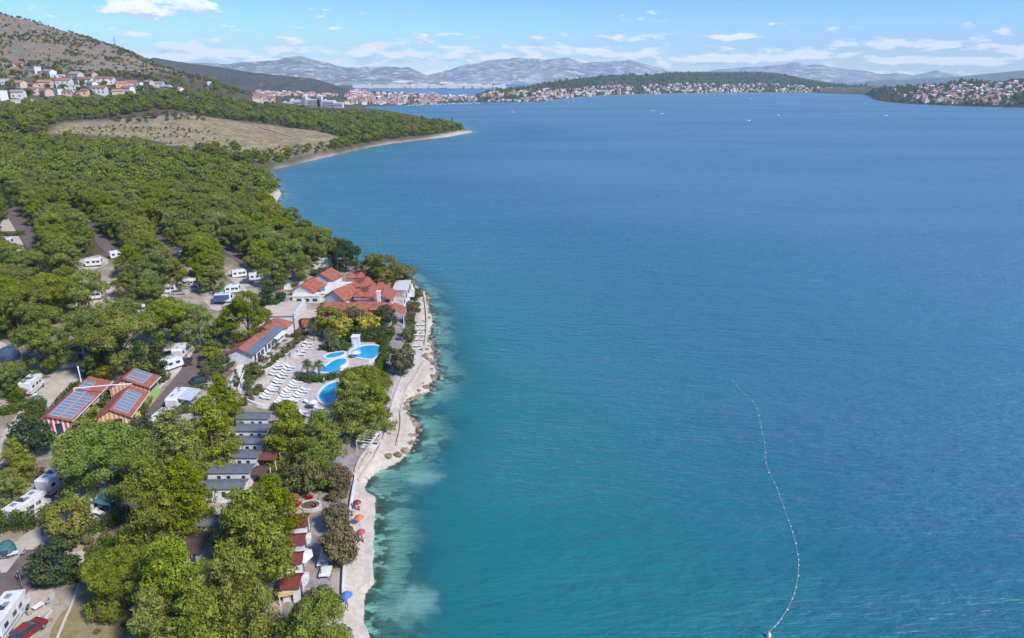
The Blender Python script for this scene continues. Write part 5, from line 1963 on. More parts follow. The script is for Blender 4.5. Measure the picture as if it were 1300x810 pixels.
def T(vi, px, py, w, label, kz=1.0, **kw):
    o = tree_px(PINES[vi % len(PINES)] if isinstance(vi, int) else vi, px, py, w, label, kz=kz, **kw)
    TAKEN.append((o.location.x, o.location.y, w * .5 * P(px, py)[1]))
    return o


# ---- pines placed one by one in the foreground
FG = [(0, 402, 800, 100, 'bright pine at the bottom edge beside the promenade'),
      (1, 300, 765, 96, 'tall yellow-green pine left of the last red-roofed cabins'),
      (3, 322, 690, 92, 'bright pine beside the red-roofed cabins, near their middle'),
      (4, 348, 642, 56, 'pine just left of the red flowering planter'),
      (0, 306, 664, 58, 'bright pine in front of the lowest mobile homes'),
      (5, 150, 730, 84, 'spreading pine above the dry lawn at the bottom left'),
      (2, 222, 745, 90, 'wide pine in front of the brown-roofed bungalows'),
      (3, 255, 798, 84, 'pine at the bottom edge between two taller pines'),
      (1, 195, 798, 70, 'lighter pine on the bottom edge right of the dry lawn'),
      (2, 238, 632, 70, 'pine touching the end of the mobile home row'),
      (1, 190, 638, 78, 'soft grey-green pine left of the mobile home row'),
      (5, 132, 582, 112, 'very broad bright pine below the wash blocks'),
      (0, 222, 566, 64, 'round pine between the broad pine and the mobile homes'),
      (4, 266, 547, 62, 'dense pine left of the upper mobile homes'),
      (1, 282, 508, 44, 'pine at the corner of the pool terrace by the garden path'),
      (2, 366, 552, 58, 'pine between the mobile homes and the loungers'),
      (0, 408, 560, 52, 'pine between the promenade and the lower loungers'),
      (3, 396, 588, 44, 'small pine right of the olive-coloured tree'),
      (5, 462, 490, 64, 'large pine leaning over the round pool'),
      (2, 448, 514, 58, 'lower pine beside the round pool and the gazebos'),
      (4, 476, 515, 44, 'pine crown nearest the beach gazebos'),
      (1, 20, 585, 40, 'small pine on the left edge above the parked motorhomes'),
      (5, 150, 428, 88, 'broad pine shading the car behind the wash blocks'),
      (3, 55, 425, 66, 'pine above the pale gravel pitch on the left'),
      (0, 20, 400, 60, 'pine on the left edge above the blue tent'),
      (1, 104, 424, 60, 'pine beside the broad pine behind the wash blocks'),
      (2, 215, 405, 66, 'pine left of the long reception building'),
      (4, 250, 412, 50, 'pine beside the road bend near the reception building'),
      (0, 186, 368, 42, 'pine left of the pitch below the third camp road'),
      (3, 312, 400, 60, 'pine just above the long red roof'),
      (1, 110, 372, 56, 'pine above the small gravel clearing'),
      (5, 60, 372, 62, 'pine in the left camp between two gravel clearings'),
      (2, 10, 360, 50, 'pine on the left edge above the camp lane'),
      (0, 268, 352, 36, 'pine right of the pitch below the third camp road'),
      (3, 222, 346, 32, 'pine just below the third camp road'),
      (4, 348, 346, 36, 'pine left of the grey-roofed shed'),
      (1, 370, 330, 52, 'pine above the white service wing'),
      (3, 326, 328, 32, 'pine beside the easternmost camp road'),
      (0, 400, 312, 46, 'pine near the shore above the long white shed'),
      (2, 426, 318, 36, 'pine by the cove left of the dark pine'),
      (1, 490, 344, 40, 'low pine on the point beside the restaurant'),
      (5, 512, 349, 32, 'last low pine on the point above the sea'),
      (3, 474, 338, 34, 'pine on the point nearest the cove'),
      (2, 8, 478, 44, 'light pine on the left edge below the dark garages'),
      (4, 15, 620, 36, 'pine on the left edge beside the motorhomes'),
      (0, 160, 398, 44, 'pine right of the small gravel clearing'),
      (2, 280, 420, 38, 'pine at the end of the road by the long roof'),
      (1, 120, 460, 34, 'pine behind the striped wash block')]
for (vi, px, py, w, lb) in FG:
    T(TALL[vi % 3] if py > 500 and vi != 5 and w < 97 else vi, px, py, w * (1.06 if py > 500 else 1.05), lb, kz=1.05 if py > 600 else 1.0, group='camp pines')

DARKP = like(PINES[0], dark_leaf)
OLIVE = round_variant(41, olive_leaf, 7, 7, 60, .1)
DARKR = round_variant(42, dark_leaf, 6.5, 6.5, 56, .12)
LIME = round_variant(43, lime_leaf, 6, 6, 54, .14)
YEL = round_variant(44, yellow_leaf, 5, 5, 44, .12)
TAMA = round_variant(45, tama_leaf, 6, 5, 70, .12)
HEDGE = round_variant(46, hedge_leaf, 6, 4, 44, .02)
BROWN = round_variant(47, brown_leaf, 6, 5, 30)
T(DARKP, 438, 322, 40, 'dark pine standing beside the turquoise cove', name='pine_tree')
T(OLIVE, 384, 600, 56, 'pale olive-green tree between mobile homes and promenade', name='broadleaf_tree')
T(TAMA, 432, 690, 52, 'large brownish tamarisk on the promenade edge', name='tamarisk_tree', kz=1.3)
T(TAMA, 428, 655, 40, 'greener tamarisk above the large brownish one', name='tamarisk_tree', kz=1.2)
T(TAMA, 430, 606, 36, 'tamarisk beside the red flowers on the sea wall', name='tamarisk_tree', kz=1.2)
T(TAMA, 410, 772, 36, 'small tamarisk near the blue parasol', name='tamarisk_tree')
T(LIME, 84, 660, 60, 'yellow-green tree between the parked motorhomes', name='broadleaf_tree', kz=1.15)
T(LIME, 62, 462, 22, 'small yellow tree on the gravel pitch', name='broadleaf_tree')
T(LIME, 135, 470, 26, 'yellow-green tree between striped and green wash blocks', name='broadleaf_tree')
T(LIME, 108, 545, 40, 'yellow-green tree below the striped wash block', name='broadleaf_tree')
T(DARKR, 68, 714, 62, 'dark green tree left of the hedge in the lower camp', name='broadleaf_tree')
T(DARKR, 40, 552, 58, 'dark green tree below the striped wash block on the left', name='broadleaf_tree')
T(like(OLIVE, leafmat('grey_olive', (.05, .06, .04), (.09, .105, .065), (.13, .15, .09))), 178, 546, 42, 'grey-green olive tree below the orange wash block', name='olive_tree')
T(DARKR, 345, 378, 36, 'dark brown-green round tree beside the service wing', name='broadleaf_tree')
T(LIME, 419, 405, 42, 'yellow-green tree in front of the long tiled roof', name='broadleaf_tree')
T(YEL, 466, 411, 34, 'golden yellow tree by the hedge, right one', name='broadleaf_tree')
T(YEL, 432, 414, 36, 'golden yellow tree by the hedge, middle one', name='broadleaf_tree')
T(YEL, 408, 414, 24, 'small golden tree left of the hedge', name='broadleaf_tree')
T(OLIVE, 450, 404, 36, 'olive-green tree between the golden trees', name='broadleaf_tree')
T(DARKR, 486, 399, 32, 'dark green round tree in front of the restaurant corner', name='broadleaf_tree')
T(LIME, 267, 448, 24, 'bright small tree at the road bend', name='broadleaf_tree')
T(OLIVE, 511, 456, 34, 'olive-green tree between the upper promenade and beach', name='broadleaf_tree', kz=1.2)
T(OLIVE, 528, 372, 18, 'grey-green small tree at the start of the beach wall', name='broadleaf_tree')
T(OLIVE, 522, 388, 16, 'grey-green small tree beside the upper promenade', name='broadleaf_tree')
T(OLIVE, 519, 402, 18, 'grey-green tree above the beach palm', name='broadleaf_tree')
T(DARKR, 152, 520, 20, 'small green tree at the corner of the yellow wash block', name='broadleaf_tree')
T(HEDGE, 178, 518, 22, 'rounded bush by the road below the yellow wall', name='round_bush')
T(HEDGE, 196, 482, 22, 'rounded bush between the green wash block and the road', name='round_bush')
T(HEDGE, 206, 480, 16, 'smaller bush by the road next to the caravans', name='round_bush')
T(BROWN, 48, 598, 16, 'small orange-brown dry tree by the parked motorhome', name='broadleaf_tree')
T(DARKR, 63, 612, 16, 'small dark green tree in front of the parked motorhome', name='broadleaf_tree')

# dark conifers with pointed crowns
def cypress_variant(seed, W_=3.2, H=9.0):
    rg = np.random.default_rng(seed)
    puffs = []
    for i in range(46):
        z = rg.uniform(.06, .97)
        r_ = W_ / 2 * (1 - z ** 1.6) * .8 + .12
        a_ = rg.uniform(0, 6.28)
        puffs.append((math.cos(a_) * r_ * .6, math.sin(a_) * r_ * .6, z * H, .45 + .4 * (1 - z)))
    return dict(crown=leaf_cloud('crown', puffs, dark_leaf, 30, (.16, .34), seed, up=.5), trunk=trunk_mesh(H * .6, .16, [], seed, .05), W=W_, H=H, hc=H * .5)


CYP = cypress_variant(51, 4.2, 9)
for px, py, w, lb in ((200, 452, 30, 'dark pointed conifer right of the pair by the caravans'), (178, 460, 28, 'dark pointed conifer behind the green wash block'),
                      (52, 345, 16, 'dark cypress among the pines on the left'), (300, 480, 12, 'slim dark cypress by the garden path'),
                      (7, 250, 14, 'dark cypress on the left edge above the first camp road'), (109, 196, 8, 'dark cypress rising over the forest'),
                      (505, 160, 6, 'dark cypress on the far wooded point'), (574, 155, 5, 'cypress near the tip of the far wooded point')):
    T(CYP, px, py, w, lb, name='cypress_tree')


# palms: arching fronds, each a folded strip of leaflets
def palm_mesh(seed, Rr=2.2, nf=34):
    rg = np.random.default_rng(seed)
    v, f, tn = [], [], []
    for i in range(nf):
        a_ = rg.uniform(0, 6.28)
        el = rg.uniform(-.35, 1.25)
        L_ = Rr * rg.uniform(.85, 1.15)
        dx, dy = math.cos(a_), math.sin(a_)
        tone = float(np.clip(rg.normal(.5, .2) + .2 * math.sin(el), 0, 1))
        pts = []
        for s in np.linspace(0, 1, 7):
            rr = L_ * s * math.cos(el) * (1 - .15 * s)
            z = L_ * (s * math.sin(el) - .75 * s * s * math.cos(el * .6))
            pts.append((dx * rr, dy * rr, z))
        for k_ in range(6):
            for q in (0, 1):
                s0 = (k_ + q * .5) / 6
                c0 = np.array(pts[k_]) * (1 - q * .5) + np.array(pts[k_ + 1]) * q * .5
                c1 = c0 + (np.array(pts[k_ + 1]) - np.array(pts[k_])) * .35
                ll = .62 * Rr / 2.2 * math.sin(math.pi * min(.97, .12 + s0 * .88)) + .12
                for sg in (-1, 1):
                    tip = (c0 + c1) / 2 + np.array([-dy * sg * ll, dx * sg * ll, -.28 * ll]) + (c1 - c0) * 1.2
                    o_ = len(v)
                    v += [tuple(c0), tuple(c1), tuple(tip)]
                    f.append((o_, o_ + 1, o_ + 2))
                    tn += [tone] * 3
    me = bpy.data.meshes.new('fronds')
    me.from_pydata(v, [], f)
    at = me.attributes.new('tone', 'FLOAT', 'POINT')
    at.data.foreach_set('value', np.array(tn, np.float32))
    me.materials.append(palm_leaf)
    return me


PF = palm_mesh(61, 2.4, 40)
PALM = dict(crown=PF, trunk=MB().tube([(0, 0, -.5), (.08, .02, 1.4), (.02, .1, 2.8), (0, 0, 4.2)], [.3, .22, .2, .24], 8).mesh('trunk', bark), W=4.6, H=6, hc=4.2)


def palm(px, py, w, label, tall=1.0):
    k = 1.0
    for _ in range(4):
        p, s = P(px, py, 4.2 * k * tall)
        k = w * s / 4.6
    o = thing('palm_tree', label, 'palm', (p[0], p[1], float(h_at(p[0], p[1])) - .05), random.uniform(0, 6), 'palms of the pool garden')
    share('trunk', PALM['trunk'], o, scale=(k, k, k * tall))
    share('fronds', PF, o, (0, 0, 4.2 * k * tall), scale=(k, k, k))


for a in ((389, 461, 22, 'palm left of the pair beside the free form pool', 1.1), (404, 461, 20, 'palm right of the pair beside the free form pool', 1.1), (397, 411, 16, 'tall palm in front of the orange pool building', 1.6),
          (422, 428, 26, 'large palm between the hedge and the small pool', .8), (416, 420, 18, 'palm behind the large one by the hedge', 1.0), (316, 484, 18, 'palm in the round planter of the pool terrace', .9),
          (519, 412, 18, 'palm on the upper promenade by the beach sunbeds', 1.3), (515, 420, 16, 'shorter palm on the upper promenade', 1.2),
          (440, 556, 12, 'young palm on the promenade left of the gazebos', 1.0), (386, 352, 10, 'small palm behind the gabled halls', 1.0)):
    palm(*a)


# hedges: clipped walls of leaves along a line
def hedge_line(px, w, h, label, mat=hedge_leaf, name='hedge', seed=3):
    pw = resample([P(x, y)[0][:2] for x, y in px], .8)
    rg = np.random.default_rng(seed)
    c = np.mean(pw, 0)
    z0 = float(h_at(*c))
    puffs = []
    for p in pw:
        for q in (-.5, .5):
            for zz in np.arange(.35, h, .5):
                puffs.append((p[0] - c[0] + rg.uniform(-.15, .15) + q * w * .5, p[1] - c[1] + rg.uniform(-.15, .15) + q * w * .3, float(h_at(*p)) - z0 + zz, .58))
    me = leaf_cloud('foliage', puffs, mat, 30, (.18, .28), seed, inner=.1)
    o = thing(name, label, 'hedge', (c[0], c[1], z0))
    share('foliage', me, o)
    mb = MB()
    for p in pw[::2]:
        mb.tube([(p[0] - c[0], p[1] - c[1], float(h_at(*p)) - z0 - .3), (p[0] - c[0], p[1] - c[1], float(h_at(*p)) - z0 + h * .6)], .06, 5)
    mb.build('stems', bark, o)


for a in (((435, 433), (452, 434), (470, 434), (484, 433)), 1.6, 4.2, 'tall dark green clipped hedge behind the large pool'), \
         (((488, 440), (487, 455), (483, 468), (478, 476)), 1.2, 2.2, 'narrow green hedge along the promenade beside the large pool'), \
         (((0, 676), (16, 674), (32, 672), (46, 672)), 3.2, 3.0, 'big rounded green hedge below the parked motorhome'), \
         (((58, 742), (75, 741), (92, 740)), 2.4, 2.2, 'dark green hedge at the far edge of the lower gravel pitch'), \
         (((98, 738), (118, 733), (130, 731)), 1.6, 1.6, 'low hedge continuing behind the dry lawn'), \
         (((128, 676), (142, 668), (156, 660)), 2.6, 2.0, 'rounded hedge beside the small white caravan'), \
         (((382, 482), (398, 486), (412, 484), (428, 480)), 2.6, 1.5, 'low leafy hedge between the free form and round pools'), \
         (((0, 528), (22, 523), (46, 514)), 2.6, 1.6, 'long low hedge below the camper van on the gravel pitch'), \
         (((214, 528), (228, 526), (240, 524)), 1.4, 1.6, 'dark hedge between the two big white caravans'), \
         (((192, 552), (206, 553), (218, 550)), 1.6, 1.3, 'low dark hedge in front of the lower white caravan'), \
         (((236, 498), (248, 496), (258, 494)), 1.2, 1.3, 'small hedge between the dark car and the caravan awning'), \
         (((300, 458), (318, 452), (330, 447)), 1.2, 1.3, 'low hedge along the front of the reception building'), \
         (((0, 300), (14, 300), (28, 299)), 2.0, 1.8, 'hedge beside the first camp road on the left'), \
         (((66, 528), (78, 512), (96, 492)), 1.2, 1.2, 'green strip of bushes left of the striped wash block'):
    hedge_line(*a)

# shrubs
SH = [shrub_variant(71, hedge_leaf), shrub_variant(72, olive_leaf), shrub_variant(73, like and palm_leaf), shrub_variant(74, dark_leaf), shrub_variant(75, lime_leaf), shrub_variant(76, tama_leaf)]


def shrub_patch(poly, nmax, kinds, label, group, size=(.7, 1.5), seed=1, name='shrub', cat='shrub', avoid=True):
    rg = np.random.default_rng(seed)
    pw = wpoly(poly)
    a_ = np.array(pw)
    lo, hi = a_.min(0), a_.max(0)
    pts = []
    tries = 0
    while len(pts) < nmax and tries < nmax * 40:
        tries += 1
        q = lo + rg.random(2) * (hi - lo)
        if not inside(q[:1], q[1:], pw)[0]:
            continue
        if any((q[0] - b[0]) ** 2 + (q[1] - b[1]) ** 2 < 1.3 ** 2 for b in pts):
            continue
        pts.append(q)
    for q in pts:
        k = rg.uniform(*size)
        kd = kinds[int(rg.integers(len(kinds)))]
        v = SH[kd]
        fx = (q[0] - lo[0]) / (hi[0] - lo[0])
        fy = (q[1] - lo[1]) / (hi[1] - lo[1])
        base = ' '.join(w_ for w_ in label.split() if w_ not in ('low', 'grey-green', 'green', 'brownish', 'yellow-green', 'dark', 'small'))
        lb_ = ('large ' if k > size[0] + .7 * (size[1] - size[0]) else 'small ' if k < size[0] + .3 * (size[1] - size[0]) else '') + ('green ', 'olive-green ', 'grey-green ', 'dark green ', 'yellow-green ', 'brownish ')[kd] + base + (', far ' if fy > .5 else ', near ') + ('left' if fx < .33 else 'middle' if fx < .67 else 'right')
        o = put_tree(v, q[0], q[1], k, lb_, group, name, cat, kz=rg.uniform(.8, 1.2), parts=('foliage',))


shrub_patch([(312, 470), (335, 452), (362, 434), (382, 420), (392, 426), (376, 440), (360, 452), (342, 468), (326, 484), (312, 492)], 60, [0, 1, 1, 2, 5], 'low shrub on the planted slope above the pool terrace', 'shrubs on the pool slope', (.7, 1.25), 1)
shrub_patch([(268, 462), (290, 448), (312, 452), (330, 445), (300, 462), (280, 476)], 20, [1, 2, 0], 'grey-green shrub in the rock garden by the road bend', 'rock garden shrubs', (.6, 1.1), 2)
shrub_patch([(408, 446), (425, 436), (445, 440), (440, 447), (412, 449)], 14, [0, 3, 1], 'green shrub between the small pool and the hedge', 'shrubs behind the small pool', (.7, 1.1), 3)
shrub_patch([(484, 430), (494, 408), (502, 410), (496, 440), (489, 470), (484, 476)], 18, [1, 0, 3], 'shrub between the hedge and the upper promenade', 'upper promenade shrubs', (.8, 1.4), 4)
shrub_patch([(512, 440), (520, 405), (528, 385), (531, 396), (526, 420), (520, 446)], 16, [1, 2, 0], 'grey-green shrub in the strip above the beach sunbeds', 'beach strip shrubs', (.7, 1.2), 5)
shrub_patch([(305, 516), (318, 500), (330, 492), (340, 492), (330, 500), (318, 512)], 8, [0, 1], 'shrub in the planter at the corner of the pool terrace', 'terrace corner shrubs', (.6, .9), 6)
shrub_patch([(346, 517), (362, 515), (382, 536), (372, 540), (350, 524)], 12, [0, 3], 'shrub between the loungers and the mobile homes', 'shrubs below the loungers', (.7, 1.2), 7)
shrub_patch([(392, 350), (420, 342), (436, 344), (432, 352), (404, 356)], 14, [0, 1, 3], 'shrub behind the gabled halls', 'shrubs behind the halls', (.8, 1.5), 8)
shrub_patch([(484, 352), (500, 350), (514, 360), (502, 362), (490, 360)], 14, [1, 0, 3], 'shrub below the low pines on the point', 'shrubs on the point', (.8, 1.5), 9)
shrub_patch([(416, 618), (436, 612), (440, 630), (424, 640)], 8, [5, 1], 'brownish shrub on the sea wall below the tamarisk', 'sea wall shrubs', (.7, 1.2), 10)
shrub_patch([(400, 760), (416, 745), (426, 770), (408, 790)], 7, [5, 1], 'brownish shrub beside the blue parasol', 'shrubs by the blue parasol', (.8, 1.3), 11)
shrub_patch([(106, 540), (120, 510), (134, 492), (140, 500), (122, 530), (116, 552)], 14, [4, 0], 'yellow-green shrub between the striped and orange wash blocks', 'shrubs between the wash blocks', (.9, 1.6), 12)
shrub_patch([(172, 518), (184, 505), (192, 494), (196, 500), (184, 520), (174, 530)], 10, [0, 4], 'green shrub against the yellow and green walls', 'shrubs along the yellow wall', (.8, 1.2), 13)
shrub_patch([(20, 535), (48, 520), (64, 512), (50, 540), (30, 560)], 10, [0, 3], 'dark shrub beside the narrow road below the camper van', 'shrubs by the narrow road', (.8, 1.4), 14)
shrub_patch([(10, 498), (26, 480), (44, 478), (36, 500), (20, 515)], 14, [0, 1, 3], 'shrub on the slope left of the camper van', 'shrubs left of the camper van', (.9, 1.7), 15)
shrub_patch([(100, 770), (140, 745), (170, 770), (160, 800), (120, 805)], 10, [1, 0], 'small tuft on the dry lawn', 'tufts on the dry lawn', (.3, .6), 16)
shrub_patch([(110, 690), (150, 690), (170, 680), (150, 712), (120, 715)], 10, [0, 1], 'shrub beside the little gravel clearing in the lower camp', 'lower camp shrubs', (.7, 1.2), 17)
shrub_patch([(225, 325), (250, 335), (246, 350), (230, 345)], 8, [0, 1], 'shrub by the third camp road', 'third camp road shrubs', (.8, 1.2), 18)
shrub_patch([(255, 470), (272, 460), (285, 470), (270, 486)], 10, [1, 0, 5], 'shrub around the road junction by the dark car', 'road junction shrubs', (.8, 1.3), 19)

# red flowering plants
RED = [shrub_variant(78, leafmat('red_flowers', (.30, .03, .02), (.50, .05, .03), (.62, .14, .06)), 1.8, 1.4)]
for px, py, k, lb in ((372, 636, 1.1, 'red flowering plant left of the stone planter'), (393, 634, .8, 'red flowers in the stone planter on the promenade'), (378, 642, .8, 'orange-red flowering plant below the planter'),
                      (440, 612, .9, 'red flowers on the sea wall below the tamarisk'), (178, 524, .5, 'small red flowering plant at the road by the yellow wall'), (243, 464, .6, 'small red plant on the pale traffic triangle')):
    g = G(px, py)
    put_tree(RED[0], g.x, g.y, k, lb, None, 'flowering_shrub', 'flowers', parts=('foliage',))


# ---- the pine forest
def poisson(poly, dmin, nmax, seed, accept=None):
    rg = np.random.default_rng(seed)
    pw = np.array(poly)
    lo, hi = pw.min(0), pw.max(0)
    q = lo + rg.random((nmax * 14, 2)) * (hi - lo)
    q = q[inside(q[:, 0], q[:, 1], pw)]
    if accept is not None:
        q = q[accept(q)]
    cell, out = {}, []
    for p in q:
        c = (int(p[0] // dmin), int(p[1] // dmin))
        if any((p[0] - b[0]) ** 2 + (p[1] - b[1]) ** 2 < dmin * dmin for i in (-1, 0, 1) for j in (-1, 0, 1) for b in cell.get((c[0] + i, c[1] + j), ())):
            continue
        cell.setdefault(c, []).append(p)
        out.append(p)
        if len(out) >= nmax:
            break
    return np.array(out)


def proj(x, y, z):
    x, y, z = np.asarray(x), np.asarray(y), np.asarray(z) - CAMZ
    dep = y * math.cos(PITCH) - z * math.sin(PITCH)
    up = y * math.sin(PITCH) + z * math.cos(PITCH)
    return 650 + FPX * x / dep, 405 - FPX * up / dep


road_w = [(resample([P(x, y)[0][:2] for x, y in pl], 2), w) for pl, w in
          ((((8, 256), (20, 276), (46, 314)), 6.5), (((88, 258), (110, 285), (150, 330)), 6.0), (((194, 296), (212, 315), (242, 340)), 6.0), (((282, 310), (300, 326), (320, 342)), 6.0))]
FOREST = wpoly([(-60, 186), (0, 183), (60, 180), (110, 185), (180, 192), (230, 202), (290, 212), (330, 226), (345, 232), (352, 244), (346, 256), (338, 272), (350, 284), (372, 296), (400, 310),
                (420, 322), (404, 330), (370, 342), (330, 348), (300, 356), (255, 366), (200, 384), (150, 392), (90, 410), (40, 425), (-60, 440)])
CLEAR = [wpoly(q) for q in ([(86, 388), (112, 370), (150, 362), (142, 382), (112, 398)], [(256, 384), (285, 368), (308, 360), (320, 378), (298, 394)], [(96, 333), (130, 325), (140, 338), (112, 346)],
                            [(-10, 285), (12, 282), (38, 325), (0, 330)], [(214, 312), (246, 322), (248, 336), (238, 340)], [(160, 382), (190, 392), (185, 404), (160, 398)])]


ROADPX = np.array([(x0 + (x1 - x0) * f, y0 + (y1 - y0) * f) for x0, y0, x1, y1 in ((12, 266, 42, 308), (112, 292, 144, 324), (205, 312, 236, 335), (296, 324, 312, 335),
                   (0, 300, 8, 308), (100, 334, 128, 328), (270, 378, 300, 372), (100, 388, 130, 372), (160, 388, 182, 398), (206, 372, 248, 364), (296, 352, 326, 356), (30, 368, 52, 362), (112, 338, 130, 334)) for f in np.linspace(0, 1, 9)])


def hides_road(q):
    zz = h_at(q[:, 0], q[:, 1])
    cx, ct = proj(q[:, 0], q[:, 1], zz + 9.5)
    _, cb = proj(q[:, 0], q[:, 1], zz + 1.5)
    hw = FPX * 4.3 / np.hypot(q[:, 0], q[:, 1])
    bad = np.zeros(len(q), bool)
    for x, y in ROADPX:
        bad |= (np.abs(cx - x) < hw) & (ct < y) & (cb > y - 2)
    return bad


def acc(q):
    ok = (seg_dist(q[:, 0], q[:, 1], COAST) > 4) & ~hides_road(q)
    ok &= (np.hypot(q[:, 0], q[:, 1]) > 255) | (vnoise(q[:, 0] / 14, q[:, 1] / 14, 5, 2) > -.2)
    for pl, w in road_w:
        pl = np.array(pl)
        ok &= seg_dist(q[:, 0], q[:, 1], pl, False) > w * .72
    for c in CLEAR:
        ok &= ~inside(q[:, 0], q[:, 1], c)
    for (x, y, r) in TAKEN:
        ok &= (q[:, 0] - x) ** 2 + (q[:, 1] - y) ** 2 > (r * .9) ** 2
    return ok


fp = poisson(FOREST, 6.3, 3000, 5, acc)
z_ = h_at(fp[:, 0], fp[:, 1])
ppx, ppy = proj(fp[:, 0], fp[:, 1], z_ + 6)
vis = (ppx > -25) & (ppx < 1300)
order = np.argsort(np.hypot(fp[:, 0], fp[:, 1]))
near = [i for i in order if vis[i]][:300 - len(FG)]
nearset = set(near)
TWIN = [(PINES[i], FARP[i % 3]) for i in range(6)]
bands = (245, 270, 300, 345, 900)
cols = ((-20, 'left of the first camp road'), (60, 'between the first two camp roads'), (130, 'right of the second camp road'), (215, 'around the third camp road'), (290, 'around the fourth camp road'), (2000, 'near the sea'))
for i in near:
    gi = next(j for j, b in enumerate(bands) if ppy[i] < b)
    ci = next(j for j, b in enumerate(cols) if ppx[i] < b[0] + (ppy[i] - 300) * .8)
    v = PINES[int(RNG.integers(6))]
    k = RNG.uniform(.78, 1.12)
    wh = cols[ci][1] + ', ' + ('high in the forest', 'in the upper forest', 'in the middle of the forest', 'in the lower forest', 'in the lowest rows by the camp')[gi]
    o = put_tree(v, fp[i, 0], fp[i, 1], k, ('broad ' if k > 1.02 else 'small ' if k < .87 else '') + 'pine ' + wh, 'pines ' + wh, kz=RNG.uniform(.85, 1.15))


# ---- mass vegetation: instances on points
SRC = {}


def src(key, mesh_, mat_label):
    return mesh_


def scatter(name, pts, scl, variants, label, cat, zscale=None, zoff=0.0, zs=None):
    """one object of many plants: a cloud of points, each instancing one of the given crowns"""
    pts = np.asarray(pts)
    z = (h_at(pts[:, 0], pts[:, 1]) if zs is None else zs) + zoff
    me = bpy.data.meshes.new(name)
    co = np.column_stack([pts[:, 0], pts[:, 1], z])
    me.vertices.add(len(co))
    me.vertices.foreach_set('co', co.ravel())
    rg = np.random.default_rng(len(co))
    a = me.attributes.new('scl', 'FLOAT_VECTOR', 'POINT')
    s3 = np.repeat(np.asarray(scl)[:, None], 3, 1)
    if zscale is not None:
        s3[:, 2] *= zscale
    s3[:, 2] *= rg.uniform(.8, 1.2, len(co))
    a.data.foreach_set('vector', s3.ravel())
    a = me.attributes.new('rotz', 'FLOAT_VECTOR', 'POINT')
    a.data.foreach_set('vector', np.column_stack([np.zeros(len(co)), np.zeros(len(co)), rg.uniform(0, 6.28, len(co))]).ravel())
    a = me.attributes.new('kind_id', 'INT', 'POINT')
    a.data.foreach_set('value', rg.integers(0, len(variants), len(co)).astype(np.int32))
    ob = bpy.data.objects.new(name, me)
    C.objects.link(ob)
    tag(ob, label, cat, kind='stuff')
    ng = bpy.data.node_groups.new(name, 'GeometryNodeTree')
    ng.interface.new_socket('Geometry', in_out='INPUT', socket_type='NodeSocketGeometry')
    ng.interface.new_socket('Geometry', in_out='OUTPUT', socket_type='NodeSocketGeometry')
    gi, go = nd(ng, 'NodeGroupInput'), nd(ng, 'NodeGroupOutput')
    jn = nd(ng, 'GeometryNodeJoinGeometry')
    sa = nd(ng, 'GeometryNodeInputNamedAttribute', data_type='FLOAT_VECTOR')
    sa.inputs[0].default_value = 'scl'
    ra = nd(ng, 'GeometryNodeInputNamedAttribute', data_type='FLOAT_VECTOR')
    ra.inputs[0].default_value = 'rotz'
    ka = nd(ng, 'GeometryNodeInputNamedAttribute', data_type='INT')
    ka.inputs[0].default_value = 'kind_id'
    for i, v in enumerate(variants):
        oi = nd(ng, 'GeometryNodeObjectInfo', transform_space='ORIGINAL')
        oi.inputs['Object'].default_value = v
        oi.inputs['As Instance'].default_value = True
        cmpn = nd(ng, 'FunctionNodeCompare', data_type='INT', operation='EQUAL')
        ng.links.new(ka.outputs['Attribute'], cmpn.inputs[2])
        cmpn.inputs[3].default_value = i
        ip = nd(ng, 'GeometryNodeInstanceOnPoints')
        ng.links.new(gi.outputs[0], ip.inputs['Points'])
        ng.links.new(cmpn.outputs[0], ip.inputs['Selection'])
        ng.links.new(oi.outputs['Geometry'], ip.inputs['Instance'])
        ng.links.new(ra.outputs['Attribute'], ip.inputs['Rotation'])
        ng.links.new(sa.outputs['Attribute'], ip.inputs['Scale'])
        ng.links.new(ip.outputs[0], jn.inputs[0])
    ng.links.new(jn.outputs[0], go.inputs[0])
    md = ob.modifiers.new('scatter', 'NODES')
    md.node_group = ng
    return ob


# the plants that the masses repeat are themselves trees of the scene, standing in the wood
SRCOBJ = {}
hid = [fp[i] for i in order if vis[i] and i not in nearset]
far_i = [i for i in range(len(fp)) if i not in nearset]


def source_tree(key, v, pos, k, label, name='pine_tree', cat='tree'):
    o = put_tree(v, pos[0], pos[1], k, label, None, name, cat)
    SRCOBJ[key] = [c for c in o.children if c.name.startswith(('crown', 'foliage'))][0]


for j, v in enumerate(FARP):
    source_tree('pine%d' % j, v, fp[far_i[j * 7]], 1.0, ('small pine at the upper left of the forest', 'small pine among the upper forest crowns', 'small pine near the back edge of the forest')[j])
rest = fp[[i for i in far_i if i not in [far_i[j * 7] for j in range(3)]]]
PV = [SRCOBJ['pine%d' % j] for j in range(3)]
scatter('pine_forest', rest, RNG.uniform(.8, 1.15, len(rest)), PV, 'dense pine forest behind the camp up to the clearing', 'forest')

# scrub and woods on the slopes beyond
q = G(255, 188)
source_tree('dark', round_variant(81, dark_leaf, 5, 4, 20, .1, (.4, .6), 10), (q.x, q.y), 1.3, 'dark bush at the lower edge of the clearing', 'bush', 'bush')
q = G(195, 150)
source_tree('brown', round_variant(82, brown_leaf, 6, 4, 22, .1, (.4, .6), 10), (q.x, q.y), 1.6, 'reddish brown dry bush at the top of the clearing', 'bush', 'bush')
q = G(300, 145)
source_tree('lime', round_variant(83, lime_leaf, 6, 5, 22, .1, (.4, .6), 10), (q.x, q.y), 1.4, 'yellow-green bush above the clearing', 'bush', 'bush')


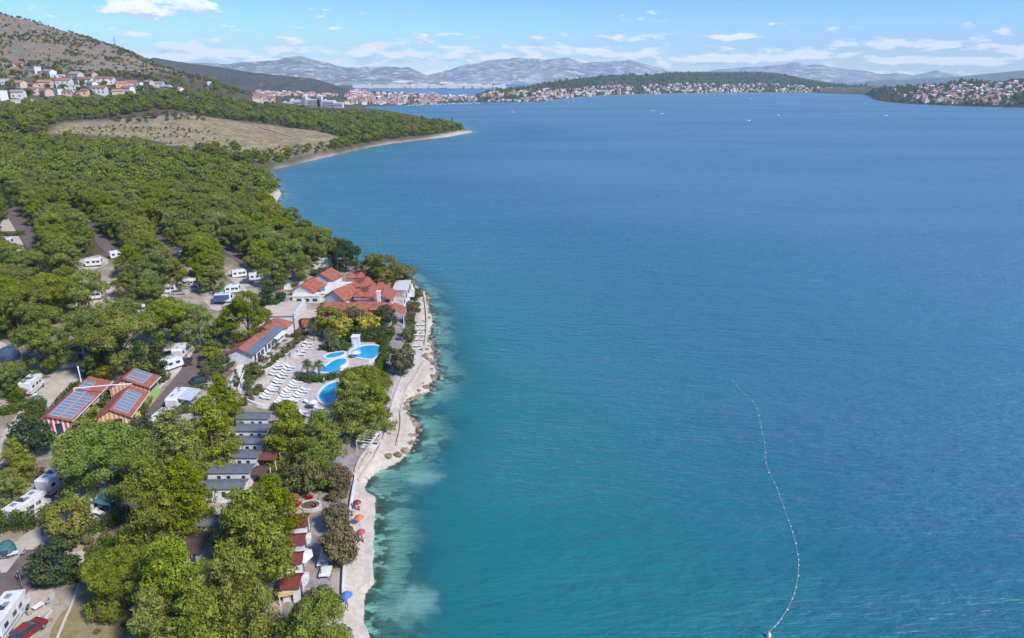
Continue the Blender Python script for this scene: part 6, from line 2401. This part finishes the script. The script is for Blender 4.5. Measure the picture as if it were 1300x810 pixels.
def zone_scatter(name, poly, dmin, nmax, scl, keys, label, cat='wood', seed=9, acc2=None, pxmode=True):
    pw = wpoly(poly)
    p = poisson(pw, dmin, nmax, seed, acc2)
    if len(p):
        scatter(name, p, RNG.uniform(scl[0], scl[1], len(p)), [SRCOBJ[k] for k in keys], label, cat)


clr = wpoly(ZONES['clearing'])
notcl = lambda q: (~inside(q[:, 0], q[:, 1], clr)) & (seg_dist(q[:, 0], q[:, 1], COAST) > 9)
zone_scatter('wooded_point', [(230, 190), (300, 203), (335, 212), (380, 206), (420, 197), (455, 189), (490, 182), (530, 176), (570, 172), (592, 168), (580, 163), (540, 156), (500, 150), (470, 147), (430, 145),
                              (390, 144), (340, 139), (290, 130), (250, 124), (230, 122), (150, 128), (100, 132), (40, 138), (0, 140), (-40, 142), (-40, 175), (0, 172), (60, 172), (58, 160), (130, 150), (250, 145), (330, 155), (452, 176), (420, 190), (370, 202), (320, 208)],
             6.5, 5200, (.75, 1.15), ('pine0', 'pine1', 'pine2', 'pine0', 'pine1', 'lime', 'dark'), 'pine wood on the far point and above the clearing', 'wood', 21, notcl)
for pts_, lb_ in ((((80, 166), (130, 160), (190, 158), (250, 163)), 'pale dry-stone terrace wall highest in the clearing'), (((120, 170), (190, 167), (262, 172), (320, 178)), 'pale dry-stone terrace wall across the middle of the clearing'),
                  (((210, 184), (262, 186), (300, 190), (350, 184)), 'pale dry-stone wall low in the clearing'), (((330, 162), (360, 172), (392, 178), (430, 176)), 'pale stone track wall at the right end of the clearing')):
    wall_line('dry_stone_wall', pts_, .7, 1.1, M('dry_stone', (.34, .30, .25), .95, (.24, .21, .17), .6), lb_)
zone_scatter('shore_wood', [(250, 188), (300, 196), (340, 200), (400, 190), (446, 181), (470, 181), (490, 181.5), (455, 187.5), (420, 196.5), (385, 204), (360, 210), (338, 214), (300, 207), (262, 200)],
             6.0, 400, (.6, 1.05), ('pine0', 'pine1', 'pine2', 'dark', 'brown'), 'strip of pines between the clearing and the far shore', 'wood', 27, lambda q: seg_dist(q[:, 0], q[:, 1], COAST) > 6)
zone_scatter('dry_bushes', [(130, 152), (250, 147), (262, 154), (150, 158)], 7, 40, (.6, 1.0), ('brown', 'brown', 'dark'), 'brown bushes along the top of the clearing', 'bushes', 22)
zone_scatter('clearing_bushes', [(70, 168), (150, 160), (260, 165), (330, 190), (420, 180), (440, 184), (360, 200), (250, 192), (180, 180)], 4.5, 420, (.12, .55), ('dark', 'lime', 'brown', 'dark'), 'low bushes dotted over the dry clearing', 'bushes', 23, lambda q: RNG.random(len(q)) < .12 + .8 * (vnoise(q[:, 0] / 40, q[:, 1] / 40, 71, 4) > .05))
hq = np.random.default_rng(24)
hpx, hd = hq.uniform(-70, 255, 9000), hq.uniform(820, 1420, 9000)
ha = np.arctan2(hpx - 650, 915.0)
hx, hy = np.tan(ha) * hd, hd
hz = h_at(hx, hy)
hv = (hz > 66) & (hq.random(9000) < .10 + .75 * np.clip(vnoise(hx / 45, hy / 45, 44, 4) * 7, 0, 1))
hp = np.column_stack([hx, hy])[hv]
scatter('hillside_scrub', hp, hq.uniform(.12, 1.0, len(hp)) ** 1.5 + .1, [SRCOBJ[k] for k in ('dark', 'dark', 'dark', 'brown', 'lime')], 'dark scrub dotted over the bare hillside above the village', 'scrub')
zone_scatter('village_trees', [(-20, 92), (60, 92), (120, 98), (180, 102), (245, 104), (290, 112), (330, 122), (290, 127), (230, 122), (150, 126), (60, 130), (-20, 132)], 9, 900, (.5, 1.0), ('dark', 'pine0', 'pine1', 'lime'),
             'garden trees between the hillside village houses', 'trees', 25)

# ------------------------------------------------------------------ houses of the villages and towns
WALLC = {'white': (.66, .65, .63), 'cream': (.60, .52, .40), 'pink': (.55, .40, .35), 'grey': (.52, .52, .54), 'orange': (.72, .46, .26), 'mint': (.60, .68, .60)}
ROOFC = {'red': (.30, .135, .10), 'orange': (.37, .20, .125), 'pink': (.34, .23, .20), 'grey': (.26, .25, .26), 'flat': (.60, .58, .56)}
WALLM = {k: M('house_wall_' + k, c, .85, rnd=.15) for k, c in WALLC.items()}
ROOFM = {k: M('house_roof_' + k, c, .85, rnd=.3) for k, c in ROOFC.items()}
HM = {}


def house_meshes(L, Wd, H, roof):
    key = (L, Wd, H, roof == 'flat')
    if key not in HM:
        x, y = L / 2, Wd / 2
        if roof == 'flat':
            wall = MB().box(-x, -y, -4, x, y, H).v, None
            w_ = MB().box(-x, -y, -4, x, y, H)
            r_ = MB().box(-x - .3, -y - .3, H, x + .3, y + .3, H + .35)
        else:
            w_ = MB().prism_x([(-y, -4), (y, -4), (y, H), (0, H + Wd * .26), (-y, H)], -x, x)
            r_ = MB().prism_x([(-y - .5, H - .22), (0, H + Wd * .27), (y + .5, H - .22), (y + .5, H + .05), (0, H + Wd * .27 + .3), (-y - .5, H + .05)], -x - .4, x + .4)
        HM[key] = (w_, r_)
    return HM[key]


HMESH = {}


def house_at(x, y, z, L, Wd, H, wall, roof, rz, label, group, wins=False):
    key = (L, Wd, H, wall, roof)
    if key not in HMESH:
        w_, r_ = house_meshes(L, Wd, H, roof)
        HMESH[key] = (w_.mesh('wall', WALLM[wall]), r_.mesh('roof', ROOFM[roof]))
    t = thing('house', label, 'house', (x, y, z), rz, group)
    wo = share('wall', HMESH[key][0], t)
    share('roof', HMESH[key][1], t)
    if wins:
        nx = max(2, int(L / 4))
        for f in range(int(H // 3)):
            for i in range(nx):
                share('window', VW, t, (-L / 2 + L * (i + .5) / nx, -Wd / 2, 1 + f * 3))
    return t


VW = MB().box(-.7, -.06, 0, .7, .06, 1.4).mesh('window', glassd)
VILL = [(45, 92, 14, 7, 'white', 'flat', 'modern white block of the upper village, top left'), (64, 97, 15, 6, 'white', 'pink', 'white house below the modern block in the upper village'),
        (8, 107, 9, 6, 'white', 'flat', 'small white house at the left end of the village'), (25, 111, 16, 5, 'cream', 'orange', 'cream house with a broad orange roof on the left'),
        (43, 113, 11, 5, 'pink', 'red', 'pink house right of the broad orange roof'), (59, 111, 15, 6, 'cream', 'orange', 'cream house with orange roof in the village middle'),
        (83, 111, 16, 8, 'white', 'red', 'large white village house with a red roof in the middle'), (93, 116, 13, 7, 'white', 'flat', 'white flat-roofed house below the large red-roofed one'),
        (110, 108, 15, 7, 'white', 'red', 'bright white house in the middle of the village'), (118, 113, 12, 7, 'white', 'pink', 'white house just below the bright one'),
        (106, 121, 12, 5, 'orange', 'red', 'small orange house at the lower edge of the village'), (128, 119, 15, 7, 'white', 'red', 'white house with blue balconies at the lower edge'),
        (24, 124, 13, 6, 'white', 'pink', 'lilac-white house with brown roof on the lower left'), (43, 120, 10, 6, 'cream', 'orange', 'cream house in the lower left of the village'),
        (58, 120, 16, 4, 'pink', 'red', 'long low red-roofed house in the lower village'), (74, 119, 10, 5, 'mint', 'flat', 'pale mint house in the lower village'),
        (2, 126, 13, 9, 'white', 'flat', 'white apartment house with balconies on the left edge'), (97, 99, 16, 5, 'grey', 'pink', 'greyish low house in the upper middle of the village'),
        (117, 99, 14, 5, 'pink', 'red', 'pink-roofed house in the upper middle of the village'), (86, 121, 9, 4, 'pink', 'red', 'small brown house at the lower edge of the village'),
        (30, 130, 20, 3, 'grey', 'flat', 'long pale low building below the village'), (130, 107, 13, 7, 'white', 'red', 'left of the twin white red-roofed houses'),
        (140, 107, 12, 7, 'white', 'red', 'right of the twin white red-roofed houses'), (155, 111, 12, 5, 'orange', 'orange', 'orange house above the pine wood'),
        (150, 119, 12, 3, 'cream', 'orange', 'low orange-roofed building above the pine wood'), (163, 118, 14, 6, 'white', 'red', 'lilac-white house above the pine wood'),
        (168, 111, 13, 6, 'pink', 'red', 'pale pink house with red roof above the pine wood'), (177, 113, 9, 8, 'white', 'flat', 'narrow bright white house right of the pink one'),
        (190, 110, 12, 6, 'pink', 'pink', 'pink house standing alone to the right'), (202, 111, 13, 5, 'white', 'grey', 'white house with a grey roof in the right of the village'),
        (212, 114, 13, 4, 'grey', 'grey', 'grey house near the right end of the village'), (226, 117, 14, 4, 'white', 'pink', 'house with a faded pink roof at the right end of the village'),
        (234, 122, 11, 4, 'white', 'flat', 'last white house at the right end of the village'), (10, 84, 10, 4, 'grey', 'flat', 'small grey house high on the left hillside'),
        (24, 84, 12, 4, 'pink', 'red', 'small pink house high on the hillside'), (75, 99, 12, 4, 'white', 'flat', 'low white house above the village middle'),
        (263, 107, 12, 4, 'white', 'flat', 'single pale house on the green slope right of the village')]
for (px, py, L, H, wl, rf, lb) in VILL:
    g = G(px, py)
    house_at(g.x, g.y, g.z, round(L * .88, 1), round(L * .55, 1), round(H * .88, 1), wl, rf, random.choice((-.5, -.3, .1, .3)), lb, 'hillside village houses', True)

# lattice mast on the ridge
g = G(147, 61)
t = thing('lattice_mast', 'thin lattice mast on the crest of the hill', 'mast', g)
mb = MB()
for sx in (-1, 1):
    for sy in (-1, 1):
        mb.tube([(sx * 1.1, sy * 1.1, -1), (sx * .2, sy * .2, 17)], .14, 4)
mb.build('legs', metal, t)
mb = MB()
for k in range(7):
    z0, z1 = k * 2.4, (k + 1) * 2.4
    r0, r1 = 1.1 - .9 * z0 / 17, 1.1 - .9 * z1 / 17
    for sx in (-1, 1):
        mb.tube([(sx * r0, -r0, z0), (-sx * r1, -r1, z1)], .07, 4).tube([(-r0, sx * r0, z0), (-r1, -sx * r1, z1)], .07, 4)
mb.build('bracing', metal, t)
for k in (11, 14):
    MB().box(-2.2, -.1, k, 2.2, .1, k + .2).build('crossarm', metal, t)

# big hotel on the wooded slope
hotelm = M('hotel_concrete', (.60, .60, .61), .8, (.52, .52, .54), .1)
g = G(398, 135)
t = thing('hotel', 'large pale grey terraced hotel behind the wooded point', 'hotel', g, 0)
blocks = [(-62, -40, 8, 14), (-46, -18, 13, 16), (-20, -12, 21, 14), (-12, 16, 14, 18), (10, 20, 22, 12), (22, 44, 12, 16), (42, 62, 8, 14)]
for k, (x0, x1, h_, d_) in enumerate(blocks):
    o = MB().box(x0, -d_ / 2 + (k % 2) * 3, -8, x1 - .5, d_ / 2 + (k % 2) * 3, h_).build('block', hotelm, t)
    for f in range(int(h_ // 3.4)):
        MB().box(x0 + .8, -d_ / 2 + (k % 2) * 3 - .25, .8 + f * 3.4, x1 - 1.3, -d_ / 2 + (k % 2) * 3 + .1, 2.3 + f * 3.4).build('window_band', M('hotel_glass', (.16, .18, .20), .4), o)
        MB().box(x0 + .3, -d_ / 2 + (k % 2) * 3 - 1.0, .1 + f * 3.4, x1 - .8, -d_ / 2 + (k % 2) * 3 + .1, .7 + f * 3.4).build('balcony', M('balcony_white', (.62, .62, .63), .8), o)
    MB().box(x0 + 2, -2, h_, x0 + 6, 3, h_ + 2.4).build('roof_house', hotelm, o)

# ------------------------------------------------------------------ far lands
def land(name, shore, ridge, mat, nt=40, step=4, amp=.12, prof=1.0, seed=1, label=None, back=.8, toe=None):
    """a landmass from its shore line (at sea level) up to its skyline (pixel + distance) and down behind"""
    xs = np.arange(shore[0][0], shore[-1][0] + .1, step)
    sy = np.interp(xs, [p[0] for p in shore], [p[1] for p in shore])
    ry = np.interp(xs, [p[0] for p in ridge], [p[1] for p in ridge])
    if toe and amp > .15:                                      # jagged limestone crest
        ry = 112 - (112 - ry) * 1.1 + 5.0 * (vnoise(xs / 16.0, xs * 0 + seed, seed, 5))
    rd = np.interp(xs, [p[0] for p in ridge], [p[2] for p in ridge])
    Sx, Rx = [], []
    for a_, b_, c_, d_ in zip(xs, sy, ry, rd):
        q_ = unproj(a_, b_) if toe is None else unproj(a_, 100, 0, d_ - toe)
        q_[2] = 0
        Sx.append(q_)
        Rx.append(unproj(a_, c_, 0, d_))
    Sx, Rx = np.array(Sx), np.array(Rx)
    ts = np.concatenate([np.linspace(0, 1, nt), 1 + np.linspace(0, back, nt // 3)[1:]])
    X = np.array([Sx[:, 0] + (Rx[:, 0] - Sx[:, 0]) * q for q in ts])
    Y = np.array([Sx[:, 1] + (Rx[:, 1] - Sx[:, 1]) * q for q in ts])
    Zs = []
    for q in ts:
        if q <= 1:
            f = q ** prof
        else:
            f = 1 - ((q - 1) / back) ** 1.3
        z = Rx[:, 2] * f
        Zs.append(z)
    Z = np.array(Zs)
    sc = (Rx[:, 1].mean()) / 26
    nz = vnoise(X / sc, Y / sc, seed, 6)
    nz = nz + .7 * (.3 - np.abs(vnoise(X / sc * 1.7, Y / sc * 1.1, seed + 40, 5)) * 2)
    ww = np.clip(np.minimum(ts, 1.0) * 4, 0, 1) * np.clip(np.abs(1 - ts) * 6, .12, 1)
    Z = Z + nz * amp * Rx[:, 2].mean() * ww[:, None]
    Z[0] = -2
    Z[1:] = np.maximum(Z[1:], .6)
    Z[-1] = -3
    hn = Z / max(Z.max(), 1)
    o = grid_mesh(name, X, Y, Z, np.ones_like(X, bool), {'rise': hn, 'up': np.repeat(ts[:, None], X.shape[1], 1)}, mat)

    def at(px, q):
        i = np.clip((px - xs[0]) / step, 0, len(xs) - 1.001)
        j = np.interp(q, ts, np.arange(len(ts)))
        i0, j0 = int(i), min(int(j), len(ts) - 2)
        fi, fj = i - i0, j - j0
        bl_ = lambda A_: (A_[j0, i0] * (1 - fi) + A_[j0, i0 + 1] * fi) * (1 - fj) + (A_[j0 + 1, i0] * (1 - fi) + A_[j0 + 1, i0 + 1] * fi) * fj
        return float(bl_(X)), float(bl_(Y)), float(bl_(Z))
    return o, at


def hillmat(name, c1, c2, c3, s1, s2, rocklo=.5, rockhi=.64, shorec=None):
    m, t, out = new_mat(name)
    g = nd(t, 'ShaderNodeNewGeometry').outputs['Position']
    n1, n2 = noise(t, g, s1, 7, .68), noise(t, g, s2, 6, .72)
    col = mixc(t, smooth(t, n1, .38, .62), c1, c2)
    col = mixc(t, smooth(t, n2, rocklo, rockhi), col, c3)
    if shorec:
        col = mixc(t, smooth(t, attr(t, 'up'), .02, .008), col, shorec)
    b = nd(t, 'ShaderNodeBsdfPrincipled')
    b.inputs['Roughness'].default_value = .95
    b.inputs['Specular IOR Level'].default_value = .05
    t.links.new(col, b.inputs['Base Color'])
    bp = nd(t, 'ShaderNodeBump')
    bp.inputs['Strength'].default_value = 1.0
    bp.inputs['Distance'].default_value = 30
    t.links.new(n2, bp.inputs['Height'])
    t.links.new(bp.outputs[0], b.inputs['Normal'])
    t.links.new(b.outputs[0], out.inputs[0])
    return m


wooded = hillmat('wooded_hill', (.065, .085, .035), (.10, .11, .05), (.17, .155, .08), .006, .03, .56, .68, (.42, .37, .31))
drywood = hillmat('dry_hill', (.085, .09, .042), (.14, .12, .07), (.24, .20, .13), .005, .02, .5, .62, (.42, .37, .31))
darkhill = hillmat('dark_hill', (.085, .095, .07), (.12, .12, .09), (.20, .185, .15), .006, .025, .56, .66)
karst = hillmat('karst_mountain', (.15, .17, .15), (.27, .27, .25), (.55, .54, .52), .0026, .009, .50, .64)
karstfar = hillmat('far_mountain', (.18, .20, .20), (.29, .295, .295), (.54, .54, .53), .0022, .008, .48, .64)

land('dark_hill', [(150, 118), (300, 118), (445, 117)], [(150, 88, 2700), (195, 73, 2700), (230, 79, 2700), (270, 84, 2700), (320, 92, 2650), (370, 97, 2600), (400, 100, 2600), (428, 109, 2600), (445, 114, 2600)], darkhill, 40, 3, .07, .8, 3, toe=330)
land('karst_mountain', [(150, 112), (560, 112), (640, 112)], [(150, 88, 7400), (230, 82, 7400), (300, 84, 7400), (345, 80, 7400), (360, 77, 7400), (380, 74, 7400), (398, 79, 7400), (430, 86, 7300), (450, 89, 7300), (505, 88, 7300), (518, 87, 7300), (535, 94, 7200), (560, 105, 7000), (640, 111, 7000)], karst, 90, 1.5, .22, .85, 4, toe=1500)
land('rocky_mountain', [(520, 112), (1000, 112)], [(520, 107, 8600), (545, 97, 8600), (570, 92, 8700), (590, 85, 8800), (620, 80, 8900), (660, 77, 8900), (690, 79, 8900), (720, 78, 8900), (745, 83, 8900), (775, 81, 8900), (800, 79, 8900), (820, 85, 8900), (850, 92, 8900), (900, 96, 8900), (1000, 104, 8900)], karstfar, 90, 1.5, .22, .85, 5, toe=1700)
land('far_mountain', [(880, 108), (1330, 108)], [(880, 95, 10400), (950, 88, 10400), (985, 84, 10400), (1015, 83, 10400), (1050, 87, 10400), (1085, 91, 10400), (1120, 96, 10400), (1138, 94, 10400), (1160, 98, 10400), (1190, 92, 10400), (1205, 97, 10400), (1250, 98, 10400), (1330, 96, 10400)], karstfar, 70, 1.5, .2, .85, 6, toe=1600)
land('far_ridge', [(1100, 108), (1330, 108)], [(1100, 103, 7600), (1160, 101, 7600), (1220, 97, 7500), (1280, 91, 7400), (1330, 86, 7400)], M('far_ridge_scrub', (.10, .12, .10), .95, (.14, .15, .12), .01), 24, 4, .05, .8, 7)
_, isl = land('island', [(604, 130), (620, 129.5), (640, 130), (690, 129), (720, 125), (760, 122), (800, 120.5), (860, 119), (950, 118), (1060, 117.5), (1125, 118)],
              [(604, 124, 2700), (630, 114, 2750), (660, 112, 2850), (700, 104, 3100), (740, 99, 3400), (780, 95, 3600), (820, 95, 3700), (850, 93, 3900), (900, 93, 4100), (950, 92, 4200), (985, 94, 4200), (1010, 99, 4200), (1040, 105, 4100), (1070, 108, 4100), (1125, 109, 4100)], wooded, 44, 3, .05, .85, 8)
_, isl2 = land('dry_island_hill', [(800, 116), (900, 116), (1090, 116)], [(800, 99, 4800), (840, 92.5, 4900), (880, 91, 5000), (930, 91, 5000), (965, 91, 5000), (990, 93, 5000), (1020, 99, 5000), (1060, 106, 5000), (1090, 109, 5000)], drywood, 30, 3, .05, .8, 9)
_, hdl = land('headland', [(1108, 126), (1125, 129.5), (1150, 132), (1200, 134.5), (1250, 136.5), (1340, 139)],
              [(1108, 112, 2900), (1150, 110, 2700), (1185, 109, 2500), (1210, 105, 2450), (1232, 102, 2450), (1260, 105, 2450), (1300, 100, 2450), (1340, 97, 2450)], wooded, 44, 3, .05, .85, 10)
land('low_spit', [(1040, 118.5), (1090, 120), (1135, 123)], [(1040, 112, 3500), (1090, 110, 3400), (1135, 109, 3300)], drywood, 20, 3, .04, .85, 12)

# houses: the ones that show largest are things, the rest is a mass
HS = [(8., 7., 4.5), (10., 7., 5.5), (7., 6., 4.5), (12., 8., 7.), (7., 6., 4.)]
spots = []


def fill(fn, x0, x1, q0, q1, n_, lbs, seed, keepf=None):
    rg = np.random.default_rng(seed)
    k = 0
    while k < n_:
        px = rg.uniform(x0, x1)
        q = q0 + (q1 - q0) * rg.random() ** 1.3
        if keepf and not keepf(px, q, rg):
            k += .2
            continue
        x, y, z = fn(px, q)
        spots.append((x, y, z, lbs, rg.uniform(-.5, .5)))
        k += 1


def town(px, q):
    g = G(px, q)
    return g.x, g.y, g.z


fill(hdl, 1128, 1300, .06, .85, 360, 'on the wooded right headland', 1, lambda px, q, rg: abs(px - 1225) < 75 - 60 * abs(q - .45) or (px > 1265 and q > .55) or rg.random() < .12)
fill(isl, 612, 700, .02, .8, 150, 'on the near end of the island', 2, lambda px, q, rg: q < .9 - (px - 612) / 200)
fill(isl, 690, 1120, .015, .34, 560, 'in the long island shore town', 3, lambda px, q, rg: vnoise(np.array([px / 18.]), np.array([q * 9]), 5, 2)[0] > -.16)
fill(town, 325, 470, 116.5, 130, 420, 'in the town behind the hotel', 4, lambda px, q, rg: not (352 < px < 446 and q > 122.5) and vnoise(np.array([px / 9.]), np.array([q / 2.5]), 15, 2)[0] > -.3)
fill(town, 440, 560, 119, 133, 300, 'in the town beside the marina', 5, lambda px, q, rg: vnoise(np.array([px / 9.]), np.array([q / 2.5]), 16, 2)[0] > -.12)
fill(town, 545, 603, 122, 129, 60, 'on the marina spit', 6)
spots.sort(key=lambda s: math.hypot(s[0], s[1]))
nind = 300 - len(VILL)
WK, RK = ('white', 'white', 'white', 'cream', 'grey', 'pink'), ('red', 'red', 'orange', 'pink', 'flat')
LBL = {'red': 'tiny pale house with a red roof ', 'orange': 'tiny pale house with an orange roof ', 'pink': 'tiny pale house with a faded roof ', 'flat': 'tiny pale flat-roofed house '}
mw, mr = MB(), MB()
random.seed(21)
for i, (x, y, z, where, rz) in enumerate(spots):
    L, Wd, H = random.choice(HS)
    wl, rf = random.choice(WK), random.choice(RK)
    if y > 2500 and random.random() < .6:
        wl = random.choice(('white', 'white', 'cream', 'grey'))
    if i < nind:
        house_at(x, y, z, L, Wd, H, wl, rf, rz, LBL[rf] + where, 'houses with %s roofs %s' % (rf, where))
    else:
        c_, s_ = math.cos(rz), math.sin(rz)
        a_, b_ = L / 2, Wd / 2
        tr = lambda pts: [(x + p[0] * c_ - p[1] * s_, y + p[0] * s_ + p[1] * c_, z + p[2]) for p in pts]
        mw.mat(WK.index(wl)).hull(tr([(-a_, -b_, -3), (a_, -b_, -3), (a_, b_, -3), (-a_, b_, -3)]), tr([(-a_, -b_, H), (a_, -b_, H), (a_, b_, H), (-a_, b_, H)]))
        mr.mat(RK.index(rf)).hull(tr([(-a_ - .4, -b_ - .4, H), (a_ + .4, -b_ - .4, H), (a_ + .4, b_ + .4, H), (-a_ - .4, b_ + .4, H)]), tr([(-a_, -.3, H + 2.4), (a_, -.3, H + 2.4), (a_, .3, H + 2.4), (-a_, .3, H + 2.4)]))
o = mw.build('far_town_walls', [WALLM[k] for k in WK])
tag(o, 'mass of far pale town house walls across the bay', 'town', kind='stuff')
o = mr.build('far_town_roofs', [ROOFM[k] for k in RK])
tag(o, 'mass of far red and pale town roofs across the bay', 'roofs', kind='stuff')

# far white towns on the coast under the mountains
mw = MB()
rg = np.random.default_rng(8)
for _ in range(330):
    px = rg.uniform(440, 640) if rg.random() < .8 else rg.uniform(560, 620)
    g = unproj(px, rg.uniform(112.2, 113.4))
    h_ = rg.uniform(6, 16)
    w_ = rg.uniform(8, 20)
    z = max(0, (g[1] - 4600) * .01) + rg.uniform(0, 14)
    mw.box(g[0] - w_, g[1] + 200, -2, g[0] + w_, g[1] + 200 + w_, z + h_)
tag(mw.build('coast_town', WALLM['white']), 'white far towns along the foot of the mountains', 'town', kind='stuff')
# two quarries under the mountain
qm = M('quarry_rock', (.62, .58, .53), .95)
land('far_coast', [(425, 113.2), (640, 113.2)], [(425, 109, 5600), (480, 107.5, 5800), (540, 107, 5900), (590, 107.5, 5900), (640, 110, 5900)], darkhill, 16, 4, .1, .8, 13)
for px, py, w_ in ((512, 104.6, 130), (538, 105.5, 110), (566, 106.3, 60), (605, 99, 80)):
    p = unproj(px, py, 0, 5950 if py > 100 else 7600)
    mb = MB()
    rg2 = np.random.default_rng(int(px))
    ring = lambda k, dy, dz: [(p[0] + w_ * k * math.cos(a_) * (1 + .15 * math.sin(3 * a_ + px)), p[1] + dy - 30 * math.sin(a_) * -1, p[2] + dz + 16 * k * math.sin(a_)) for a_ in np.linspace(0, 2 * math.pi, 18, endpoint=False)]
    mb.loft([ring(1, 60, 0), ring(.92, 0, 0), ring(.3, -6, 0)])
    o = mb.build('quarry', qm)
    o['kind'] = 'structure'

# marina: masts and white hulls on the spit
for i in range(46):
    px = 520 + 80 * (i / 45) + random.uniform(-2, 2)
    py = 132.6 - 2.2 * (i / 45) + random.uniform(-.6, .5)
    if i % 2:
        boat(px, py + .9, random.uniform(11, 17), random.choice((80, 90, 100)), 'white yacht with a mast moored along the marina spit', False, True, 'yachts moored at the marina')
    else:
        boat(px, py + .9, random.uniform(10, 15), random.choice((80, 90, 100)), 'white motor yacht moored along the marina spit', False, False, 'motor yachts moored at the marina')

# trees of the far shores
def far_trees(name, fn, x0, x1, q0, q1, n_, scl, label, seed, keepf=None):
    rg = np.random.default_rng(seed)
    pts, zs = [], []
    k = 0
    while len(pts) < n_ and k < n_ * 6:
        k += 1
        px, q = rg.uniform(x0, x1), q0 + (q1 - q0) * rg.random()
        if keepf and not keepf(px, q, rg):
            continue
        x, y, z = fn(px, q)
        pts.append((x, y))
        zs.append(z)
    scatter(name, pts, rg.uniform(scl[0], scl[1], len(pts)), [SRCOBJ['dark'], SRCOBJ['pine0'], SRCOBJ['dark'], SRCOBJ['pine1']], label, 'trees', zs=np.array(zs) - .5)


far_trees('headland_trees', hdl, 1108, 1335, .02, 1.0, 1100, (.6, 1.3), 'trees covering the right headland around the houses', 1)
far_trees('island_trees', isl, 612, 1100, .02, 1.0, 1700, (.7, 1.5), 'trees on the island hill and between its houses', 2)
far_trees('town_trees', town, 325, 600, 115, 132, 420, (.45, .9), 'trees between the houses of the far town', 3, lambda px, q, rg: q < 131 and q > 112 + (px - 325) * .03)

# ------------------------------------------------------------------ haze
def build_haze():
    m = bpy.data.materials.new('haze')
    m.use_nodes = True
    t = m.node_tree
    t.nodes.clear()
    out = nd(t, 'ShaderNodeOutputMaterial')
    v = nd(t, 'ShaderNodeVolumePrincipled')
    v.inputs['Color'].default_value = (0.58, 0.81, 1.0, 1)
    v.inputs['Density'].default_value = 7.0e-5
    v.inputs['Anisotropy'].default_value = 0.0
    t.links.new(v.outputs[0], out.inputs['Volume'])
    mb = MB()
    mb.box(-11800, -900, -9, 11800, 11800, 560)
    o = mb.build('haze', m)
    o['kind'] = 'stuff'
    tag(o, 'pale blue haze in the air over the bay', 'haze')


build_haze()
